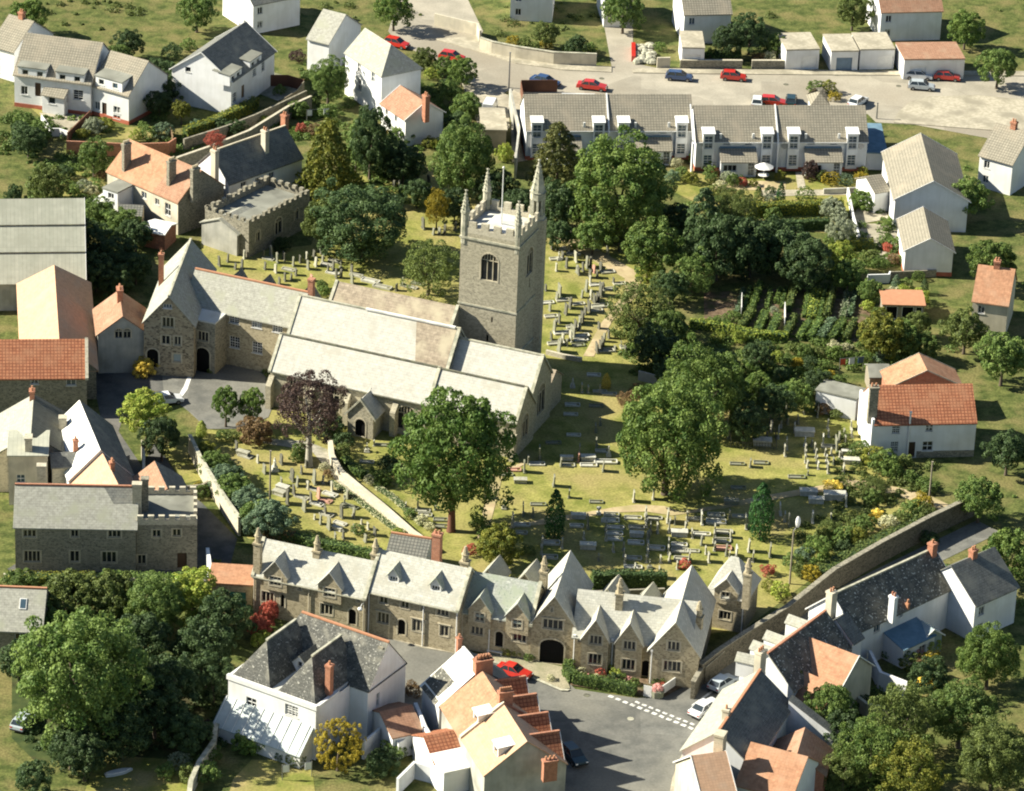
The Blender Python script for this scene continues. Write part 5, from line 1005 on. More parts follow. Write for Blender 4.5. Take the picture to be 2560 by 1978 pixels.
merlons(cs.root,[(.1+i*(cs.L-.9)/5,.8+i*(cs.L-.9)/5,y+.005,y+.395,6.5,7.05) for i in range(6) for y in(-cs.hw,cs.hw-.4)]+[(cs.L-.395,cs.L-.005,-cs.hw+1.2+i*1.5,-cs.hw+1.9+i*1.5,6.5,7.05) for i in range(4)]); merge(ab.root,cs)
rr=House('red_roof_cottage','small cottage with dusty red roof behind the battlemented house, left',cat='cottage',A=('C1',1410,885),B=('C1',1305,662),mode='r',W=6,he=4,rise=2.2,wall='brick_red',roof='roof_brown',ohe=.1); rr.slope(-1,'roof_slate',name='painted_shade_slope')  # sunless slope gets its shade as a dark layer
gb=House('roof_light_house','pale slate roofed house with one rooflight at the left edge',cat='house',A=('D1',-250,372),B=('D1',352,398),W=8,he=4.0,rise=3.,wall='stone_dark',roof='roof_slate_light',ridge='terracotta',wins=[Z('S','D1',170,450,1.2,1.0,'c2')])
P=gb.loc(G(('D1',193,172),6.0)); gb.rooflight(P.x,-1.6,.8,1.3)
gg2=House('garage','stone garage with green double doors and red tiled edge, left of the row',cat='garage',A=('K1',-420,735),B=('K1',160,770),W=4.5,he=2.9,rise=0,wall='stone_alms',roof='roof_orange',ohe=.1,wins=[('S',(3.4,1.1),1.8,1.9,'d','door_green')])
# ================= BIG WHITE HOUSE
bigA=G(('D1',1925,800),6.2); bigB=G(('D2',640,1065),6.2); v=(bigB-bigA); v.z=0; BL=v.length; BA=math.atan2(v.y,v.x); bx=Vector((math.cos(BA),math.sin(BA),0)); by=Vector((-bx.y,bx.x,0)); BD=12.5
b0=Vector((bigA.x,bigA.y,0))
big=House('villa','big white villa with lichen-spotted hipped slate roofs and a glazed lean-to, bottom left',cat='villa',frame=(b0+by*BD/2,BA,BL),W=BD,he=6.2,rise=0,ohe=-.3,ohg=-.3,wall='render_white',roof='roof_lead',
   wins=[Z('S','D2',95,1000,1.3,1.1,'s2'),Z('S','D2',435,1070,1.7,1.3,'g2'),Z('E','D2',945,920,.9,1.5,'s2'),('E',(9.5,4.),.9,1.5,'s2')])
mb=MB(); mb.box(-.15,BL+.15,-BD/2-.15,-BD/2+.25,6.2,6.75); mb.box(BL-.25,BL+.15,-BD/2+.25,-2,6.2,6.6); mb.box(-.15,.2,-BD/2+.25,-1,6.2,6.6); mb.build('parapet','white_paint',big.root)
for a,b in(((0,0),(BL*.46,0)),((BL*.52,0),(BL-.3,0))):
    xc=(a[0]+b[0])/2; W_=b[0]-a[0]; wg=House('x',None,None,frame=(b0+bx*xc+by*.35,BA+math.pi/2,8.6),W=W_,he=6.25,rise=3.9,hip=(3.0,0),wall='render_white',roof='roof_slate_villa',ohe=-.1,ohg=0,ridge='limestone_aged'); merge(big.root,wg)
rg=House('x',None,None,frame=(b0+bx*-.1+by*10.2,BA,BL+2.4),W=7.4,he=6.25,rise=4.2,hip=(2.6,0),wall='render_white',roof='roof_slate_villa',ohe=.1,ridge='terracotta',wins=[('E',(2.,4.2),.6,1.6,'s2'),('E',(4.,2.),.7,1.4,'s2')]); rg.chim((BL+1.9,0),10.,.5,1.2,0,'stone_dark'); merge(big.root,rg)
P=big.loc(G(('D2',755,680),10.2)); big.chim((P.x,P.y),10.2,.65,.65,1,'brick_red',zb=6.3)
# white dormer gable between the two roofs
dg=House('x',None,None,frame=(b0+bx*BL*.49+by*5.4,BA+math.pi/2,3),W=2.6,he=7.0,rise=1.3,wall='render_white',roof='roof_slate',ohe=.1,wins=[('W',(1.3,7.3),.6,.7,'c1')]); merge(big.root,dg)
big.lean('S',-.2,BL*.97,2.4,1.7,3.9,'white_paint','glass_roof',name='glass_lean_to')
mb=MB()
for i in range(10):
    x=-.1+i*BL/9.5; a=Vector((x,-BD/2-2.6,1.58)); b=Vector((x,-BD/2,4.02)); mb.obox((a+b)/2+Vector((0,0,.08)),(.03,0,0),(b-a)/2,(0,0,.04))
mb.build('glazing_bars','white_paint',big.root)
# ================= STREET ROW, BOTTOM CENTRE
al_=House('white_cottage','cottage with white-painted roof slope, slate patches and a wide brick chimney, bottom centre',cat='cottage',A=('D2',1885,548),B=('D2',2030,720),mode='r',W=9.4,he=4.6,rise=3.6,wall='render_white',roof='roof_slate',ohe=.1,ridge='white_paint')
al_.slope(1 if False else -1,'roof_white',name='painted_slope'); q=al_.L
for t0,t1,a_,b_ in ((.12,.5,.0,q*.75),(.0,.09,.3,q*.9)):
    e=al_.hw+.3; sl=al_.rise/al_.hw; ya=e*(1-t0); yb=e*(1-t1); mb=MB(); mb.slab([(a_,-ya,al_.hr-ya*sl+.185),(b_,-ya,al_.hr-ya*sl+.185),(b_,-yb,al_.hr-yb*sl+.185),(a_,-yb,al_.hr-yb*sl+.185)],.03); mb.build('slate_patch','roof_slate_lichen',al_.roof)
al_.chim(('D2',2050,630),9.4,.9,2.0,5,'brick_red'); al_.chim(('D2',1850,450),9.3,.5,.5,1,'brick_red',zb=5)
rA=G(('D2',2050,750),8.2); rB=G(('D3',395,1330),8.2); v=rB-rA; v.z=0; RA=math.atan2(v.y,v.x)
ro=House('orange_roof_row','row of houses with pale orange roof and white dormers, bottom centre',cat='house row',A=('D2',2050,750),B=('D3',395,1330),mode='r',W=9.0,he=4.8,rise=3.4,wall='render_grey',roof='roof_orange_pale',ohe=.15)
q=ro.L*.47; sl=ro.rise/ro.hw; e=ro.hw+.2
for sg in(-1,1):
    mb=MB(); mb.slab([(q-.2,sg*e,ro.hr-e*sl+.15),(q+.2,sg*e,ro.hr-e*sl+.15),(q+.2,.0,ro.hr+.15),(q-.2,.0,ro.hr+.15)],.3); mb.build('party_wall','render_cream' if sg<0 else 'brick_red',ro.roof)
ro.slope(-1,'roof_orange',x0=ro.x0-.01,x1=q-.2,name='older_tiles')
for c in(('D2',1995,1130),('D3',140,1410)):
    s_,_=ro.hit('S',c,-1.8); sl=ro.rise/ro.hw; y0=-ro.hw+1.7; zb=ro.he+1.7*sl; mb=MB(); fr=(Vector((0,y0,0)),Vector((1,0,0)),Vector((0,-1,0))); panel(mb,fr,[(s_-.8,zb-.2),(s_+.8,zb-.2),(s_+.8,zb+1.2),(s_-.8,zb+1.2)],[opening(s_,zb+.5,1.1,.8,'c')]); 
    for sg in(-1,1): mb.add([(s_+sg*.8,y0,zb-.2),(s_+sg*.8,y0+1.9,zb+1.2),(s_+sg*.8,y0,zb+1.2)],[(0,1,2)])
    g=mb.build('dormer','white_paint',ro.root); window(g,fr,s_,zb+.5,1.1,.8,'c1'); mb=MB(); mb.slab([(s_-.95,y0-.15,zb+1.2),(s_+.95,y0-.15,zb+1.2),(s_+.95,y0+2.1,zb+1.45),(s_-.95,y0+2.1,zb+1.45)],.1); mb.build('dormer_roof','white_paint',g)
nrm=Vector((-math.sin(RA),math.cos(RA),0))
for k,(c,ht) in enumerate(((('D3',378,790),7.2),(('D3',470,938),7.2),(('D3',568,1094),7.2),(('D3',662,1250),7.2))):
    P=G(c,ht); o_=Vector((P.x,P.y,0))-nrm*4.9; ang=math.atan2(nrm.y,nrm.x)
    wg=House('x',None,None,frame=(o_,ang,4.9),W=3.4,he=5.0,rise=2.2,wall='brick_red',roof='roof_pantile',verge='white_paint',ohe=.15,ohg=.1,ridge='brick_red'); merge(ro.root,wg)
for c,z_,p_ in((('D3',215,900),9.6,6),(('D3',30,620),9.4,5),(('D3',590,1480),7.0,3)): ro.chim(c,z_,.7,1.5,p_,'brick_red')
mp=House('pantile_outhouse','outhouse with dark red ribbed pantile roof and white walls, bottom centre',cat='outbuilding',A=('D2',1555,1290),B=('D2',1918,1222),mode='r',W=6.2,he=2.8,rise=1.6,wall='render_white',roof='roof_pantile',ohe=.1)
mp2=House('porch_extension','low white extension with a tiled eave below the orange-roofed row, bottom edge',cat='extension',A=('D2',1720,1590),B=('D2',2090,1500),W=6,he=3.0,rise=.4,wall='render_white',roof='roof_white',wins=[Z('S','D2',2030,1650,1.4,.9,'c2')])
ou=House('brown_roof_outhouse','white outhouse with ribbed brown roof beside the golden bush',cat='outbuilding',A=('D2',1185,1085),B=('D2',1440,1030),mode='r',W=6.4,he=2.6,rise=1.4,wall='render_white',roof='roof_brown',ohe=.15)
gwall([('D2',1040,1330),('D2',1210,1190),('D2',1340,1330),('D2',1500,1240)],2.2,.3,'render_white','white yard wall folding round the brown-roofed outhouse')
gwall([('D2',1480,1000),('D2',1560,1200),('D2',1640,1330)],3.4,.4,'render_white','tall white yard wall below the slate annexe, bottom centre')
gwall([('D2',1330,1640),('D2',1470,1500),('D2',1700,1560)],2.0,.3,'render_white','white garden wall at the bottom edge left of the orange-roofed row')
# ================= LANE ROW, RIGHT
s1=dict(group='houses along the lane at the right')
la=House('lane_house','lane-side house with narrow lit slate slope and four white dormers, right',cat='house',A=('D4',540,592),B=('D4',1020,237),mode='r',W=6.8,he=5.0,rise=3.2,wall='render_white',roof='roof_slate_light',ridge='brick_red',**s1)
mb=MB(); sl=la.rise/la.hw; mb.slab([(-.16,-la.hw-.3,la.he-.3*sl+.15),(la.L+.16,-la.hw-.3,la.he-.3*sl+.15),(la.L+.16,-.1,la.hr+.06),(-.16,-.1,la.hr+.06)],.02); mb.build('painted_shade_slope','roof_slate_lichen',la.roof)  # shadowed side of the roof painted dark over the pale slates
def nd(h,c,z=6.6,w_=1.5):
    P=h.loc(G(c,z)); mb=MB(); x=P.x; y=h.hw+.02; zb=h.he-.2; fr=(Vector((0,y,0)),Vector((-1,0,0)),Vector((0,1,0))); mb.prism([(x-w_/2,y-2.0),(x+w_/2,y-2.0),(x+w_/2,y),(x-w_/2,y)],zb,z-.6); g=mb.build('dormer','render_white',h.root)
    mb=MB(); 
    for sg in(-1,1): mb.slab([(x+sg*(w_/2+.1),y+.15,z-.65),(x,y+.15,z+.1),(x,y-2.6,z+.1),(x+sg*(w_/2+.1),y-2.2,z-.65)],.1)
    mb.build('dormer_roof','roof_slate_light',g); 
for c in(('D4',785,290),('D4',600,425),('D4',490,510)): nd(la,c,7.3)
la.chim(('D4',480,560),9.8,1.2,.8,3,'render_cream')
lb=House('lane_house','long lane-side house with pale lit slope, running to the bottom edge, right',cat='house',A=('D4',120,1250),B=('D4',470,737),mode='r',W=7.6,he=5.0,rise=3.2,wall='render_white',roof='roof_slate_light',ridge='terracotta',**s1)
mb=MB(); sl=lb.rise/lb.hw; mb.slab([(-.16,-lb.hw-.3,lb.he-.3*sl+.15),(lb.L+.16,-lb.hw-.3,lb.he-.3*sl+.15),(lb.L+.16,-.1,lb.hr+.06),(-.16,-.1,lb.hr+.06)],.02); mb.build('painted_shade_slope','roof_slate',lb.roof)  # shade on the right side drawn as a darker slate layer
nd(lb,('D4',365,600),7.2); lb.chim(('D4',190,1050),9.2,.7,.7,1,'render_cream'); lb.chim(('D3',2030,1255),9.2,1.2,1.0,0,'stone_pale')
lb.lean('S',lb.L-1.2,lb.L-.1,5.6,3.0,6.2,'render_white','roof_slate',name='side_wing')
sr=House('slate_house','white house with lichen-spotted slate roof at the right edge',cat='house',A=('D4',1095,92),B=('C4',1935,1395),mode='r',W=7,he=5.2,rise=3.2,wall='render_white',roof='roof_slate_lichen',ridge='limestone_aged',verge='white_paint',wins=[('S',(3.7,4.3),1.0,1.0,'c2'),Z('S','D4',1570,295,.7,.6,'c1'),Z('S','D4',1665,255,.5,.6,'c1')],**s1)
sr.chim(('D4',1080,60),9.9,.9,.9,2,'render_cream'); sr.chim(('D4',1600,100),8.2,.6,.8,2,'render_white',pm='brick_red'); sr.chim(('C4',1930,1340),9.6,.8,.8,1,'brick_red'); sr.chim(('D4',1720,160),5.9,.3,.3,1,'terracotta')
sr.lean('S',sr.L*.3,sr.L*.62,3.0,2.4,3.3,'render_white','felt_blue',name='veranda',wins=[((sr.L*.5,1.2),1.2,1.2,'c2')])
cons=House('conservatory','white glazed conservatory beside the slate house at the right edge',cat='conservatory',A=('D4',1755,400),B=('D4',1850,470),W=2.6,he=2.2,rise=.9,wall='glass_pale',roof='glass_pale',verge='white_paint',wins=[('S',(.9,1.2),1.3,1.2,'c2')])
tw=House('white_wing','tall narrow white gable wing between the slate house and red-roofed extension',cat='wing',A=('D4',1120,300),B=('D4',1200,250),mode='r',W=4.6,he=5.4,rise=2.0,wall='render_white',roof='roof_slate',**s1)
for nm,lb_,a,b,W_,he_,ri,wl,rf in (('tiled_extension','extension with the largest lit orange tiled roof right of the lane',('D4',870,450),('D4',1298,612),6.6,4.8,2.6,'render_cream','roof_orange'),
    ('tiled_extension','low lean extension with a strip of orange roof below the largest one, right',('D4',728,696),('D4',1120,860),4.8,3.8,1.8,'render_cream','roof_orange'),
    ('tiled_house','house with red tiled roof and a chimney shadow at the bottom, right of the lane',('D4',405,1342),('D4',868,1462),8.,4.0,2.8,'render_white','roof_orange'),
    ('tiled_outhouse','outhouse with brown ribbed tiled roof between trees at the bottom right',('D4',785,1440),('D4',850,1222),6.,3.0,2.0,'brick_red','roof_brown'),
    ('tiled_house','house with plain salmon roof at the bottom edge right of the junction',('D3',1790,1455),('D3',2062,1418),9,4.4,3.4,'render_cream','roof_orange_pale')):
    hh=House(nm,lb_,'house' if 'house' in nm and 'out' not in nm else 'outbuilding',A=a,B=b,mode='r',W=W_,he=he_,rise=ri,wall=wl,roof=rf,verge='white_paint' if he_>4 else None)
gwall([('D4',520,700),('D4',620,850),('D4',700,960)],3.8,.5,'render_white','tall white dividing wall in the dark yards right of the lane')
gwall([('D4',1400,560),('D4',1490,740),('D4',1720,830)],2.2,.35,'render_white','white curved yard wall right of the orange-tiled extension')
gwall([('D4',1240,900),('D4',1380,1010),('D4',1560,1040)],2.0,.35,'render_cream','cream yard wall above the trees at the bottom right')
# right cottage
rc=House('red_roof_cottage','white and stone cottage pair with bright red tiled roof at the right edge',cat='cottages',A=('C4',1437,335),B=('C4',2300,318),W=8,he=4.8,rise=3.1,wall='render_white',roof='roof_pantile',ohg=.05,wins=[Z('S','C4',1620,380,1.0,1.3,'g2'),Z('S','C4',1605,530,1.0,1.4,'g2'),Z('S','C4',1900,370,.9,1.0,'s2'),Z('S','C4',1748,555,.9,2.1,'d','door_brown'),Z('S','C4',1885,525,1.3,1.3,'s2')])
a_,_=rc.hit('S',('C4',1728,400)); mb=MB(); mb.box(a_,rc.L+.02,-rc.hw-.03,-rc.hw+.02,0,.0); 
rc.facing('S',a_+.62+.55,rc.L,0,0.9,'stone_dark') ; rc.pipe('S',a_,6.2,'white_paint',r=.12,name='party_pipe'); mb=MB(); mb.box(-.3,.0,-rc.hw-.1,rc.hw+.1,0,5.4); mb.build('gable_wall','render_white',rc.root); rc.chim(('C4',1435,20),9.4,1.1,.9,2,'stone_dark')
bk=House('tiled_barn','barn with plain orange roof behind the red-roofed cottages at the right edge',cat='barn',A=('B4',1880,1440),B=('B4',1815,1305),mode='r',W=9,he=4,rise=2.2,wall='brick_red',roof='roof_orange',verge='limestone_aged')
gs=House('greenhouse_shed','shed with green felt roof beside the orange barn, right',cat='shed',A=('B4',1400,1490),B=('B4',1565,1490),W=3.4,he=2.3,rise=.8,wall='timber_grey',roof='felt')
fl=House('long_outbuilding','long low white outbuilding with dark flat roof beside the red-roofed cottages',cat='outbuilding',A=('B4',948,1608),B=('C4',1285,135),W=3.2,he=2.9,rise=0,wall='render_white',roof='felt',ohe=.1)
# right white houses
rh=House('white_house','white house with broad cream roof slope at the upper right',cat='house',A=('A4',1935,1330),B=('A4',1830,935),mode='r',W=10,he=4.6,rise=2.8,wall='render_white',roof='roof_tile_tan',verge='white_paint')
rh2=House('white_house','white house with small cream roof below the broad one, right edge',cat='house',A=('B4',1910,330),B=('B4',1850,70),mode='r',W=6.4,he=3.6,rise=1.8,wall='render_white',roof='roof_tile_tan',verge='white_paint',plinth='red_plinth')
rh3=House('white_extension','narrow cream-roofed white extension beside the broad roof, upper right',cat='extension',A=('A4',1440,1420),B=('A4',1560,1400),W=5,he=3.2,rise=1.2,wall='render_white',roof='roof_tile_tan')
bf=House('flat_roof_garage','flat blue-roofed garage between the terrace and the cream-roofed house',cat='garage',A=('A4',1375,1085),B=('A4',1540,1090),W=10,he=2.6,rise=0,wall='render_white',roof='felt_blue')
pg=House('hipped_porch','small pyramid-roofed porch behind the right terrace by the road',cat='porch',A=('A4',915,665),B=('A4',1045,665),W=3.4,he=5.2,rise=1.6,hip=(1.7,1.7),wall='render_white',roof='roof_tile_tan')
# north gardens & garages
def garage(label,A,B,door,dc,W=6.5,wall='render_white',roof='paving',name='garage',rise=0):
    h=House(name,label,'garage',A=A,B=B,W=W,he=3.1,rise=rise,wall=wall,roof=roof,ohe=.1,ohg=.05,wins=[('S',door,2.4,2.1,'d',dc)]); return h
ga=dict()
garage('wide white garage with white door, leftmost of the garages by the road',('A4',695,225),('A4',975,218),(3.6,1.08),'white_paint')
garage('white garage with blue-grey door in the middle of the garages',('A4',1075,235),('A4',1305,232),(2.05,1.08),'door_blue')
garage('white garage with pale door, right of the blue-doored one',('A4',1320,222),('A4',1610,218),(3.9,1.08),'white_paint')
garage('low white garage with brown roof edge at the top right corner',('A4',1690,305),('A4',2200,300),(2.2,1.08),'white_paint',roof='roof_brown')
garage('white-fronted garden shed with tan roof behind the grey wall by the road',('A3',1705,205),('A3',1895,210),(1.6,1.08),'white_paint')
bg_=House('forecourt_shed','square pale flat-roofed shed left of the left terrace',cat='shed',A=('A3',20,895),B=('A3',222,898),W=7.5,he=3,rise=0,wall='timber_grey',roof='road_pale' if False else 'paving')
# ================= WALLS, FENCES
for i,(a,b,W_,wl,rf,tx) in enumerate(((('D',2090,330),('D',2160,350),9,'render_white','roof_tile_tan','white house with tan roof beyond the right edge of town, upper'),(('D',2075,640),('D',2150,650),8,'render_cream','roof_orange','cream house with orange roof beyond the right edge, middle'),(('D',2080,1290),('D',2170,1250),8,'render_white','roof_slate','white house with slate roof at the far right by the lane'),
   (('D',1290,-5),('D',1340,-5),9,'render_white','roof_slate_light','white house at the top edge beside the side road'),(('D',1460,30),('D',1560,28),9,'render_white','roof_tile_tan','white house at the top edge behind the garden shed'),(('D',1880,25),('D',2010,22),9,'render_white','roof_brown','white house at the top right edge behind the garages'),(('D',-20,95),('D',30,110),9,'render_white','roof_tile_tan','white house at the far top left corner'),(('D',1090,-20),('D',1180,-15),9,'render_white','roof_slate','white house over the walled garden at the top edge'),(('D',540,10),('D',640,-10),9,'render_white','roof_slate','white house with slate roof at the top edge left of the villa'))):
    hx=House('town_house',tx,'house',A=a,B=b,W=W_,he=4.8,rise=3.2,wall=wl,roof=rf,wins=[('S',(1.2,3.6),.9,1.1,'c2'),('S',(1.2,1.4),.9,1.1,'c2')]); hx.chim((hx.L*.5,0),9.0,.8,.7,2)

gwall([('A3',0,215),('A3',100,250),('A3',300,290),('A3',620,340),('A3',980,355)],1.9,.3,'render_cream','long curved cream garden wall along the upper road',foot=True,cap='limestone_aged')
gwall([('A2',1640,10),('A2',2000,95),('A3',0,155)][::1],1.9,.3,'render_cream','cream garden wall at the top edge curving towards the road',foot=True)
gwall([('A3',1685,375),('A4',320,378)],1.3,.35,'stone_dark','grey stone garden wall behind the blue and red cars',foot=True,cap='stone_pale')
gwall([('A4',400,378),('A4',680,378)],1.3,.35,'stone_dark','short grey stone garden wall left of the garages',foot=True,cap='stone_pale')
gwall([('A3',1490,368),('A3',1600,366)],1.6,.3,'render_cream','pale block wall beside the gravel plot, upper road',foot=True)
gwall([('A3',255,545),('A3',330,870),('A3',300,1130)],3.2,.3,'render_grey','tall grey wall running down left of the left terrace')
gwall([('A3',365,600),('A3',345,480)],1.8,.08,'fence_brown','short end of the brown board fence by the blue car',name='board_fence',cat='fence')
gwall([('A3',345,575),('A3',650,575)],1.9,.08,'fence_brown','brown board fence behind the left terrace by the blue car',foot=True,name='board_fence',cat='fence')
gwall([('A3',690,585),('A3',970,590)],1.0,.2,'render_white','low white wall behind the left terrace by the red car')
gwall([('D4',-30,680),('D4',120,560),('D4',370,395),('D4',700,190),('C4',1100,1560),('C4',1500,1330),('C4',1900,1120),('C4',2300,930)],2.7,.5,'stone_lane_shade','long stone retaining wall between churchyard and lane, right',cap='stone_dark',name='churchyard_wall')
gwall([('K3',1520,1370),('K3',1600,1230),('K3',1830,1070),('D4',0,700)],2.2,.45,'stone_lane_shade','lower stone wall between the lodge yard and the lane',cap='stone_dark',name='churchyard_wall')
gwall([('C2',760,480),('C2',775,600),('C2',850,735),('C2',1000,860),('C2',1200,1020),('C2',1450,1240),('C2',1610,1350)],1.1,.5,'stone_pale','pale stone wall beside the path running down to the almshouses',cap='render_cream',name='path_wall')
gwall([('C1',1600,430),('C1',1690,620),('C1',1780,770),('C1',1900,960),('C1',2020,1130)],2.4,.35,'stone_pale','crumbling pale wall between the small lawn and the churchyard bank, left',cap='limestone_aged')
gwall([('C1',1560,860),('C1',1700,850),('C1',1780,800)],1.4,.3,'stone_dark','dark stone wall closing the bottom of the small lawn, left')
gwall([('C1',1200,470),('C1',1215,600),('C1',1210,720)],2.2,.3,'stone_pale','ivy-grown pale wall stub under the yellow-green tree, left')
gwall([('C1',30,1600),('C1',850,1625),('C1',1700,1650)],1.0,.3,'stone_pale','low pale wall in front of the long stone house, left')
gwall([('C1',1750,1380),('C1',1780,1600),('C1',1800,1687)],2.6,.4,'render_white','white gate pier wall between the stone house and the almshouses')
gwall([('D1',1965,1040),('D1',1820,1200),('D1',1800,1330),('D1',1680,1500),('D1',1610,1660),('D1',1590,1800)],1.8,.4,'stone_pale','winding stone garden wall beside the big white villa',cap='limestone_aged')
gwall([('C3',0,0),('C3',0,1)],.1,.1,'stone_dark','hidden stub under church') if False else None
gwall([('K3',500,470),('K3',1240,440)],1.9,.3,'stone_dark','dark hedge-topped wall between the graves and the almshouse yards')
gwall([('B3',560,1265),('B3',700,1300),('B3',860,1330)],.6,.4,'stone_pale','low pale kerb wall beside the tower')
gwall([('A1',560,985),('A1',1100,1010),('A1',1420,1000),('A1',1480,960)],2.0,.25,'brick_red','dark brick garden wall below the top-left white houses')
gwall([('A1',1550,970),('A1',1900,860),('A1',2159,760),('A2',560,560)],2.0,.3,'stone_dark','upper stone wall of the alley behind the slate cottage')
gwall([('A1',1490,1130),('A1',1750,1040),('A1',2100,900),('A2',400,700),('A2',600,610)],1.9,.3,'stone_dark','lower stone wall of the alley behind the slate cottage',cap='stone_pale')
gwall([('A1',350,770),('A1',430,880),('A1',500,880),('A1',590,910)],1.2,.2,'render_white','white patio wall below the top-left extension')
gwall([('A1',570,915),('A1',760,730)],1.5,.15,'fence_brown','sloping brown fence between the two top-left gardens',name='board_fence',cat='fence')
gwall([('A1',1430,840),('A1',1460,950)],1.6,.1,'timber','leaning plank fence panel left of the dark alley',name='board_fence',cat='fence')
gwall([('A2',250,430),('A2',400,430),('A2',540,470)],1.8,.1,'fence_brown','brown board fence in the patio garden beside the round tree',name='board_fence',cat='fence')
gwall([('A2',540,480),('A2',480,560),('A2',350,640)],1.9,.1,'timber_grey','grey timber fence curving round the patio garden',name='board_fence',cat='fence')
gwall([('A4',1010,1390),('A4',1375,1375)],.8,.3,'render_grey','grey planter wall in front of the right terrace')
gwall([('A4',1215,1380),('A4',1260,1610),('B4',1310,300)],1.2,.25,'render_white','white garden wall stepping down below the right terrace')
gwall([('B4',1380,630),('B4',1560,625),('B4',1570,600)],1.3,.2,'render_white','short white garden wall above the allotment, right')
gwall([('B4',1570,605),('B4',1960,590)],1.0,.2,'stone_dark','grey garden wall above the allotment at the right edge')
gwall([('B3',1340,1440),('B3',1570,1500)],1.3,.25,'render_grey','bluish low wall in the shade below the loose tree')
gwall([('B4',320,780),('B4',318,905)],1.4,.08,'white_paint','left pale upright post board in the allotment',name='post',cat='post')
gwall([('B4',684,860),('B4',686,990)],1.5,.1,'white_paint','tall pale post board in the middle of the allotment',name='post',cat='post')
sd=House('open_shed','open-fronted allotment shed with plants on its roof, right edge',cat='shed',A=('B4',1510,880),B=('B4',1860,890),W=4.2,he=2.4,rise=.2,wall='timber_grey',roof='terracotta',wins=[('S',(1.2,1.2),1.6,1.9,'v','dark_void'),('S',(3.3,1.2),1.6,1.9,'v','dark_void'),('S',(4.75,1.2),.9,1.9,'v','dark_void')])
# picket gate, white fence and planters in front of the almshouse
def pickets(a,b,h,label,name='picket_gate',cat='gate',n=9):
    A_=G(a);B_=G(b);v=B_-A_;Ln=v.length; r=empty(name,A_,math.atan2(v.y,v.x),label=label,cat=cat); mb=MB()
    for i in range(n+1): x=Ln*i/n; mb.box(x-.05,x+.05,-.03,.03,0,h)
    mb.build('picket','white_paint',r) if False else mb.build('pickets','white_paint',r); mb=MB(); mb.box(0,Ln,.03,.07,h*.25,h*.25+.08); mb.box(0,Ln,.03,.07,h*.75,h*.75+.08); mb.build('rail','white_paint',r)
pickets(('K3',1030,1510),('K3',1100,1525),1.4,'white picket gate in front of the right almshouse',n=7)
gwall([('K3',1215,1500),('K3',1465,1330)],1.2,.12,'white_paint','white board fence closing the almshouse garden beside the lane',foot=True,name='board_fence',cat='fence')
for i,(x,y) in enumerate(((1160,1510),)):
    P=G(('K3',x,y)); r=empty('flower_tub',P,0,label='stone tub of pink flowers beside the white picket gate',cat='planter'); mb=MB(); mb.cyl(0,0,0,.8,.75,.85,8); mb.build('tub','stone_grey',r); c=mk(crown('bush',0),'flowers',r); c.location=(0,0,1.0); c.scale=(.7,.7,.5); setmat(c,'leaf_pink')
def bench(t,ang,label,mat='white_paint'):
    P=G(t); r=empty('bench',P,ang,label=label,cat='bench'); mb=MB(); mb.box(-.9,.9,-.25,.2,.42,.48); mb.build('seat',mat,r); mb=MB(); mb.box(-.9,.9,.2,.26,.55,.95); mb.build('backrest',mat,r)
    for sg in(-1,1): mb=MB(); mb.box(sg*.8-.05,sg*.8+.05,-.22,.24,0,.42); mb.build('leg',mat,r)
bench(('K2',1175,1370),rad(-20),'white bench in front of the mossy-roofed almshouse door')
hedge([('K3',290,1240),('K3',265,1300),('K3',330,1385),('K3',600,1430),('K3',950,1500)],1.1,1.3,'mid','clipped green hedge round the almshouse front garden',dens=40,leafs=.11)
# table and parasol on the lawn
P=G(('A4',500,1310)); r=empty('parasol',P,0,label='round white parasol over a white garden table by the right terrace',cat='parasol'); mb=MB(); mb.cyl(0,0,0,2.2,.04,.04,6); mb.build('pole','white_paint',r); mb=MB(); mb.cyl(0,0,1.9,2.5,1.35,.1,10); mb.build('canopy','white_paint',r); mb=MB(); mb.cyl(0,0,.68,.74,.8,.8,10); mb.build('table_top','white_paint',r)
# signs/laundry
def laundry(t,cols,label,ang=0.3):
    P=G(t); r=empty('washing_line',P,ang,label=label,cat='washing line'); mb=MB(); mb.cyl(-1.6,0,0,1.9,.05,.05,6); mb.cyl(1.6,0,0,1.9,.05,.05,6); mb.box(-1.6,1.6,-.02,.02,1.82,1.86); mb.build('line','metal_grey',r)
    for i,c in enumerate(cols): mb=MB(); x=-1.2+i*2.4/max(1,len(cols)-1); mb.box(x-.35,x+.35,-.04,.04,.95,1.82); mb.build('cloth',c,r)
laundry(('B4',1240,1440),['car_red','white_paint','car_blue'],'washing with red, white and blue cloths near the orange barn'); laundry(('A2',655,820),['white_paint','white_paint'],'two white sheets hung out near the slate cottage'); laundry(('D2',480,1640),['white_paint','white_paint'],'white cloths on a line on the lawn by the golden bush')
# boat-like board on the bottom lawn
P=G(('D1',1000,1600)); r=empty('rowing_boat',P,rad(28),label='small blue and white boat lying on the bottom left lawn',cat='boat'); mb=MB(); pr=[(-1.5,-.25),(-.8,-.42),(.6,-.4),(1.6,0),(.6,.4),(-.8,.42),(-1.5,.25)]; mb.prism(pr,0,.3); mb.build('hull','car_silver',r); mb=MB(); mb.prism([(x*.9,y*.85) for x,y in pr],.301,.38); mb.build('deck','white_paint',r)
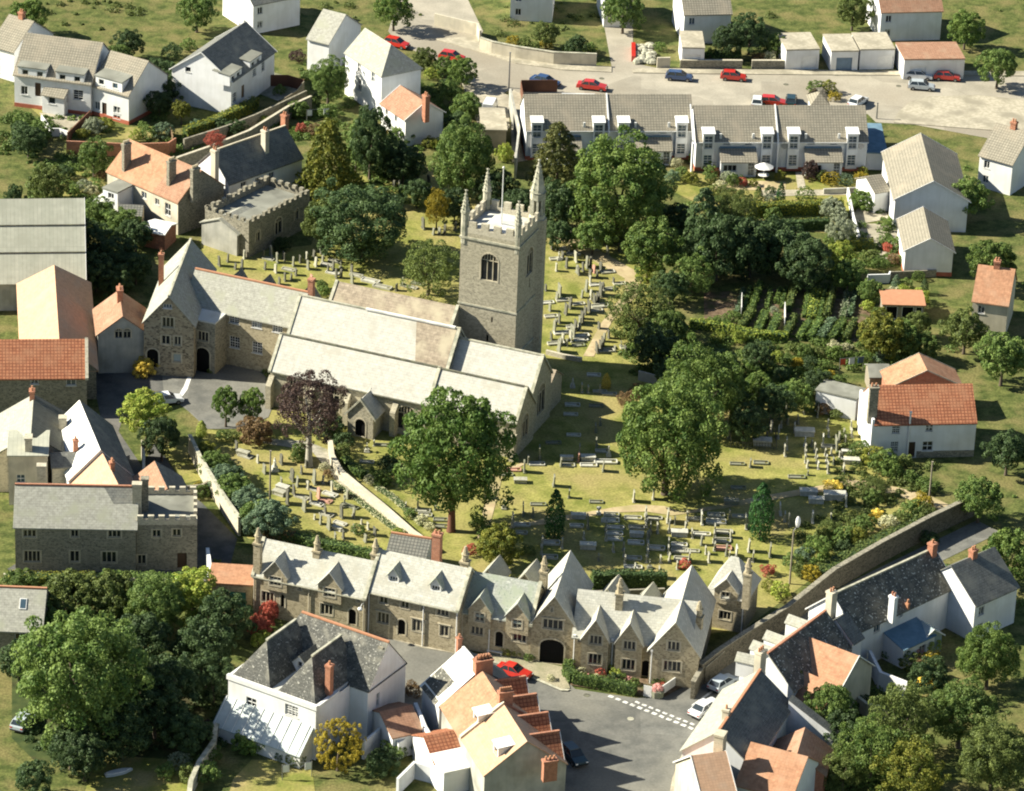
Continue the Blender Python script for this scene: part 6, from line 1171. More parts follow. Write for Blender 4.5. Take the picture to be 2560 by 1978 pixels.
# lamp posts and poles
def pole(t,h,label,head=False,name='pole',mat='timber_grey',arm=0):
    P=G(t); r=empty(name,P,0,label=label,cat='street lamp' if head else 'pole'); mb=MB(); mb.cyl(0,0,0,h,.13,.09,8); mb.build('post',mat,r)
    if head: mb=MB(); mb.tube([(0,0,h),(.2,0,h+.3),(.35,0,h+.9)],[.05,.05,.05],6); mb.build('arm','metal_grey',r); mb=MB(); mb.blob((.42,-.1,h+1.2),.3,.25,.75,8,6); mb.build('lamp_head','white_paint',r)
    else: mb=MB(); mb.box(-.12,.12,-.12,.12,h,h+.08); mb.build('cap',mat,r)
pole(('C4',722,1687),7.0,'street lamp with long white head above the churchyard corner, right',True,'street_lamp'); pole(('C2',252,985),6.6,'tall grey wooden pole among the graves left of the copper beech'); pole(('C4',1895,1010),5.6,'wooden pole beside the path at the right edge'); pole(('A3',243,540),5.5,'thin grey pole beside the wall left of the left terrace',mat='metal_grey'); pole(('A4',1455,800),2.4,'short post in the shadow right of the right terrace',mat='metal_grey'); pole(('B3',1350,800),2.0,'wooden post at the bend of the sandy churchyard path',mat='timber')
# ================= CARS
X=rad(-5)
car(('A2',1320,160),rad(-25),'car_red','red car at the top edge behind the tall villa')
car(('A2',1790,275),rad(-20),'car_red','red car half hidden by bushes left of the upper road')
car(('A3',550,480),rad(-28),'car_blue','dark blue saloon behind the brown board fence','saloon',ln=4.5); car(('A3',945,520),rad(-10),'car_red','red saloon behind the left terrace','saloon',ln=4.4)
car(('A3',1680,440),X,'car_blue','blue hatchback at the far kerb of the upper road','hatch',ln=4.0); car(('A4',250,440),X,'car_red','red hatchback at the far kerb of the upper road','hatch',ln=3.8)
car(('A4',1810,430),X,'car_white','white estate car, upper of the two at the right end of the road','hatch',ln=4.1); car(('A4',1835,520),X,'car_silver','silver hatchback, lower of the two at the right end of the road','hatch',ln=3.9)
car(('A4',450,650),rad(85),'car_white','white car roof peeping over the right terrace',ln=3.8); car(('A4',580,652),X,'car_red','red car roof peeping over the right terrace'); car(('A4',735,640),rad(85),'car_dark','dark car roof peeping over the right terrace'); car(('A4',1300,650),rad(60),'car_white','white car behind the right end of the right terrace')
car(('A3',85,705),rad(80),'car_white','white van on the forecourt left of the left terrace','van',ln=4.0); car(('A4',2050,440),X,'car_red','red car at the right end of the upper road')
car(('D1',205,1150),rad(70),'car_silver','pale blue car in the shade at the left edge'); car(('D3',285,735),rad(-27),'car_red','red sports car on the street by the archway','saloon',ln=4.1)
car(('D3',790,1440),rad(-62),'car_dark','dark car with pale roof in the shade of the orange-roofed row','hatch'); car(('D3',1900,1040),rad(52),'car_white','white car parked by the painted bay at the junction','saloon',ln=4.4)
car(('C1',1410,125),rad(20),'car_white','white car under the yellow-green tree by the school yard')
car(('D4',160,830),rad(52),'car_silver','pale car in the lane beside the long lane-side house')

for i,(c,x,y,tx) in enumerate((('D3',1270,1140,'pale square drain cover in the middle of the street junction'),('D3',900,940,'round drain cover in the street below the archway'),('A3',1025,462,'small drain cover on the upper road beside the red saloon'),('A4',690,512,'drain cover on the upper road in front of the peeping cars'),('A4',1118,430,'dark drain cover at the kerb before the blue garage door'),('A4',1640,525,'drain cover on the upper road near the silver hatchback'))):
    P=G((c,x,y)); mb=MB(); mb.cyl(0,0,.03,.06,.38,.38,10); o=mb.build('drain_cover','gold' if False else ('stone_light' if i==0 else 'stone_black')); o.location=P; tag(o,tx,'drain cover')
# ================= TREES  (D coordinates are of the 2184-wide view)
T=tree; D=lambda x,y:('D',x*1.0,y*1.0)
CH='trees in and around the churchyard'
T(('C2',590,180),4.5,4.5,8.2,'loose','purple','copper beech with dark purple crown and pale trunk before the church',bark='bark_pale',group=CH,tr=.42)
T(D(968,965),7.4,8.4,10.4,'round','bright','tall bright green tree with bare brown trunk before the chancel','tree',bark='bark_red',group=CH,tr=.45)
T(D(1425,940),6.9,8.0,7.2,'round','green','large rounded light green tree among the south-eastern graves',group=CH)
T(D(1505,830),5.6,5.6,5.6,'round','green','round green tree behind the large one by the hedge',group=CH)
T(D(1322,400),7.6,7.2,7.,'round','green','largest round green tree right of the tower below the left terrace',group=CH)
T(D(1385,525),4.2,4.0,5.,'mid','green','smaller round green tree at the foot of the largest round tree',group=CH)
T(D(1190,330),4.4,5.0,7,'conifer','bronze','bronze-green conifer behind the tallest tower pinnacle',group=CH)
T(D(1195,440),3.6,4.0,4.2,'mid','deep','dark tree in the shade right behind the tower',group=CH)
T(D(990,340),4.6,5.8,5.6,'round','mid','upright green tree left of the tower top',group=CH)
T(D(932,440),1.7,3.0,3.4,'loose','gold','small golden yellow tree left of the tower',group=CH)
T(D(700,335),4.6,6.0,6.2,'conifer','goldgreen','yellowish-green spreading cypress beside the slate cottage',group=CH)
T(D(790,300),3.0,5.4,6,'mid','deep','dark green tree behind the golden-green cypress',group=CH)
T(D(760,300),2.0,3.2,5,'flame','mid','slim upright green tree behind the golden-green cypress',group=CH)
T(D(775,480),6.8,5.4,4.8,'round','deep','broad dark green tree on the slope behind the church roof',group=CH)
T(D(690,470),3.0,3.6,4.2,'mid','olive','olive tree at the left flank of the broad dark one',group=CH)
T(D(915,570),3.9,3.9,4,'loose','olive','feathery olive tree against the left side of the tower',group=CH)
T(D(1500,480),3.6,5.2,5.5,'flame','deep','dark conifer, leftmost of the dark belt above the allotment',group=CH,lean=(0,.01))
T(D(1530,530),4.6,5.4,4.6,'mid','deep','dark broad tree at the left of the belt above the allotment',group=CH)
T(D(1600,530),4.6,4.8,4.2,'mid','deep','dark broad tree in the middle of the belt above the allotment',group=CH)
T(D(1670,533),4.4,4.4,3.8,'mid','deep','dark tree right of the middle of the belt above the allotment',group=CH)
T(D(1722,560),3.8,3.8,4.,'mid','deep','dark tree, rightmost of the belt above the allotment',group=CH)
T(D(1475,585),3.2,3.0,3.1,'loose','mid','loose green tree beside the bend of the sandy path',group=CH)
T(D(1575,450),2.8,3.2,3.6,'loose','olive','olive tree below the gardens of the right terrace',group=CH)
T(D(1365,660),4.6,4.2,4.,'loose','olive','spreading yew with feathery edges over the sandy path',group=CH)
T(D(1425,700),3.0,3.0,2.9,'mid','mid','green tree right of the spreading yew',group=CH)
T(D(1400,745),3.4,3.2,3.2,'mid','deep','dark tree in the shade below the spreading yew',group=CH)
T(D(1185,1097),1.7,3.1,3.1,'flame','cypress','narrow pointed green cypress among the south graves, left',group=CH,tr=.12)
T(D(1625,1090),2.1,3.6,3.6,'flame','cypress','dense egg-shaped cypress among the south graves, right',group=CH,tr=.14)
T(D(1060,1165),2.8,2.7,2.9,'mid','goldgreen','low round bushy tree behind the mossy almshouse',group=CH)
T(D(482,858),1.9,2.4,3.4,'mid','bright','left one of two round-headed small trees in the school yard',tr=.14,group=CH); T(D(537,860),1.75,2.3,3.2,'mid','green','right one of two round-headed small trees in the school yard',tr=.14,group=CH)
T(D(312,878),3.2,2.8,4.4,'mid','lime','yellow-green tree between the lane and the school yard',group=CH); T(D(345,930),2.6,2.8,3.4,'mid','deep','dark green tree below the yellow-green one, left',group=CH)
T(D(700,170),3.0,3.2,4.0,'round','mid','neat round tree between the white houses, top',group='garden trees')
T(D(200,332),2.6,2.6,3.4,'mid','mid','green garden tree left of the orange-roofed house',group='garden trees')
T(D(100,390),3.0,2.8,3.,'mid','olive','spreading tree above the pale warehouse roof',group='garden trees')
T(D(60,300),2.6,2.2,2.6,'mid','deep','dark tree at the left edge below the white terrace',group='garden trees'); T(D(30,430),1.6,3.0,3.2,'mid','deep','dark tree at the left edge above the warehouse',group='garden trees')
T(D(387,235),1.5,1.5,2.2,'mid','goldgreen','light small tree in the shade left of the white semi',group='garden trees',tr=.1)
T(D(458,297),1.6,1.2,2.6,'loose','red','small tree with rusty red leaves in the alley',group='garden trees',tr=.08)
for i,(x,y,r_,l) in enumerate(((905,125,1.9,'olive'),(948,140,1.7,'mid'),(985,150,2.3,'green'),(960,192,2.0,'mid'),(995,225,2.3,'mid'),(975,262,2.0,'deep'))):
    T(D(x,y),r_,r_*.95,r_*1.15,'mid',l,['olive bushy tree nearest the villa by the upper road','bushy tree in front of the red car by the upper road','round green tree casting its shadow on the upper road','green bushy tree below the one shading the road','bushy tree in front of the forecourt','dark bushy tree above the upright churchyard tree'][i],group='bushy trees by the upper road',tr=.1)
BL_='trees in the bottom left garden'
T(D(180,1445),7.6,7.8,7.8,'round','mid','biggest round green tree in the bottom left garden',group=BL_)
for i,(x,y,r_,l,tx) in enumerate(((150,1275,3.6,'olive','olive green tree beside the rooflight house'),(235,1270,3.6,'olive','olive tree second from the rooflight house'),(330,1290,3.8,'mid','green tree in the middle below the long stone house'),(410,1270,3.2,'lime','yellow-green tree below the battlemented house end'),
    (480,1315,3.3,'deep','dark green tree next to the green garage doors'),(300,1370,4.0,'deep','dark tree in the shade right of the biggest tree'),(430,1380,3.6,'deep','dark tree in the shade left of the villa'),(360,1460,4.0,'deep','dark low tree in the middle of the shaded garden'),(90,1330,2.6,'mid','small tree below the rooflight house at the left edge'),(40,1410,2.6,'deep','dark tree at the bottom left edge'),(150,1590,2.8,'deep','dark tree right of the pale blue car'),(330,1510,3.6,'deep','dark tree over the shaded lawn, upper'),(400,1560,2.8,'deep','dark tree over the shaded lawn near the winding wall'),(260,1560,3.4,'deep','dark tree over the shaded lawn, lower'),(455,1450,3.0,'deep','dark tree close to the left wall of the villa'),(180,1610,3.0,'deep','dark tree at the bottom left left of the sunny lawn'),(70,1660,2.2,'deep','dark tree at the bottom edge, far left'),(50,1260,2.6,'mid','small tree above the rooflight house'))):
    T(D(x,y),r_,r_*.95,r_*1.05,'mid' if i!=2 else 'round',l,tx,group=BL_)
T(D(722,1588),2.75,3.1,3.2,'dome','gold','egg-shaped golden bush-like tree beside the white villa','tree',group='garden trees',tr=.2)
BR='trees at the bottom right'
for i,(x,y,rx,rz,l,k,tx) in enumerate(((1705,1480,1.9,2.8,'goldgreen','loose','yellow-green slender tree left of the bottom right clump'),(1770,1510,3.0,3.2,'mid','round','green round tree below the orange extension'),(1925,1530,3.9,4.6,'olive','loose','tall loose olive tree at the right edge, bottom'),(1860,1600,4.2,3.6,'green','loose','broad loose tree in the middle of the bottom right clump'),
    (1800,1560,3.0,2.6,'deep','mid','dark tree low in the bottom right clump'),(1940,1640,4.0,3.4,'goldgreen','loose','loose tree at the very bottom right corner'),(1800,1640,2.8,2.4,'olive','loose','low olive tree beside the red-tiled house, bottom'),(1985,1450,2.4,2.6,'deep','mid','dark tree at the right edge behind the tall olive one'),(2050,1520,4.,4.,'mid','round','green tree past the right edge'),(2110,1400,3.6,3.8,'green','round','round green tree far right beyond the conservatory'),(2120,1620,4.2,4.2,'olive','round','olive tree at the far bottom right corner'))):
    T(D(x,y),rx,rz,rz*1.1,k,l,tx,group=BR)
AL='trees round the allotment'
for x,y,r_,l,tx in ((1795,545,2.5,'lime','light green tree right of the dark belt'),(1790,490,2.0,'silver','silvery tree in the garden steps below the right terrace'),(1810,585,2.4,'mid','green tree at the top of the allotment steps'),(1858,620,1.9,'mid','round tree at the right end of the allotment'),(1880,715,3.4,'goldgreen','yellow-green tree below the open shed'),(1925,725,2.6,'mid','dark green tree beside the open shed'),(1960,690,2.0,'olive','tree at the right edge below the open shed'),(1975,740,2.0,'mid','tree at the right edge above the orange barn'),
    (1560,840,2.4,'deep','dark tree right of the round tree by the hedge'),(1620,820,2.0,'green','small green tree below the long hedge'),(1740,820,2.0,'deep','dark bushy tree left of the white outbuilding'),(1590,900,2.6,'deep','dark tree in the shade right of the large light green tree'),(1650,860,2.6,'deep','dark tree in the middle of the belt below the allotment'),(1700,840,2.2,'mid','green tree in the belt below the allotment')):
    T(D(x,y),r_,r_*.95,r_*1.1,'mid',l,tx,group=AL)
for x,y,r_,l,tx in ((255,120,2.2,'mid','tree behind the top-left terrace roof'),(275,90,2.4,'deep','dark tree above the top-left terrace roof'),(1165,70,2.2,'olive','olive tree in the walled garden at the top'),(1230,95,1.8,'deep','dark tree in the walled garden at the top'),(1550,85,2.6,'deep','dark tree at the top behind the blue car'),(1600,70,3.,'deep','larger dark tree at the top between shed and garages'),(1660,95,1.8,'mid','green tree at the top left of the garages'),
    (60,30,3,'green','green tree above the top-left terrace'),(420,20,3.2,'mid','tree above the white semi at the top edge'),(840,20,3,'green','green tree above the villa at the top edge'),(1330,20,3.4,'mid','tree on the top edge over the side road'),(1820,20,3,'olive','tree on the top edge behind the garages'),(2060,60,3,'green','tree in the top right corner'),(2130,140,3.2,'mid','tree right of the upper road end'),
    (2060,420,3.4,'mid','tree beyond the right edge by the white houses'),(2120,560,3.6,'green','green tree beyond the right edge by the allotment'),(2060,700,3.2,'olive','olive tree beyond the right edge by the barn'),(2140,760,3.6,'mid','second tree beyond the right edge by the barn'),(2090,1060,3.,'mid','tree beyond the right edge by the path'),(2150,1180,3.4,'green','green tree beyond the right edge by the lane'),(2150,960,3.,'deep','dark tree beyond the right edge below the cottages')):
    T(D(x,y),r_,r_*.95,r_*1.15,'mid',l,tx,group='trees round the edges of the town')
# bank of shrubs
hd=hedge
hd([('K3',520,440),('K3',850,430),('K3',1250,440)],1.2,2.1,'deep','dark hedge between the south graves and the almshouse yards',dens=30)
hd([('K1',700,200),('K1',1100,300),('K1',1750,440)],1.4,1.4,'mid','green hedge behind the left almshouse')
hd([('K1',300,170),('K1',720,215)],1.0,1.5,'brown','short brownish hedge end behind the left almshouse')
hd([('A4',400,1620),('A4',1000,1600),('A4',1165,1590)],1.3,1.9,'goldgreen','bright yellow-topped garden hedge below the right terrace',dens=34)
hd([('B4',440,260),('B4',700,255),('B4',1050,240)],1.2,1.5,'deep','dark green hedge below the bright yellow-topped one')
hd([('B4',1210,420),('B4',1420,415)],1.0,1.5,'goldgreen','small yellow-topped hedge beside the garden steps, right')
hd([('B4',-120,1080),('B4',30,1090),('B4',250,1130),('B4',450,1180),('B4',700,1190)],1.0,1.2,'lime','long pale green clipped hedge along the lower side of the allotment',dens=34)
hd([('A1',1560,960),('A1',1750,900),('A1',2060,760),('A2',130,700)],1.3,1.6,'goldgreen','ragged yellow-green hedge over the alley wall, top left')
for i,(x,y,r_,l) in enumerate(((438,962,1.6,'goldgreen'),(455,990,2.0,'mid'),(478,1018,2.2,'blue'),(505,1046,2.3,'mid'),(528,1072,2.4,'blue'),(500,1010,1.5,'deep'),(548,1100,2.4,'mid'))):
    T(D(x,y),r_,r_*.8,r_*.85,'mid',l,'%s bushy tree, %s on the bank beside the crumbling wall'%({'goldgreen':'yellow-green','mid':'mid-green','blue':'blue-green','deep':'dark green'}[l],['topmost','second down','third down','fourth down','fifth down','the small one','lowest'][i]),name='tree',group='bushy trees on the bank',tr=.1)
T(D(570,1105),3.0,2.4,2.6,'mid','blue','blue-green bushy tree behind the left end of the almshouses',group=CH)
hd([('C1',60,1690),('C1',500,1700),('C1',800,1700)],1.8,1.4,'goldgreen','yellow-green hedge below the long stone house, left part')
hd([('C1',860,1660),('C1',1250,1690),('C1',1640,1680)],1.4,1.2,'mid','green hedge below the long stone house, right part')
hd([('C4',960,1640),('C4',1150,1520),('C4',1400,1390),('C4',1700,1260),('C4',1930,1130)],1.8,1.1,'olive','rough olive scrub along the top of the retaining wall')
hd([('A3',700,225),('A3',975,265)],.9,.9,'lime','lime hedge inside the curved cream wall, top')
hd([('A4',80,300),('A4',310,300)],1.2,1.2,'mid','green hedge behind the grey wall by the upper road')
hd([('C2',760,830),('C2',1000,990),('C2',1250,1190),('C2',1450,1330)],.8,.35,'cream','row of cream flowers along the path wall',dens=40,leafs=.09)
hd([('C2',1050,760),('C2',1180,900),('C2',1280,960),('C2',1550,1200)],.8,.4,'cream','row of cream roses on the upper side of the path wall',dens=36,leafs=.09)
hd([('C2',880,660),('C2',960,740),('C2',1040,800)],1.0,.9,'green','low green shrubs against the top of the path wall',dens=36)
T(D(462,478),1.8,2.2,2.4,'mid','deep','dark small tree at the left corner of the battlemented ruin',group=CH,tr=.1)
for i,(x,y,r_,l) in enumerate(((505,470,1.3,'deep'),(535,505,1.2,'mid'),(548,420,1.4,'deep'),(585,395,1.5,'mid'),(625,440,1.6,'deep'),(600,520,1.2,'deep'))):
    bush(D(x,y),r_,r_*.9,l,'%s ivy bush growing by the battlemented ruin, %s from left'%('dark' if l=='deep' else 'green',['first','second','third','fifth','sixth','fourth'][i]),'mid',group='ivy bushes by the ruin')
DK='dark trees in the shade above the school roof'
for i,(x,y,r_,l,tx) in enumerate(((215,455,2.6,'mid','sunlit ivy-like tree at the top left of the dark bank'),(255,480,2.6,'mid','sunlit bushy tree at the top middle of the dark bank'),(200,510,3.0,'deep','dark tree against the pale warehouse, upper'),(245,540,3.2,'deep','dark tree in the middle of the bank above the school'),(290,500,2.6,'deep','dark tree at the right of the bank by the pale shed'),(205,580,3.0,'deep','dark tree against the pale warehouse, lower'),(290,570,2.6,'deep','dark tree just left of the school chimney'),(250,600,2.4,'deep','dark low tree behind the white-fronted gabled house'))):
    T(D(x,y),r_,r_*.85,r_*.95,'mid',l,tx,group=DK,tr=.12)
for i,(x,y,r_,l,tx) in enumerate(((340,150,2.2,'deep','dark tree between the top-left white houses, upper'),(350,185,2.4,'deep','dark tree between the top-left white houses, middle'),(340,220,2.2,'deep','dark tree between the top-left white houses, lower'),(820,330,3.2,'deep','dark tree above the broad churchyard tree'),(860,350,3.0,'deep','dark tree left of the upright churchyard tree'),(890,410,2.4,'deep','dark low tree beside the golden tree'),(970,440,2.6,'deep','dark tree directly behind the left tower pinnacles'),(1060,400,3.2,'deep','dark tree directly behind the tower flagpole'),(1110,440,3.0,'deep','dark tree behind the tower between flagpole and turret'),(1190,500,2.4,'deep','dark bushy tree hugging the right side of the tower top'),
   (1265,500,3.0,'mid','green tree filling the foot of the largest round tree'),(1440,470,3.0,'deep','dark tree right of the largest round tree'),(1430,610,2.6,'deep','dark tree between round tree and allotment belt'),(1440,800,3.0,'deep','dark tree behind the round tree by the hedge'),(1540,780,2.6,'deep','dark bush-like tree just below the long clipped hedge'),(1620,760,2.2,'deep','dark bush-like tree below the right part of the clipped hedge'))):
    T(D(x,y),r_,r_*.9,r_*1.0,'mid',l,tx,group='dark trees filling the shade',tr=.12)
scrub([(40,250,230,300),(60,330,215,440),(330,290,440,330),(330,150,360,260)],0.72,'mid','rough green growth in the gardens at the upper left')
scrub([(560,240,740,300),(740,300,900,420),(880,200,1000,300)],0.72,'green','green undergrowth in the gardens above the church')
scrub([(1440,440,1640,560),(1760,480,1850,620),(1860,520,1960,570)],0.81,'mid','green undergrowth in the gardens below the right terrace')
scrub([(1330,690,1480,800),(1500,715,1960,790),(1540,790,1740,860)],0.99,'green','rank growth between the allotment and the south churchyard')
scrub([(1780,930,1990,1060),(1700,1100,1850,1180),(1780,1060,1960,1110)],0.72,'olive','scrubby growth along the eastern bank of the churchyard')
scrub([(60,1230,480,1330),(60,1480,500,1600),(430,1330,490,1500)],0.72,'deep','dark undergrowth in the bottom left garden')
scrub([(1700,1480,1990,1687)],0.9,'mid','undergrowth beneath the trees at the bottom right')
scrub([(2010,300,2184,1300)],0.27,'mid','rough growth beyond the right edge of the town')
scrub([(1300,700,1360,740),(560,780,700,830)],0.45,'olive','weeds at the foot of the church walls')
scrub([(640,130,760,250),(860,180,930,260),(1860,400,1960,560),(0,250,60,330)],.6,'mid','loose growth in odd corners of the gardens')
scrub([(20,0,330,75),(600,0,900,40),(1060,0,1280,75),(1360,0,2184,40)],.1,'olive','rough growth along the top edge of the town')
# vegetable rows
V=[((330,770),(270,980),'blue',.5,.5),((390,760),(330,960),'mid',.5,.6),((470,740),(380,1010),'green',.7,1.0),((560,760),(530,930),'mid',.4,.5),((640,770),(610,880),'green',.5,.6),((690,760),(650,920),'green',.5,.6),((765,740),(710,950),'olive',.8,1.1),
   ((880,790),(840,1000),'mid',.5,.5),((925,770),(880,1010),'lime',.6,.6),((975,760),(920,1010),'lime',.6,.6),((1030,745),(970,1010),'green',.5,.7),((1105,700),(1030,1010),'olive',.6,1.1),((1215,790),(1170,1010),'silver',.8,.6),((1270,800),(1230,990),'blue',.6,.6),
   ((400,960),(310,1110),'olive',.9,1.1),((520,980),(450,1140),'green',1.0,1.0),((620,1000),(560,1160),'mid',1.0,.9),((760,1010),(690,1170),'olive',.8,1.0),((890,1050),(800,1190),'green',.8,.9),((980,1040),(890,1190),'green',1.0,.9),((1080,1040),(980,1190),'blue',1.0,.9),((1180,1040),(1070,1200),'green',1.0,.9),((1270,1040),(1190,1190),'olive',.8,.9)]
for i,(a,b,l,w_,h_) in enumerate(V):
    up=i<14; j=i if up else i-14; n_=14 if up else 9
    o=hedge([('B4',)+a,('B4',)+b],w_,h_,l,'%s vegetable row, %s in the %s bed of the allotment'%({'blue':'bluish','mid':'green','green':'leafy green','olive':'brownish','lime':'lime green','silver':'silvery cabbage'}[l],rankw(j,n_),'upper' if up else 'lower'),dens=34,name='vegetable_row',cat='vegetable row',leafs=.13,rough=.12); o['group']='vegetable rows of the allotment'
# shrubs by area
S=shrubs
S([('A4',460,1450,.9,'green','flame',1.4),('A4',650,1430,.85,'cypress','flame',1.6),('A4',855,1440,1.4,'green','dome'),('A4',555,1480,1.0,'silver'),('A4',1070,1300,1.5,'gold','dome',.9),('A4',990,1280,1.0,'olive'),('A4',1195,1310,1.3,'blue','dome',.8),('A4',1325,1300,1.2,'gold','dome',.9),('A4',905,1240,1.2,'purple','mid',1.5),('A4',1345,1160,.9,'lime'),('A4',1345,1240,.8,'goldgreen'),('A4',640,1280,.9,'goldgreen'),('A4',215,1290,1.1,'silver'),('A4',250,1310,1.2,'green'),('A4',140,1360,.9,'cream'),('A4',60,1250,1.1,'mid'),('A4',20,1180,1.3,'green'),('A4',1340,1480,2.0,'green','mid'),('A4',1080,1550,1.9,'silver','mid'),('A4',560,1400,.8,'deep'),('A4',330,1330,.8,'red'),('A4',420,1340,.7,'goldgreen'),('A3',1650,1170,1.0,'cream'),('A3',1700,1260,1.2,'mid'),('A3',1620,1290,1.1,'blue'),('A3',1850,1130,1.4,'green'),('A3',1900,1160,1.0,'mid'),('A3',1780,1300,1.1,'goldgreen'),('A3',1950,1300,1.0,'mid'),('A3',2080,1290,.9,'silver'),('A4',200,1440,1.7,'olive','loose'),('A4',320,1500,1.6,'olive','loose'),('A4',80,1420,1.2,'olive'),('B4',100,60,1.8,'mid','loose'),('B4',580,120,1.2,'mid'),('B4',1130,130,1.3,'silver'),('B4',1220,250,1.3,'silver'),('A3',1990,1250,.7,'red')],'in the gardens below the right terrace','shrubs below the right terrace')
S([('B4',1570,210,1.1,'green'),('B4',1600,370,1.3,'green'),('B4',1720,340,1.2,'mid'),('B4',1550,400,.9,'red'),('B4',1400,480,1.3,'olive'),('B4',1480,530,1.2,'mid'),('B4',1600,500,1.0,'brown'),('B4',1700,500,1.1,'green'),('B4',1850,490,.9,'cream'),('B4',1320,310,.9,'deep','dome'),('B4',1810,640,.9,'green','dome'),('B4',1620,710,.9,'blue','flame',1.3),('B4',1700,720,1.1,'green'),('B4',1860,740,.8,'deep','flame',1.2),('B4',1700,800,1.5,'lime'),('B4',1600,790,1.2,'cream'),('B4',1820,820,1.4,'lime'),('B4',1380,890,1.0,'lime'),('B4',1470,960,1.0,'green'),('B4',590,930,.7,'silver'),('B4',1400,1030,.6,'silver'),('B4',1100,1230,.9,'cream'),('B4',1200,1240,.8,'cream')],'around the steps and sheds right of the allotment','shrubs right of the allotment')
S([('B4',620,1320,.9,'lime'),('B4',710,1350,1.0,'mid'),('B4',790,1370,.9,'gold'),('B4',760,1250,1.1,'olive'),('B4',860,1280,1.2,'mid'),('B4',980,1280,1.1,'olive'),('B4',1100,1290,1.2,'green'),('B4',900,1380,1.3,'deep'),('B4',1000,1400,1.1,'mid'),('B4',650,1470,1.2,'deep'),('B4',900,1510,1.3,'green'),('B4',1000,1480,1.2,'green'),('B4',1060,1480,.8,'gold'),('B4',1140,1520,1.1,'mid'),('B4',760,1590,1.2,'olive'),('B4',850,1620,1.1,'lime'),('B4',690,1590,1.1,'green'),('B4',400,1420,1.4,'bright'),('B4',1380,1330,1.1,'green'),('B4',1500,1340,1.2,'blue'),('B4',1620,1360,1.2,'mid'),('B4',1690,1330,1.0,'green'),('B4',300,1160,1.1,'lime'),('B4',120,1150,1.0,'lime'),('B4',180,1060,1.0,'bright'),('B4',120,1030,1.2,'green'),('B4',250,990,1.2,'green')],'in the rough gardens between hedge and outbuilding','shrubs below the allotment')
S([('C4',1090,860,1.2,'yellow','bush',.9),('C4',1010,200,1.2,'brown'),('C4',960,190,1.0,'mid'),('C4',1110,250,.9,'olive'),('C4',1450,880,1.6,'olive','loose'),('C4',1430,960,1.2,'mid'),('C4',1320,560,1.4,'mid'),('C4',1430,620,1.6,'goldgreen'),('C4',1520,660,1.8,'mid'),('C4',1590,720,1.5,'green'),('C4',1400,520,.9,'deep'),('C4',1700,650,1.1,'olive'),('C4',1740,780,1.0,'mid'),('C4',1850,830,1.0,'green'),('C4',1900,870,1.1,'mid'),('C4',1850,990,1.3,'gold'),('C4',1750,1060,1.5,'mid'),('C4',1880,1090,1.5,'olive'),('C4',1460,1110,.9,'yellow'),('C4',1360,1180,1.4,'mid'),('C4',1550,1170,1.3,'cream'),('C4',1650,1150,1.1,'olive'),('C4',1060,1230,1.6,'olive','loose'),('C4',1150,1280,1.5,'mid'),('C4',980,1350,1.5,'mid'),('C4',950,1430,1.8,'green'),('C4',850,1450,1.5,'blue'),('C4',760,1500,1.3,'mid'),('C4',820,1560,1.2,'olive'),('C4',540,1570,.9,'red'),('C4',900,1600,1.2,'gold'),('C4',1180,1380,1.2,'deep'),('C4',1300,1280,1.3,'goldgreen'),('D4',640,60,1.3,'lime'),('D4',560,20,1.0,'goldgreen'),('C3',990,1630,.9,'mid','dome'),('C3',1720,1520,.8,'red'),('C3',1240,130,1.3,'brown','loose'),('C3',1330,60,1.2,'brown','loose'),('B3',1065,1530,.8,'yellow','flame',1.1),('C3',405,1400,.9,'olive'),('C3',570,1270,.4,'deep'),('C3',30,1190,.9,'mid'),('C2',2000,1180,1.0,'mid')],'on the right side of the churchyard','shrubs in the south churchyard')
S([('C2',130,400,2.2,'brown','mid'),('C2',500,580,1.1,'mid','mid',1.3),('C2',540,600,.9,'blue'),('C2',1210,800,1.2,'green','mid'),('C2',870,560,1.2,'olive'),('C2',800,440,1.0,'olive'),('C2',870,480,1.3,'deep'),('C2',760,360,2.0,'deep','mid'),('C2',1100,810,.8,'cream'),('C2',1110,760,.7,'green','flame',1.0),('C2',1260,660,1.3,'deep','mid'),('C2',1300,740,1.1,'deep'),('C2',710,700,.7,'cream'),('C2',740,760,.7,'brown'),('C2',1540,1150,.8,'cream'),('C2',1600,1200,.7,'cream'),('C2',1430,1090,.8,'mid'),('C2',1330,1260,.9,'lime'),('C2',1000,1230,.9,'mid'),('C2',1940,1400,.9,'red'),('C2',2090,1250,1.2,'mid'),('C1',1700,380,.9,'lime','flame',1.1),('C1',1870,430,.9,'mid'),('C1',1960,440,.9,'olive'),('B1',1220,1400,1.6,'yellow','mid',1.5),('C1',1660,880,.9,'gold'),('S',830,1540,.5,'olive'),('C1',1830,1530,.8,'olive'),('C1',1690,910,1.1,'mid'),('B2',700,770,1.0,'green'),('B2',690,720,.9,'mid'),('B2',480,30,.8,'lime'),('B3',1400,620,1.6,'lime','loose'),('A3',215,1080,1.3,'lime','mid',1.6)],'around the church and its entrance path','shrubs round the church')
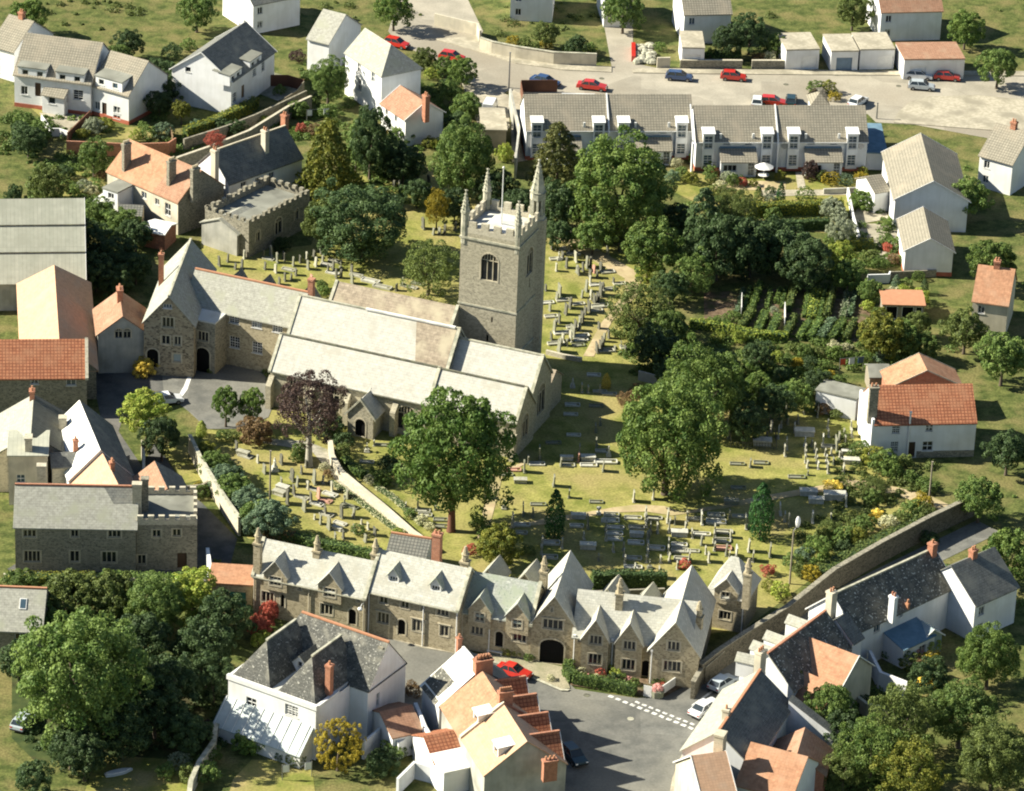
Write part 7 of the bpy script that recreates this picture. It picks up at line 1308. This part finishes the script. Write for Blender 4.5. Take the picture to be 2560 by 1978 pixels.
S([('K3',110,1330,.5,'cream'),('K2',1350,1330,.8,'goldgreen'),('K2',1430,1320,.9,'lime'),('K2',1500,1340,.7,'cream'),('K2',1600,1400,.7,'mid'),('K2',1560,1300,.7,'mid'),('K3',400,1270,.7,'cream'),('K3',460,1320,.6,'pink'),('K3',560,1330,.6,'cream'),('K3',600,1270,.6,'red'),('K3',690,1230,.7,'green'),('K3',760,1260,.9,'lime'),('K3',740,1350,.9,'deep'),('K3',830,1330,.6,'mid'),('K3',880,1350,.5,'pink'),('K3',940,1370,.6,'green'),('K3',1250,1310,1.2,'green','dome',.8),('K3',1150,1350,.6,'green'),('K3',1220,1370,.5,'red'),('K3',1300,1350,.5,'pink'),('K1',400,1090,1.1,'red','mid',1.5),('K1',260,1300,1.4,'red','mid',1.4),('K1',230,1480,1.0,'lime')],'along the fronts of the almshouses','plants before the almshouses')
S([('D2',100,1370,1.3,'bright'),('D2',240,1330,1.3,'bright'),('D2',470,1460,1.2,'olive','dome'),('D2',350,1450,.8,'blue'),('D2',1430,1320,1.5,'lime'),('D2',1300,1400,1.4,'green'),('D2',1200,1500,1.9,'deep','mid'),('D2',1450,890,1.1,'brown'),('D2',1250,930,.8,'olive'),('D1',1510,1490,1.2,'silver','dome'),('D1',1640,1450,1.1,'mid'),('D1',1750,1590,1.5,'mid'),('D1',1780,1440,1.2,'green'),('D1',1600,1600,1.3,'olive'),('D1',1400,1580,1.1,'mid'),('D1',1740,1230,1.2,'purple'),('D1',2080,1300,1.4,'bright'),('D1',2110,1340,1.2,'lime'),('D2',20,1350,1.3,'green'),('D2',200,450,1.0,'lime'),('D1',400,400,1.4,'red'),('D1',250,480,1.6,'blue')],'around the white villa at the bottom left','shrubs round the villa')
S([('A1',1370,900,1.6,'blue','mid',1.3),('A1',1250,920,1.3,'mid'),('A1',1150,940,1.0,'lime'),('A1',1200,860,.8,'mid'),('A1',780,860,1.6,'silver','mid',1.4),('A1',900,840,1.2,'goldgreen'),('A1',700,920,1.0,'goldgreen'),('A1',200,800,1.6,'mid'),('A1',330,900,1.8,'mid','mid'),('A1',260,980,1.8,'deep','mid'),('A1',180,900,1.8,'deep'),('A1',1400,500,2.6,'deep','mid'),('A1',1500,560,2.0,'deep','mid'),('A1',1420,400,1.8,'deep'),('A1',1350,620,1.8,'deep'),('A1',1560,480,1.4,'mid'),('A1',1450,230,1.6,'deep'),('A1',1590,180,1.2,'mid'),('A1',1660,850,1.0,'blue'),('A1',1770,830,.8,'mid'),('A1',1700,880,.8,'red'),('A1',1860,850,1.2,'deep'),('A1',1980,890,1.6,'deep','mid'),('A1',720,1370,1.2,'silver'),('A1',620,1400,1.0,'mid'),('A1',780,1400,.9,'cream'),('A1',560,1250,1.3,'deep'),('A1',850,1270,.9,'brown'),('A1',1010,1600,1.1,'mid'),('A1',750,1600,1.4,'mid'),('A1',850,1640,1.4,'green'),('B1',1080,210,1.8,'green','mid'),('B1',950,200,1.8,'mid','mid'),('B1',780,150,1.9,'mid','mid'),('A2',330,560,1.0,'green'),('A2',200,820,1.0,'lime'),('A2',500,720,1.7,'mid','mid'),('A2',740,740,1.4,'mid'),('A2',640,900,1.2,'brown'),('A2',520,880,1.0,'red'),('A2',1350,930,1.9,'mid','mid'),('A2',1240,930,.8,'gold'),('A2',1600,1000,1.2,'goldgreen'),('A2',1660,1010,1.1,'lime'),('A2',1100,1000,2.2,'deep','mid'),('A2',1250,1100,2.2,'deep','mid'),('A2',1400,1150,2.0,'deep','mid'),('A2',480,270,1.3,'purple'),('A2',1620,420,1.2,'lime'),('A2',1750,520,1.4,'deep'),('A2',740,1480,1.2,'brown'),('A2',1960,740,1.3,'mid'),('A2',1860,720,1.3,'green')],'in the gardens north-west of the church','shrubs in the north-west gardens')
S([('A3',280,150,1.1,'gold'),('A3',380,160,1.2,'olive'),('A3',560,170,1.0,'gold'),('A3',830,240,.9,'lime'),('A3',930,200,1.1,'mid'),('A3',460,190,1.0,'olive'),('A3',1520,190,1.0,'mid'),('A3',1960,250,1.1,'green'),('A3',2080,240,1.0,'cream'),('A4',450,280,1.0,'brown'),('A4',560,270,1.1,'cream'),('A4',630,220,1.0,'lime'),('A4',520,200,1.0,'mid'),('A4',940,540,1.3,'green'),('A4',1050,540,1.3,'goldgreen'),('A4',1100,610,1.0,'gold')],'in the gardens along the upper road','shrubs along the upper road')
S([('C4',1900,1300,1.2,'deep'),('D4',1750,560,1.3,'pink'),('D4',1720,650,1.3,'olive'),('D4',1560,580,1.0,'mid'),('D4',1880,500,1.5,'lime'),('D4',1900,640,1.3,'gold'),('D4',1890,850,1.5,'yellow'),('D4',1830,680,1.2,'brown'),('D4',1600,480,1.0,'green'),('D4',1300,1000,1.4,'deep'),('D4',1080,1180,1.4,'bright')],'in the yards at the lower right','shrubs at the lower right')
# ================= GRAVES
g=graves
g([('B2',35,495,'r','l'),('B2',195,487,'s','k'),('B2',260,468,'r','l',1.2),('B2',315,527,'r','g',1.15),('B2',370,505,'s','k',1.1),('B2',450,555,'r','g',1.2),('B2',505,525,'s','k'),('B2',562,502,'r','l'),('B2',622,482,'s','k',1.1),('B2',677,450,'r','k',1.2),('B2',210,585,'s','k'),('B2',575,582,'r','g',1.3),('B2',637,557,'r','l',1.1),('B2',697,525,'r','g')],20,'on the upper slope behind the school roof','gravestones behind the school')
g([('B2',472,635,'s','k'),('B2',300,612,'r','l'),('B2',380,682,'r','k',1.1),('B2',432,672,'s','k',.8),('B2',332,712,'r','k',1.1),('B2',600,683,'s','p'),('B2',742,602,'r','k'),('B2',785,587,'s','k',1.2),('B2',812,657,'r','k'),('B2',855,657,'r','k'),('B2',942,612,'s','k'),('B2',947,705,'r','g',1.1),('B2',850,572,'c','g',.7),('B1',1850,555,'r','k',1.1),('B1',1920,522,'r','k'),('B1',2062,492,'s','g'),('B1',2040,577,'r','k'),('B1',1985,582,'s','k',.8)],20,'on the lower slope behind the church roofs','gravestones behind the church')
g([('B2',800,520,'L','l'),('B2',730,550,'L','w'),('B2',780,620,'L','w'),('B2',980,640,'L','l',1.1),('B2',1100,690,'L','w',1.5),('B2',410,590,'L','l'),('B2',240,500,'L','l'),('B2',1320,765,'s','k'),('B2',1372,722,'c','l'),('B2',1440,740,'L','l'),('B2',1200,740,'L','l',1.4),('B2',1500,710,'L','g')],-21,'on the grass between church and north trees','slabs north of the church')
g([('B2',1545,242,'r','k',1.3),('B2',1725,290,'r','k',1.3),('B2',1815,252,'r','k',1.2),('B2',1630,292,'s','g'),('B2',1682,292,'s','g'),('B2',1860,225,'r','k'),('A2',1342,1392,'r','g',1.1),('A2',1437,1414,'r','k',1.3),('A2',1295,1380,'s','k',1.1),('A2',1592,1352,'r','k',1.4),('A2',1470,1380,'L','l'),('A2',1560,1385,'L','l'),('A2',1445,1310,'r','k'),('A2',1500,1300,'s','g')],20,'by the golden tree left of the tower','gravestones north-west of the tower')
B3a=[('B3',605,412,'s','k',1.2),('B3',665,505,'c','l'),('B3',747,442,'r','g',1.1),('B3',810,522,'s','l',1.3),('B3',730,572,'r','k',1.4),('B3',772,290,'s','k',1.2),('B3',808,262,'c','l',.8),('B3',888,347,'a','w',.85),('B3',1042,372,'r','k',1.1),('B3',987,420,'c','l'),('B3',1077,465,'r','g',1.1),('B3',1172,430,'s','k'),('B3',690,415,'L','w'),('B3',790,460,'L','l',1.1),('B3',640,500,'L','l'),('B3',1020,340,'L','w'),('B3',890,370,'L','w')]
g(B3a,16,'by the sandy path top','gravestones by the sandy path')
g([('B3',900,570,'r','g',1.4),('B3',930,560,'r','k',1.2),('B3',870,600,'r','k'),('B3',832,630,'s','k'),('B3',927,655,'s','k',1.1),('B3',957,610,'r','p',1.1),('B3',990,655,'s','k',1.2),('B3',1015,595,'r','k',1.2),('B3',930,700,'r','l'),('B3',895,768,'r','g',1.5),('B3',1040,760,'r','k'),('B3',1015,805,'s','k',1.7),('B3',1075,610,'L','l',1.1),('B3',1090,755,'L','l'),('B3',980,720,'L','w'),('B3',1175,710,'L','l'),('B3',1125,700,'s','k',.7)],17,'in the upper rows right of the tower','upper rows right of the tower')
g([('B3',670,805,'s','g',1.9),('B3',648,838,'s','g'),('B3',965,870,'s','k',1.5),('B3',992,860,'s','k',1.4),('B3',757,912,'s','k',1.3),('B3',920,942,'s','k',1.5),('B3',590,935,'s','g',1.1),('B3',722,965,'s','k',1.4),('B3',862,1032,'s','k',1.3),('B3',842,1052,'s','g',1.2),('B3',667,1035,'s','k',1.2),('B3',640,1062,'s','g'),('B3',700,850,'L','l',1.1),('B3',830,880,'L','l'),('B3',1010,900,'L','l',1.3),('B3',980,935,'L','l'),('B3',570,870,'L','w'),('B3',600,985,'L','l')],17,'in the middle rows right of the tower','middle rows right of the tower')
g([('B3',870,1002,'s','k',1.),('B3',625,1117,'r','g',1.3),('B3',780,1152,'s','g',1.9),('B3',765,1192,'r','l',1.3),('B3',800,1100,'s','k',1.4),('B3',735,1232,'r','g'),('B3',840,1100,'s','l',1.0),('B3',665,1282,'s','g',1.9),('B3',985,1282,'s','k',1.4),('B3',1020,1262,'s','k',1.4),('B3',1035,1240,'s','k',1.4),('B3',1087,1165,'s','k'),('B3',700,1125,'L','w',1.3),('B3',850,1150,'L','w',1.2),('B3',850,1185,'L','w'),('B3',640,1215,'L','l',1.2),('B3',830,1230,'L','g'),('B3',780,1075,'L','l'),('B3',1240,1250,'L','l'),('B3',1190,1235,'c','g',.7),('B3',1060,1275,'L','l',1.2)],17,'in the lowest rows right of tower','lowest rows right of the tower')
g([('C2',150,662,'r','l'),('C2',205,752,'s','g',1.3),('C2',292,732,'a','w',1.05),('C2',347,672,'r','k',1.2),('C2',437,812,'r','k',1.6),('C2',520,757,'s','k',1.1),('C2',625,836,'r','g',1.5),('C2',350,852,'s','g',1.1),('C2',457,935,'r','k',1.1),('C2',570,882,'r','l'),('C2',662,962,'r','p',1.2),('C2',777,907,'r','l',1.2),('C2',400,1012,'r','k',1.6),('C2',600,992,'r','k'),('C2',540,1067,'s','g',1.4),('C2',880,1035,'c','g',1.3),('C2',857,1127,'r','k',1.3),('C2',748,1222,'r','g',1.6),('C2',630,1142,'s','l',.7),('C2',1025,1182,'r','l',.6),('C2',1140,1277,'s','k',1.2),('C2',872,1302,'s','k',.9),('C1',1995,560,'s','k',1.1)],20,'on the grass below the copper beech','gravestones below the copper beech')
g([('C2',45,612,'L','l'),('C2',360,890,'T','w',.95),('C2',330,935,'T','l'),('C2',620,892,'L','l'),('C2',760,935,'L','w',1.1),('C2',720,990,'L','p'),('C2',645,1015,'L','w'),('C2',845,1180,'L','w'),('C2',820,1232,'T','w',.8),('C2',730,1105,'L','l'),('C2',520,960,'L','l'),('C2',940,1040,'L','g'),('C1',2050,600,'T','l')],-28,'on the grass left of the path wall','slabs below the copper beech')
g([('C2',1400,1050,'s','l',.8),('C2',1500,1052,'s','g',1.2),('C2',1645,1062,'s','l',.7),('C2',1070,572,'c','l'),('C2',1132,520,'s','l',.7),('C2',1352,802,'s','l',1.2),('C2',1340,800,'s','l',.9),('C2',1540,1075,'L','l'),('C2',1560,1110,'L','l'),('C2',1690,1150,'L','g'),('C2',1690,1205,'L','g'),('C2',1070,660,'L','l'),('C2',1200,520,'L','g')],0,'on the grass between path wall and tall tree','gravestones before the tall tree')
g([('C3',505,635,'s','g',1.9),('C3',835,605,'s','g',1.3),('C3',830,650,'s','p',1.2),('C3',985,525,'s','g'),('C3',1015,342,'s','g'),('C3',978,402,'s','g',1.2),('C3',405,672,'s','g',1.),('C3',375,742,'r','g',1.3),('C3',682,692,'s','g',1.2),('C3',1038,735,'s','g',1.3),('C3',1085,610,'o','w',.8),('C3',730,640,'T','w',.9),('C3',910,640,'T','w'),('C3',740,690,'L','l'),('C3',915,690,'L','w',1.1),('C3',1060,665,'L','w',1.5),('C3',480,680,'L','w',1.1),('C3',280,730,'L','p',1.1),('C3',1030,570,'L','l'),('C3',340,830,'T','l',.9),('C3',220,770,'L','g')],3,'in the sunlit strip below the chancel shadow','graves in the strip below the chancel')
g([('C3',780,180,'L','w'),('C3',980,190,'L','g'),('C3',765,260,'L','w'),('C3',790,435,'L','w'),('C3',620,500,'L','g'),('B3',960,1480,'L','w'),('B3',780,1580,'a','w',.8),('C3',1010,70,'c','l',.9),('C3',1090,90,'L','l',1.1),('C3',860,65,'s','l'),('C3',910,70,'s','l',.8),('B3',1010,1620,'L','l')],3,'in the shade right of the chancel','graves in the chancel shadow')
g([('C3',1295,990,'s','l',1.5),('C3',1460,972,'s','l'),('C3',202,1052,'c','l'),('C3',365,1102,'s','g',1.5),('C3',620,860,'s','g',1.3),('C3',750,960,'s','g'),('C3',40,960,'s','g'),('C3',1000,1102,'u','w',1.1),('C3',1045,1155,'c','w'),('C3',910,1215,'s','g',1.5),('C3',275,1195,'s','l',1.4),('C3',830,1130,'T','w'),('C3',815,1200,'L','w'),('C3',1110,1155,'L','w',1.1),('C3',1110,1105,'L','l'),('C3',350,1192,'L','w',1.1),('C3',330,1258,'L','l',1.1),('C3',490,1020,'L','g'),('C3',980,1000,'L','g')],2,'around the narrow pointed cypress','graves round the pointed cypress')
g([('C3',520,1370,'s','l',1.1),('C3',690,1380,'s','l',1.1),('C3',518,1430,'s','l'),('C3',600,1345,'L','w',1.2),('C3',590,1465,'L','l',1.1),('C3',910,1385,'T','w',1.1),('C3',1140,1215,'L','w',1.1),('C3',1135,1265,'L','w',1.1),('C3',1135,1312,'L','w',1.1),('C3',1060,1225,'s','g',1.1),('C3',1062,1270,'s','g',1.),('C3',1062,1315,'s','l',1.)],1,'in the grass behind the gatehouse gable','graves behind the gatehouse')
g([('C3',1395,1115,'s','l',1.2),('C3',1400,1162,'s','l',1.2),('C3',1405,1205,'s','l',1.1),('C3',1580,1162,'s','l',1.7),('C3',1592,1242,'s','l',1.5),('C3',1750,1150,'s','l',1.2),('C3',1870,1172,'s','w',1.8),('C3',1440,1252,'s','g',1.2),('C3',1425,1292,'s','g',1.),('C3',1412,1332,'s','g',1.1),('C3',1415,1402,'s','l',1.2),('C3',1410,1452,'s','l',.9),('C3',1405,1502,'s','l',.9),('C3',1430,1555,'c','g'),('C3',1590,1385,'s','l',1.3),('C3',1592,1432,'s','l'),('C3',1595,1492,'s','l'),('C3',1762,1502,'s','l',1.7)],0,'in the rows before the large green tree','headstone rows in the south churchyard')
g([('C3',1290,1135,'L','l',1.1),('C3',1470,1137,'L','l',1.1),('C3',1320,1215,'L','l',1.1),('C3',1320,1285,'T','w',1.),('C3',1315,1342,'L','w',1.1),('C3',1485,1388,'L','w',1.15),('C3',1680,1278,'T','w',1.15),('C3',1680,1362,'L','w',1.1),('C3',1685,1412,'L','l',1.15),('C3',1870,1272,'L','w',1.15),('C3',1790,1415,'L','l'),('C3',1700,1480,'L','l',1.1),('C3',1290,1475,'L','l',1.1),('C3',1290,1552,'L','w',1.15),('C3',1790,1292,'s','l',1.1),('C3',1800,1140,'L','l')],0,'in the rows before the large green tree','slab rows in the south churchyard')
g([('C3',1300,1622,'s','l',1.4),('C3',1510,1635,'s','l',1.3),('C3',1215,1452,'s','l',.9),('C3',1220,1512,'s','l',.9),('C3',1980,1272,'s','l',1.3),('C3',1970,1332,'s','l',1.2),('C3',1975,1402,'s','l',1.1),('C3',1990,1112,'L','l',1.2),('C3',1990,1168,'L','w',1.3),('C3',2055,1252,'L','l',1.15),('C3',2045,1325,'L','l',1.15),('C3',2050,1390,'L','p',1.2),('C4',215,1132,'s','g',1.),('C4',300,1120,'L','l'),('C4',355,1215,'s','l',1.6),('C4',375,1412,'s','l',1.3),('C4',270,1472,'s','w',1.6),('C4',410,1492,'s','l',1.2),('C4',555,1452,'s','g',1.4),('C4',215,1480,'s','l')],0,'between the egg-shaped cypress and the lodge','graves left of the egg-shaped cypress')
g([('C4',645,1097,'s','w',1.3),('C4',680,1152,'s','l',1.2),('C4',915,1162,'s','w',1.4),('C4',720,1190,'s','g',1.2),('C4',1195,1025,'s','w',1.5),('C4',880,932,'T','w',1.15),('C4',945,1000,'T','w',1.15),('C4',1100,970,'T','w',1.5),('C4',780,790,'L','g',1.1),('C4',280,680,'L','g',1.1),('C4',480,670,'L','g',1.1),('C4',290,880,'L','g'),('C4',390,700,'s','g'),('C4',875,770,'s','g',.7),('C4',230,1010,'T','g'),('C4',1070,1140,'s','l',.7)],0,'around the yellow bush and right cypress','graves round the yellow bush')
g([('C4',195,362,'s','g'),('C4',205,452,'s','g',1.2),('C4',460,392,'s','l',1.4),('C4',562,392,'s','l',1.5),('C4',650,362,'s','l',1.2),('C4',632,402,'s','l',1.),('C4',625,452,'s','l',1.2),('C4',765,372,'s','g',1.),('C4',845,252,'s','g',1.1),('C4',957,272,'s','g',1.4),('C4',697,215,'r','g',1.2),('C4',1042,372,'s','l',1.),('C4',1052,442,'s','l',1.1),('C4',1242,382,'s','l',1.3),('C4',1245,442,'s','l',1.2),('C4',845,430,'T','w',1.35),('C4',490,510,'T','w',1.3)],0,'in the upper rows near the white outbuilding','upper graves at the right')
g([('C4',1002,522,'s','w',1.3),('C4',1117,552,'s','g',2.0),('C4',848,520,'s','w',1.1),('C4',855,572,'s','l'),('C4',860,612,'s','l'),('C4',855,662,'s','l'),('C4',870,705,'s','l',.9),('C4',935,572,'s','l'),('C4',942,622,'s','l'),('C4',950,665,'s','l'),('C4',962,715,'s','w',1.),('C4',1022,602,'s','l'),('C4',1032,655,'s','w'),('C4',1040,700,'s','l'),('C4',1045,750,'s','l',1.2),('C4',697,545,'s','l',1.5),('C4',682,602,'s','l',1.3),('C4',1175,742,'s','l',1.2),('C4',1215,590,'T','w',.9),('C4',1225,640,'L','w',1.2),('C4',1245,670,'T','w',1.15),('C4',1050,530,'L','l')],0,'in the close rows left of the red-roofed cottages','close rows of graves at the right')
r_=random.Random(5)
def row(c,xs,ys,k,t): return [(c,x+r_.uniform(-6,6),y+r_.uniform(-5,5),k[i%len(k)],t[i%len(t)],.85+.3*r_.random()) for i,(x,y) in enumerate(zip(xs,ys))]
g(row('C4',[700,760,800,905,1075,1090,1140,1150,1180,1190],[330,400,330,520,600,680,480,620,430,500],'srs','glg')+row('C4',[300,380,420,520,560,640],[300,330,450,470,330,300],'rs','gk'),4,'scattered between the right rows','scattered graves at the right')
g(row('C3',[1130,1210,1500,1530,1640,1660,1740,1860,1900,1930,2080,2110],[1410,1400,1250,1500,1180,1560,1240,1360,1430,1500,1440,1300],'srs','lgl')+row('C3',[450,560,690,880,1000],[1120,1190,1260,1310,1480],'s','gl'),4,'scattered in the south grass','scattered graves in the south churchyard')
g(row('B3',[700,820,640,560,860,930,1000,1050,700,760],[490,620,600,760,820,830,1090,1190,1180,880],'sr','kgl')+row('B3',[600,680,880,1140,1230],[1180,1230,960,1280,1290],'s','kg'),18,'scattered right of the tower','scattered graves right of the tower')
g(row('C2',[260,480,700,720,960,1080,560,900],[1040,860,830,1090,1120,1230,700,960],'rs','kgl')+row('C2',[680,800,960,1050],[1180,1330,1250,1330],'s','g'),18,'scattered left of the path wall','scattered graves left of the path wall')
def rail(x0,y0,x1,y1,label):
    A_=G(('C4',x0,y0));B_=G(('C4',x1,y1)); r=empty('grave_railing',A_,0,label=label,cat='railing'); v=B_-A_; mb=MB()
    c=[Vector((0,0,0)),Vector((v.x,0,0)),Vector((v.x,v.y,0)),Vector((0,v.y,0))]
    for a,b in zip(c,c[1:]+c[:1]):
        n=max(2,int((b-a).length/.35))
        for i in range(n): p=a+(b-a)*i/n; mb.box(p.x-.03,p.x+.03,p.y-.03,p.y+.03,0,.9)
        for z in(.25,.8): mb.obox((a+b)/2+Vector((0,0,z)),(b-a)/2,Vector((b-a).normalized().cross(Vector((0,0,1))))*.02,(0,0,.02))
    mb.build('rails','stone_black',r)
rail(225,540,600,420,'dark iron railing round a grassy grave plot at the right')
# sandy loose rubble plot by the road
mb=MB()
for i in range(60):
    P=G(('A3',1310+170*random.random(),190+150*random.random())); s_=.25+.5*random.random(); mb.blob((P.x,P.y,s_*.4),s_,s_,s_*.7,6,4)
tag(mb.build('rubble_heap','limestone_aged'),'heap of pale rubble and stones beside the side road','rubble',None,'stuff')
P=G(('A3',1295,340)); mb=MB(); mb.box(-.3,.3,-2.8,2.8,0,.9); o=mb.build('barrier','car_red'); o.location=G(('A3',1292,260)); tag(o,'red plastic barrier beside the pale rubble heap','barrier')
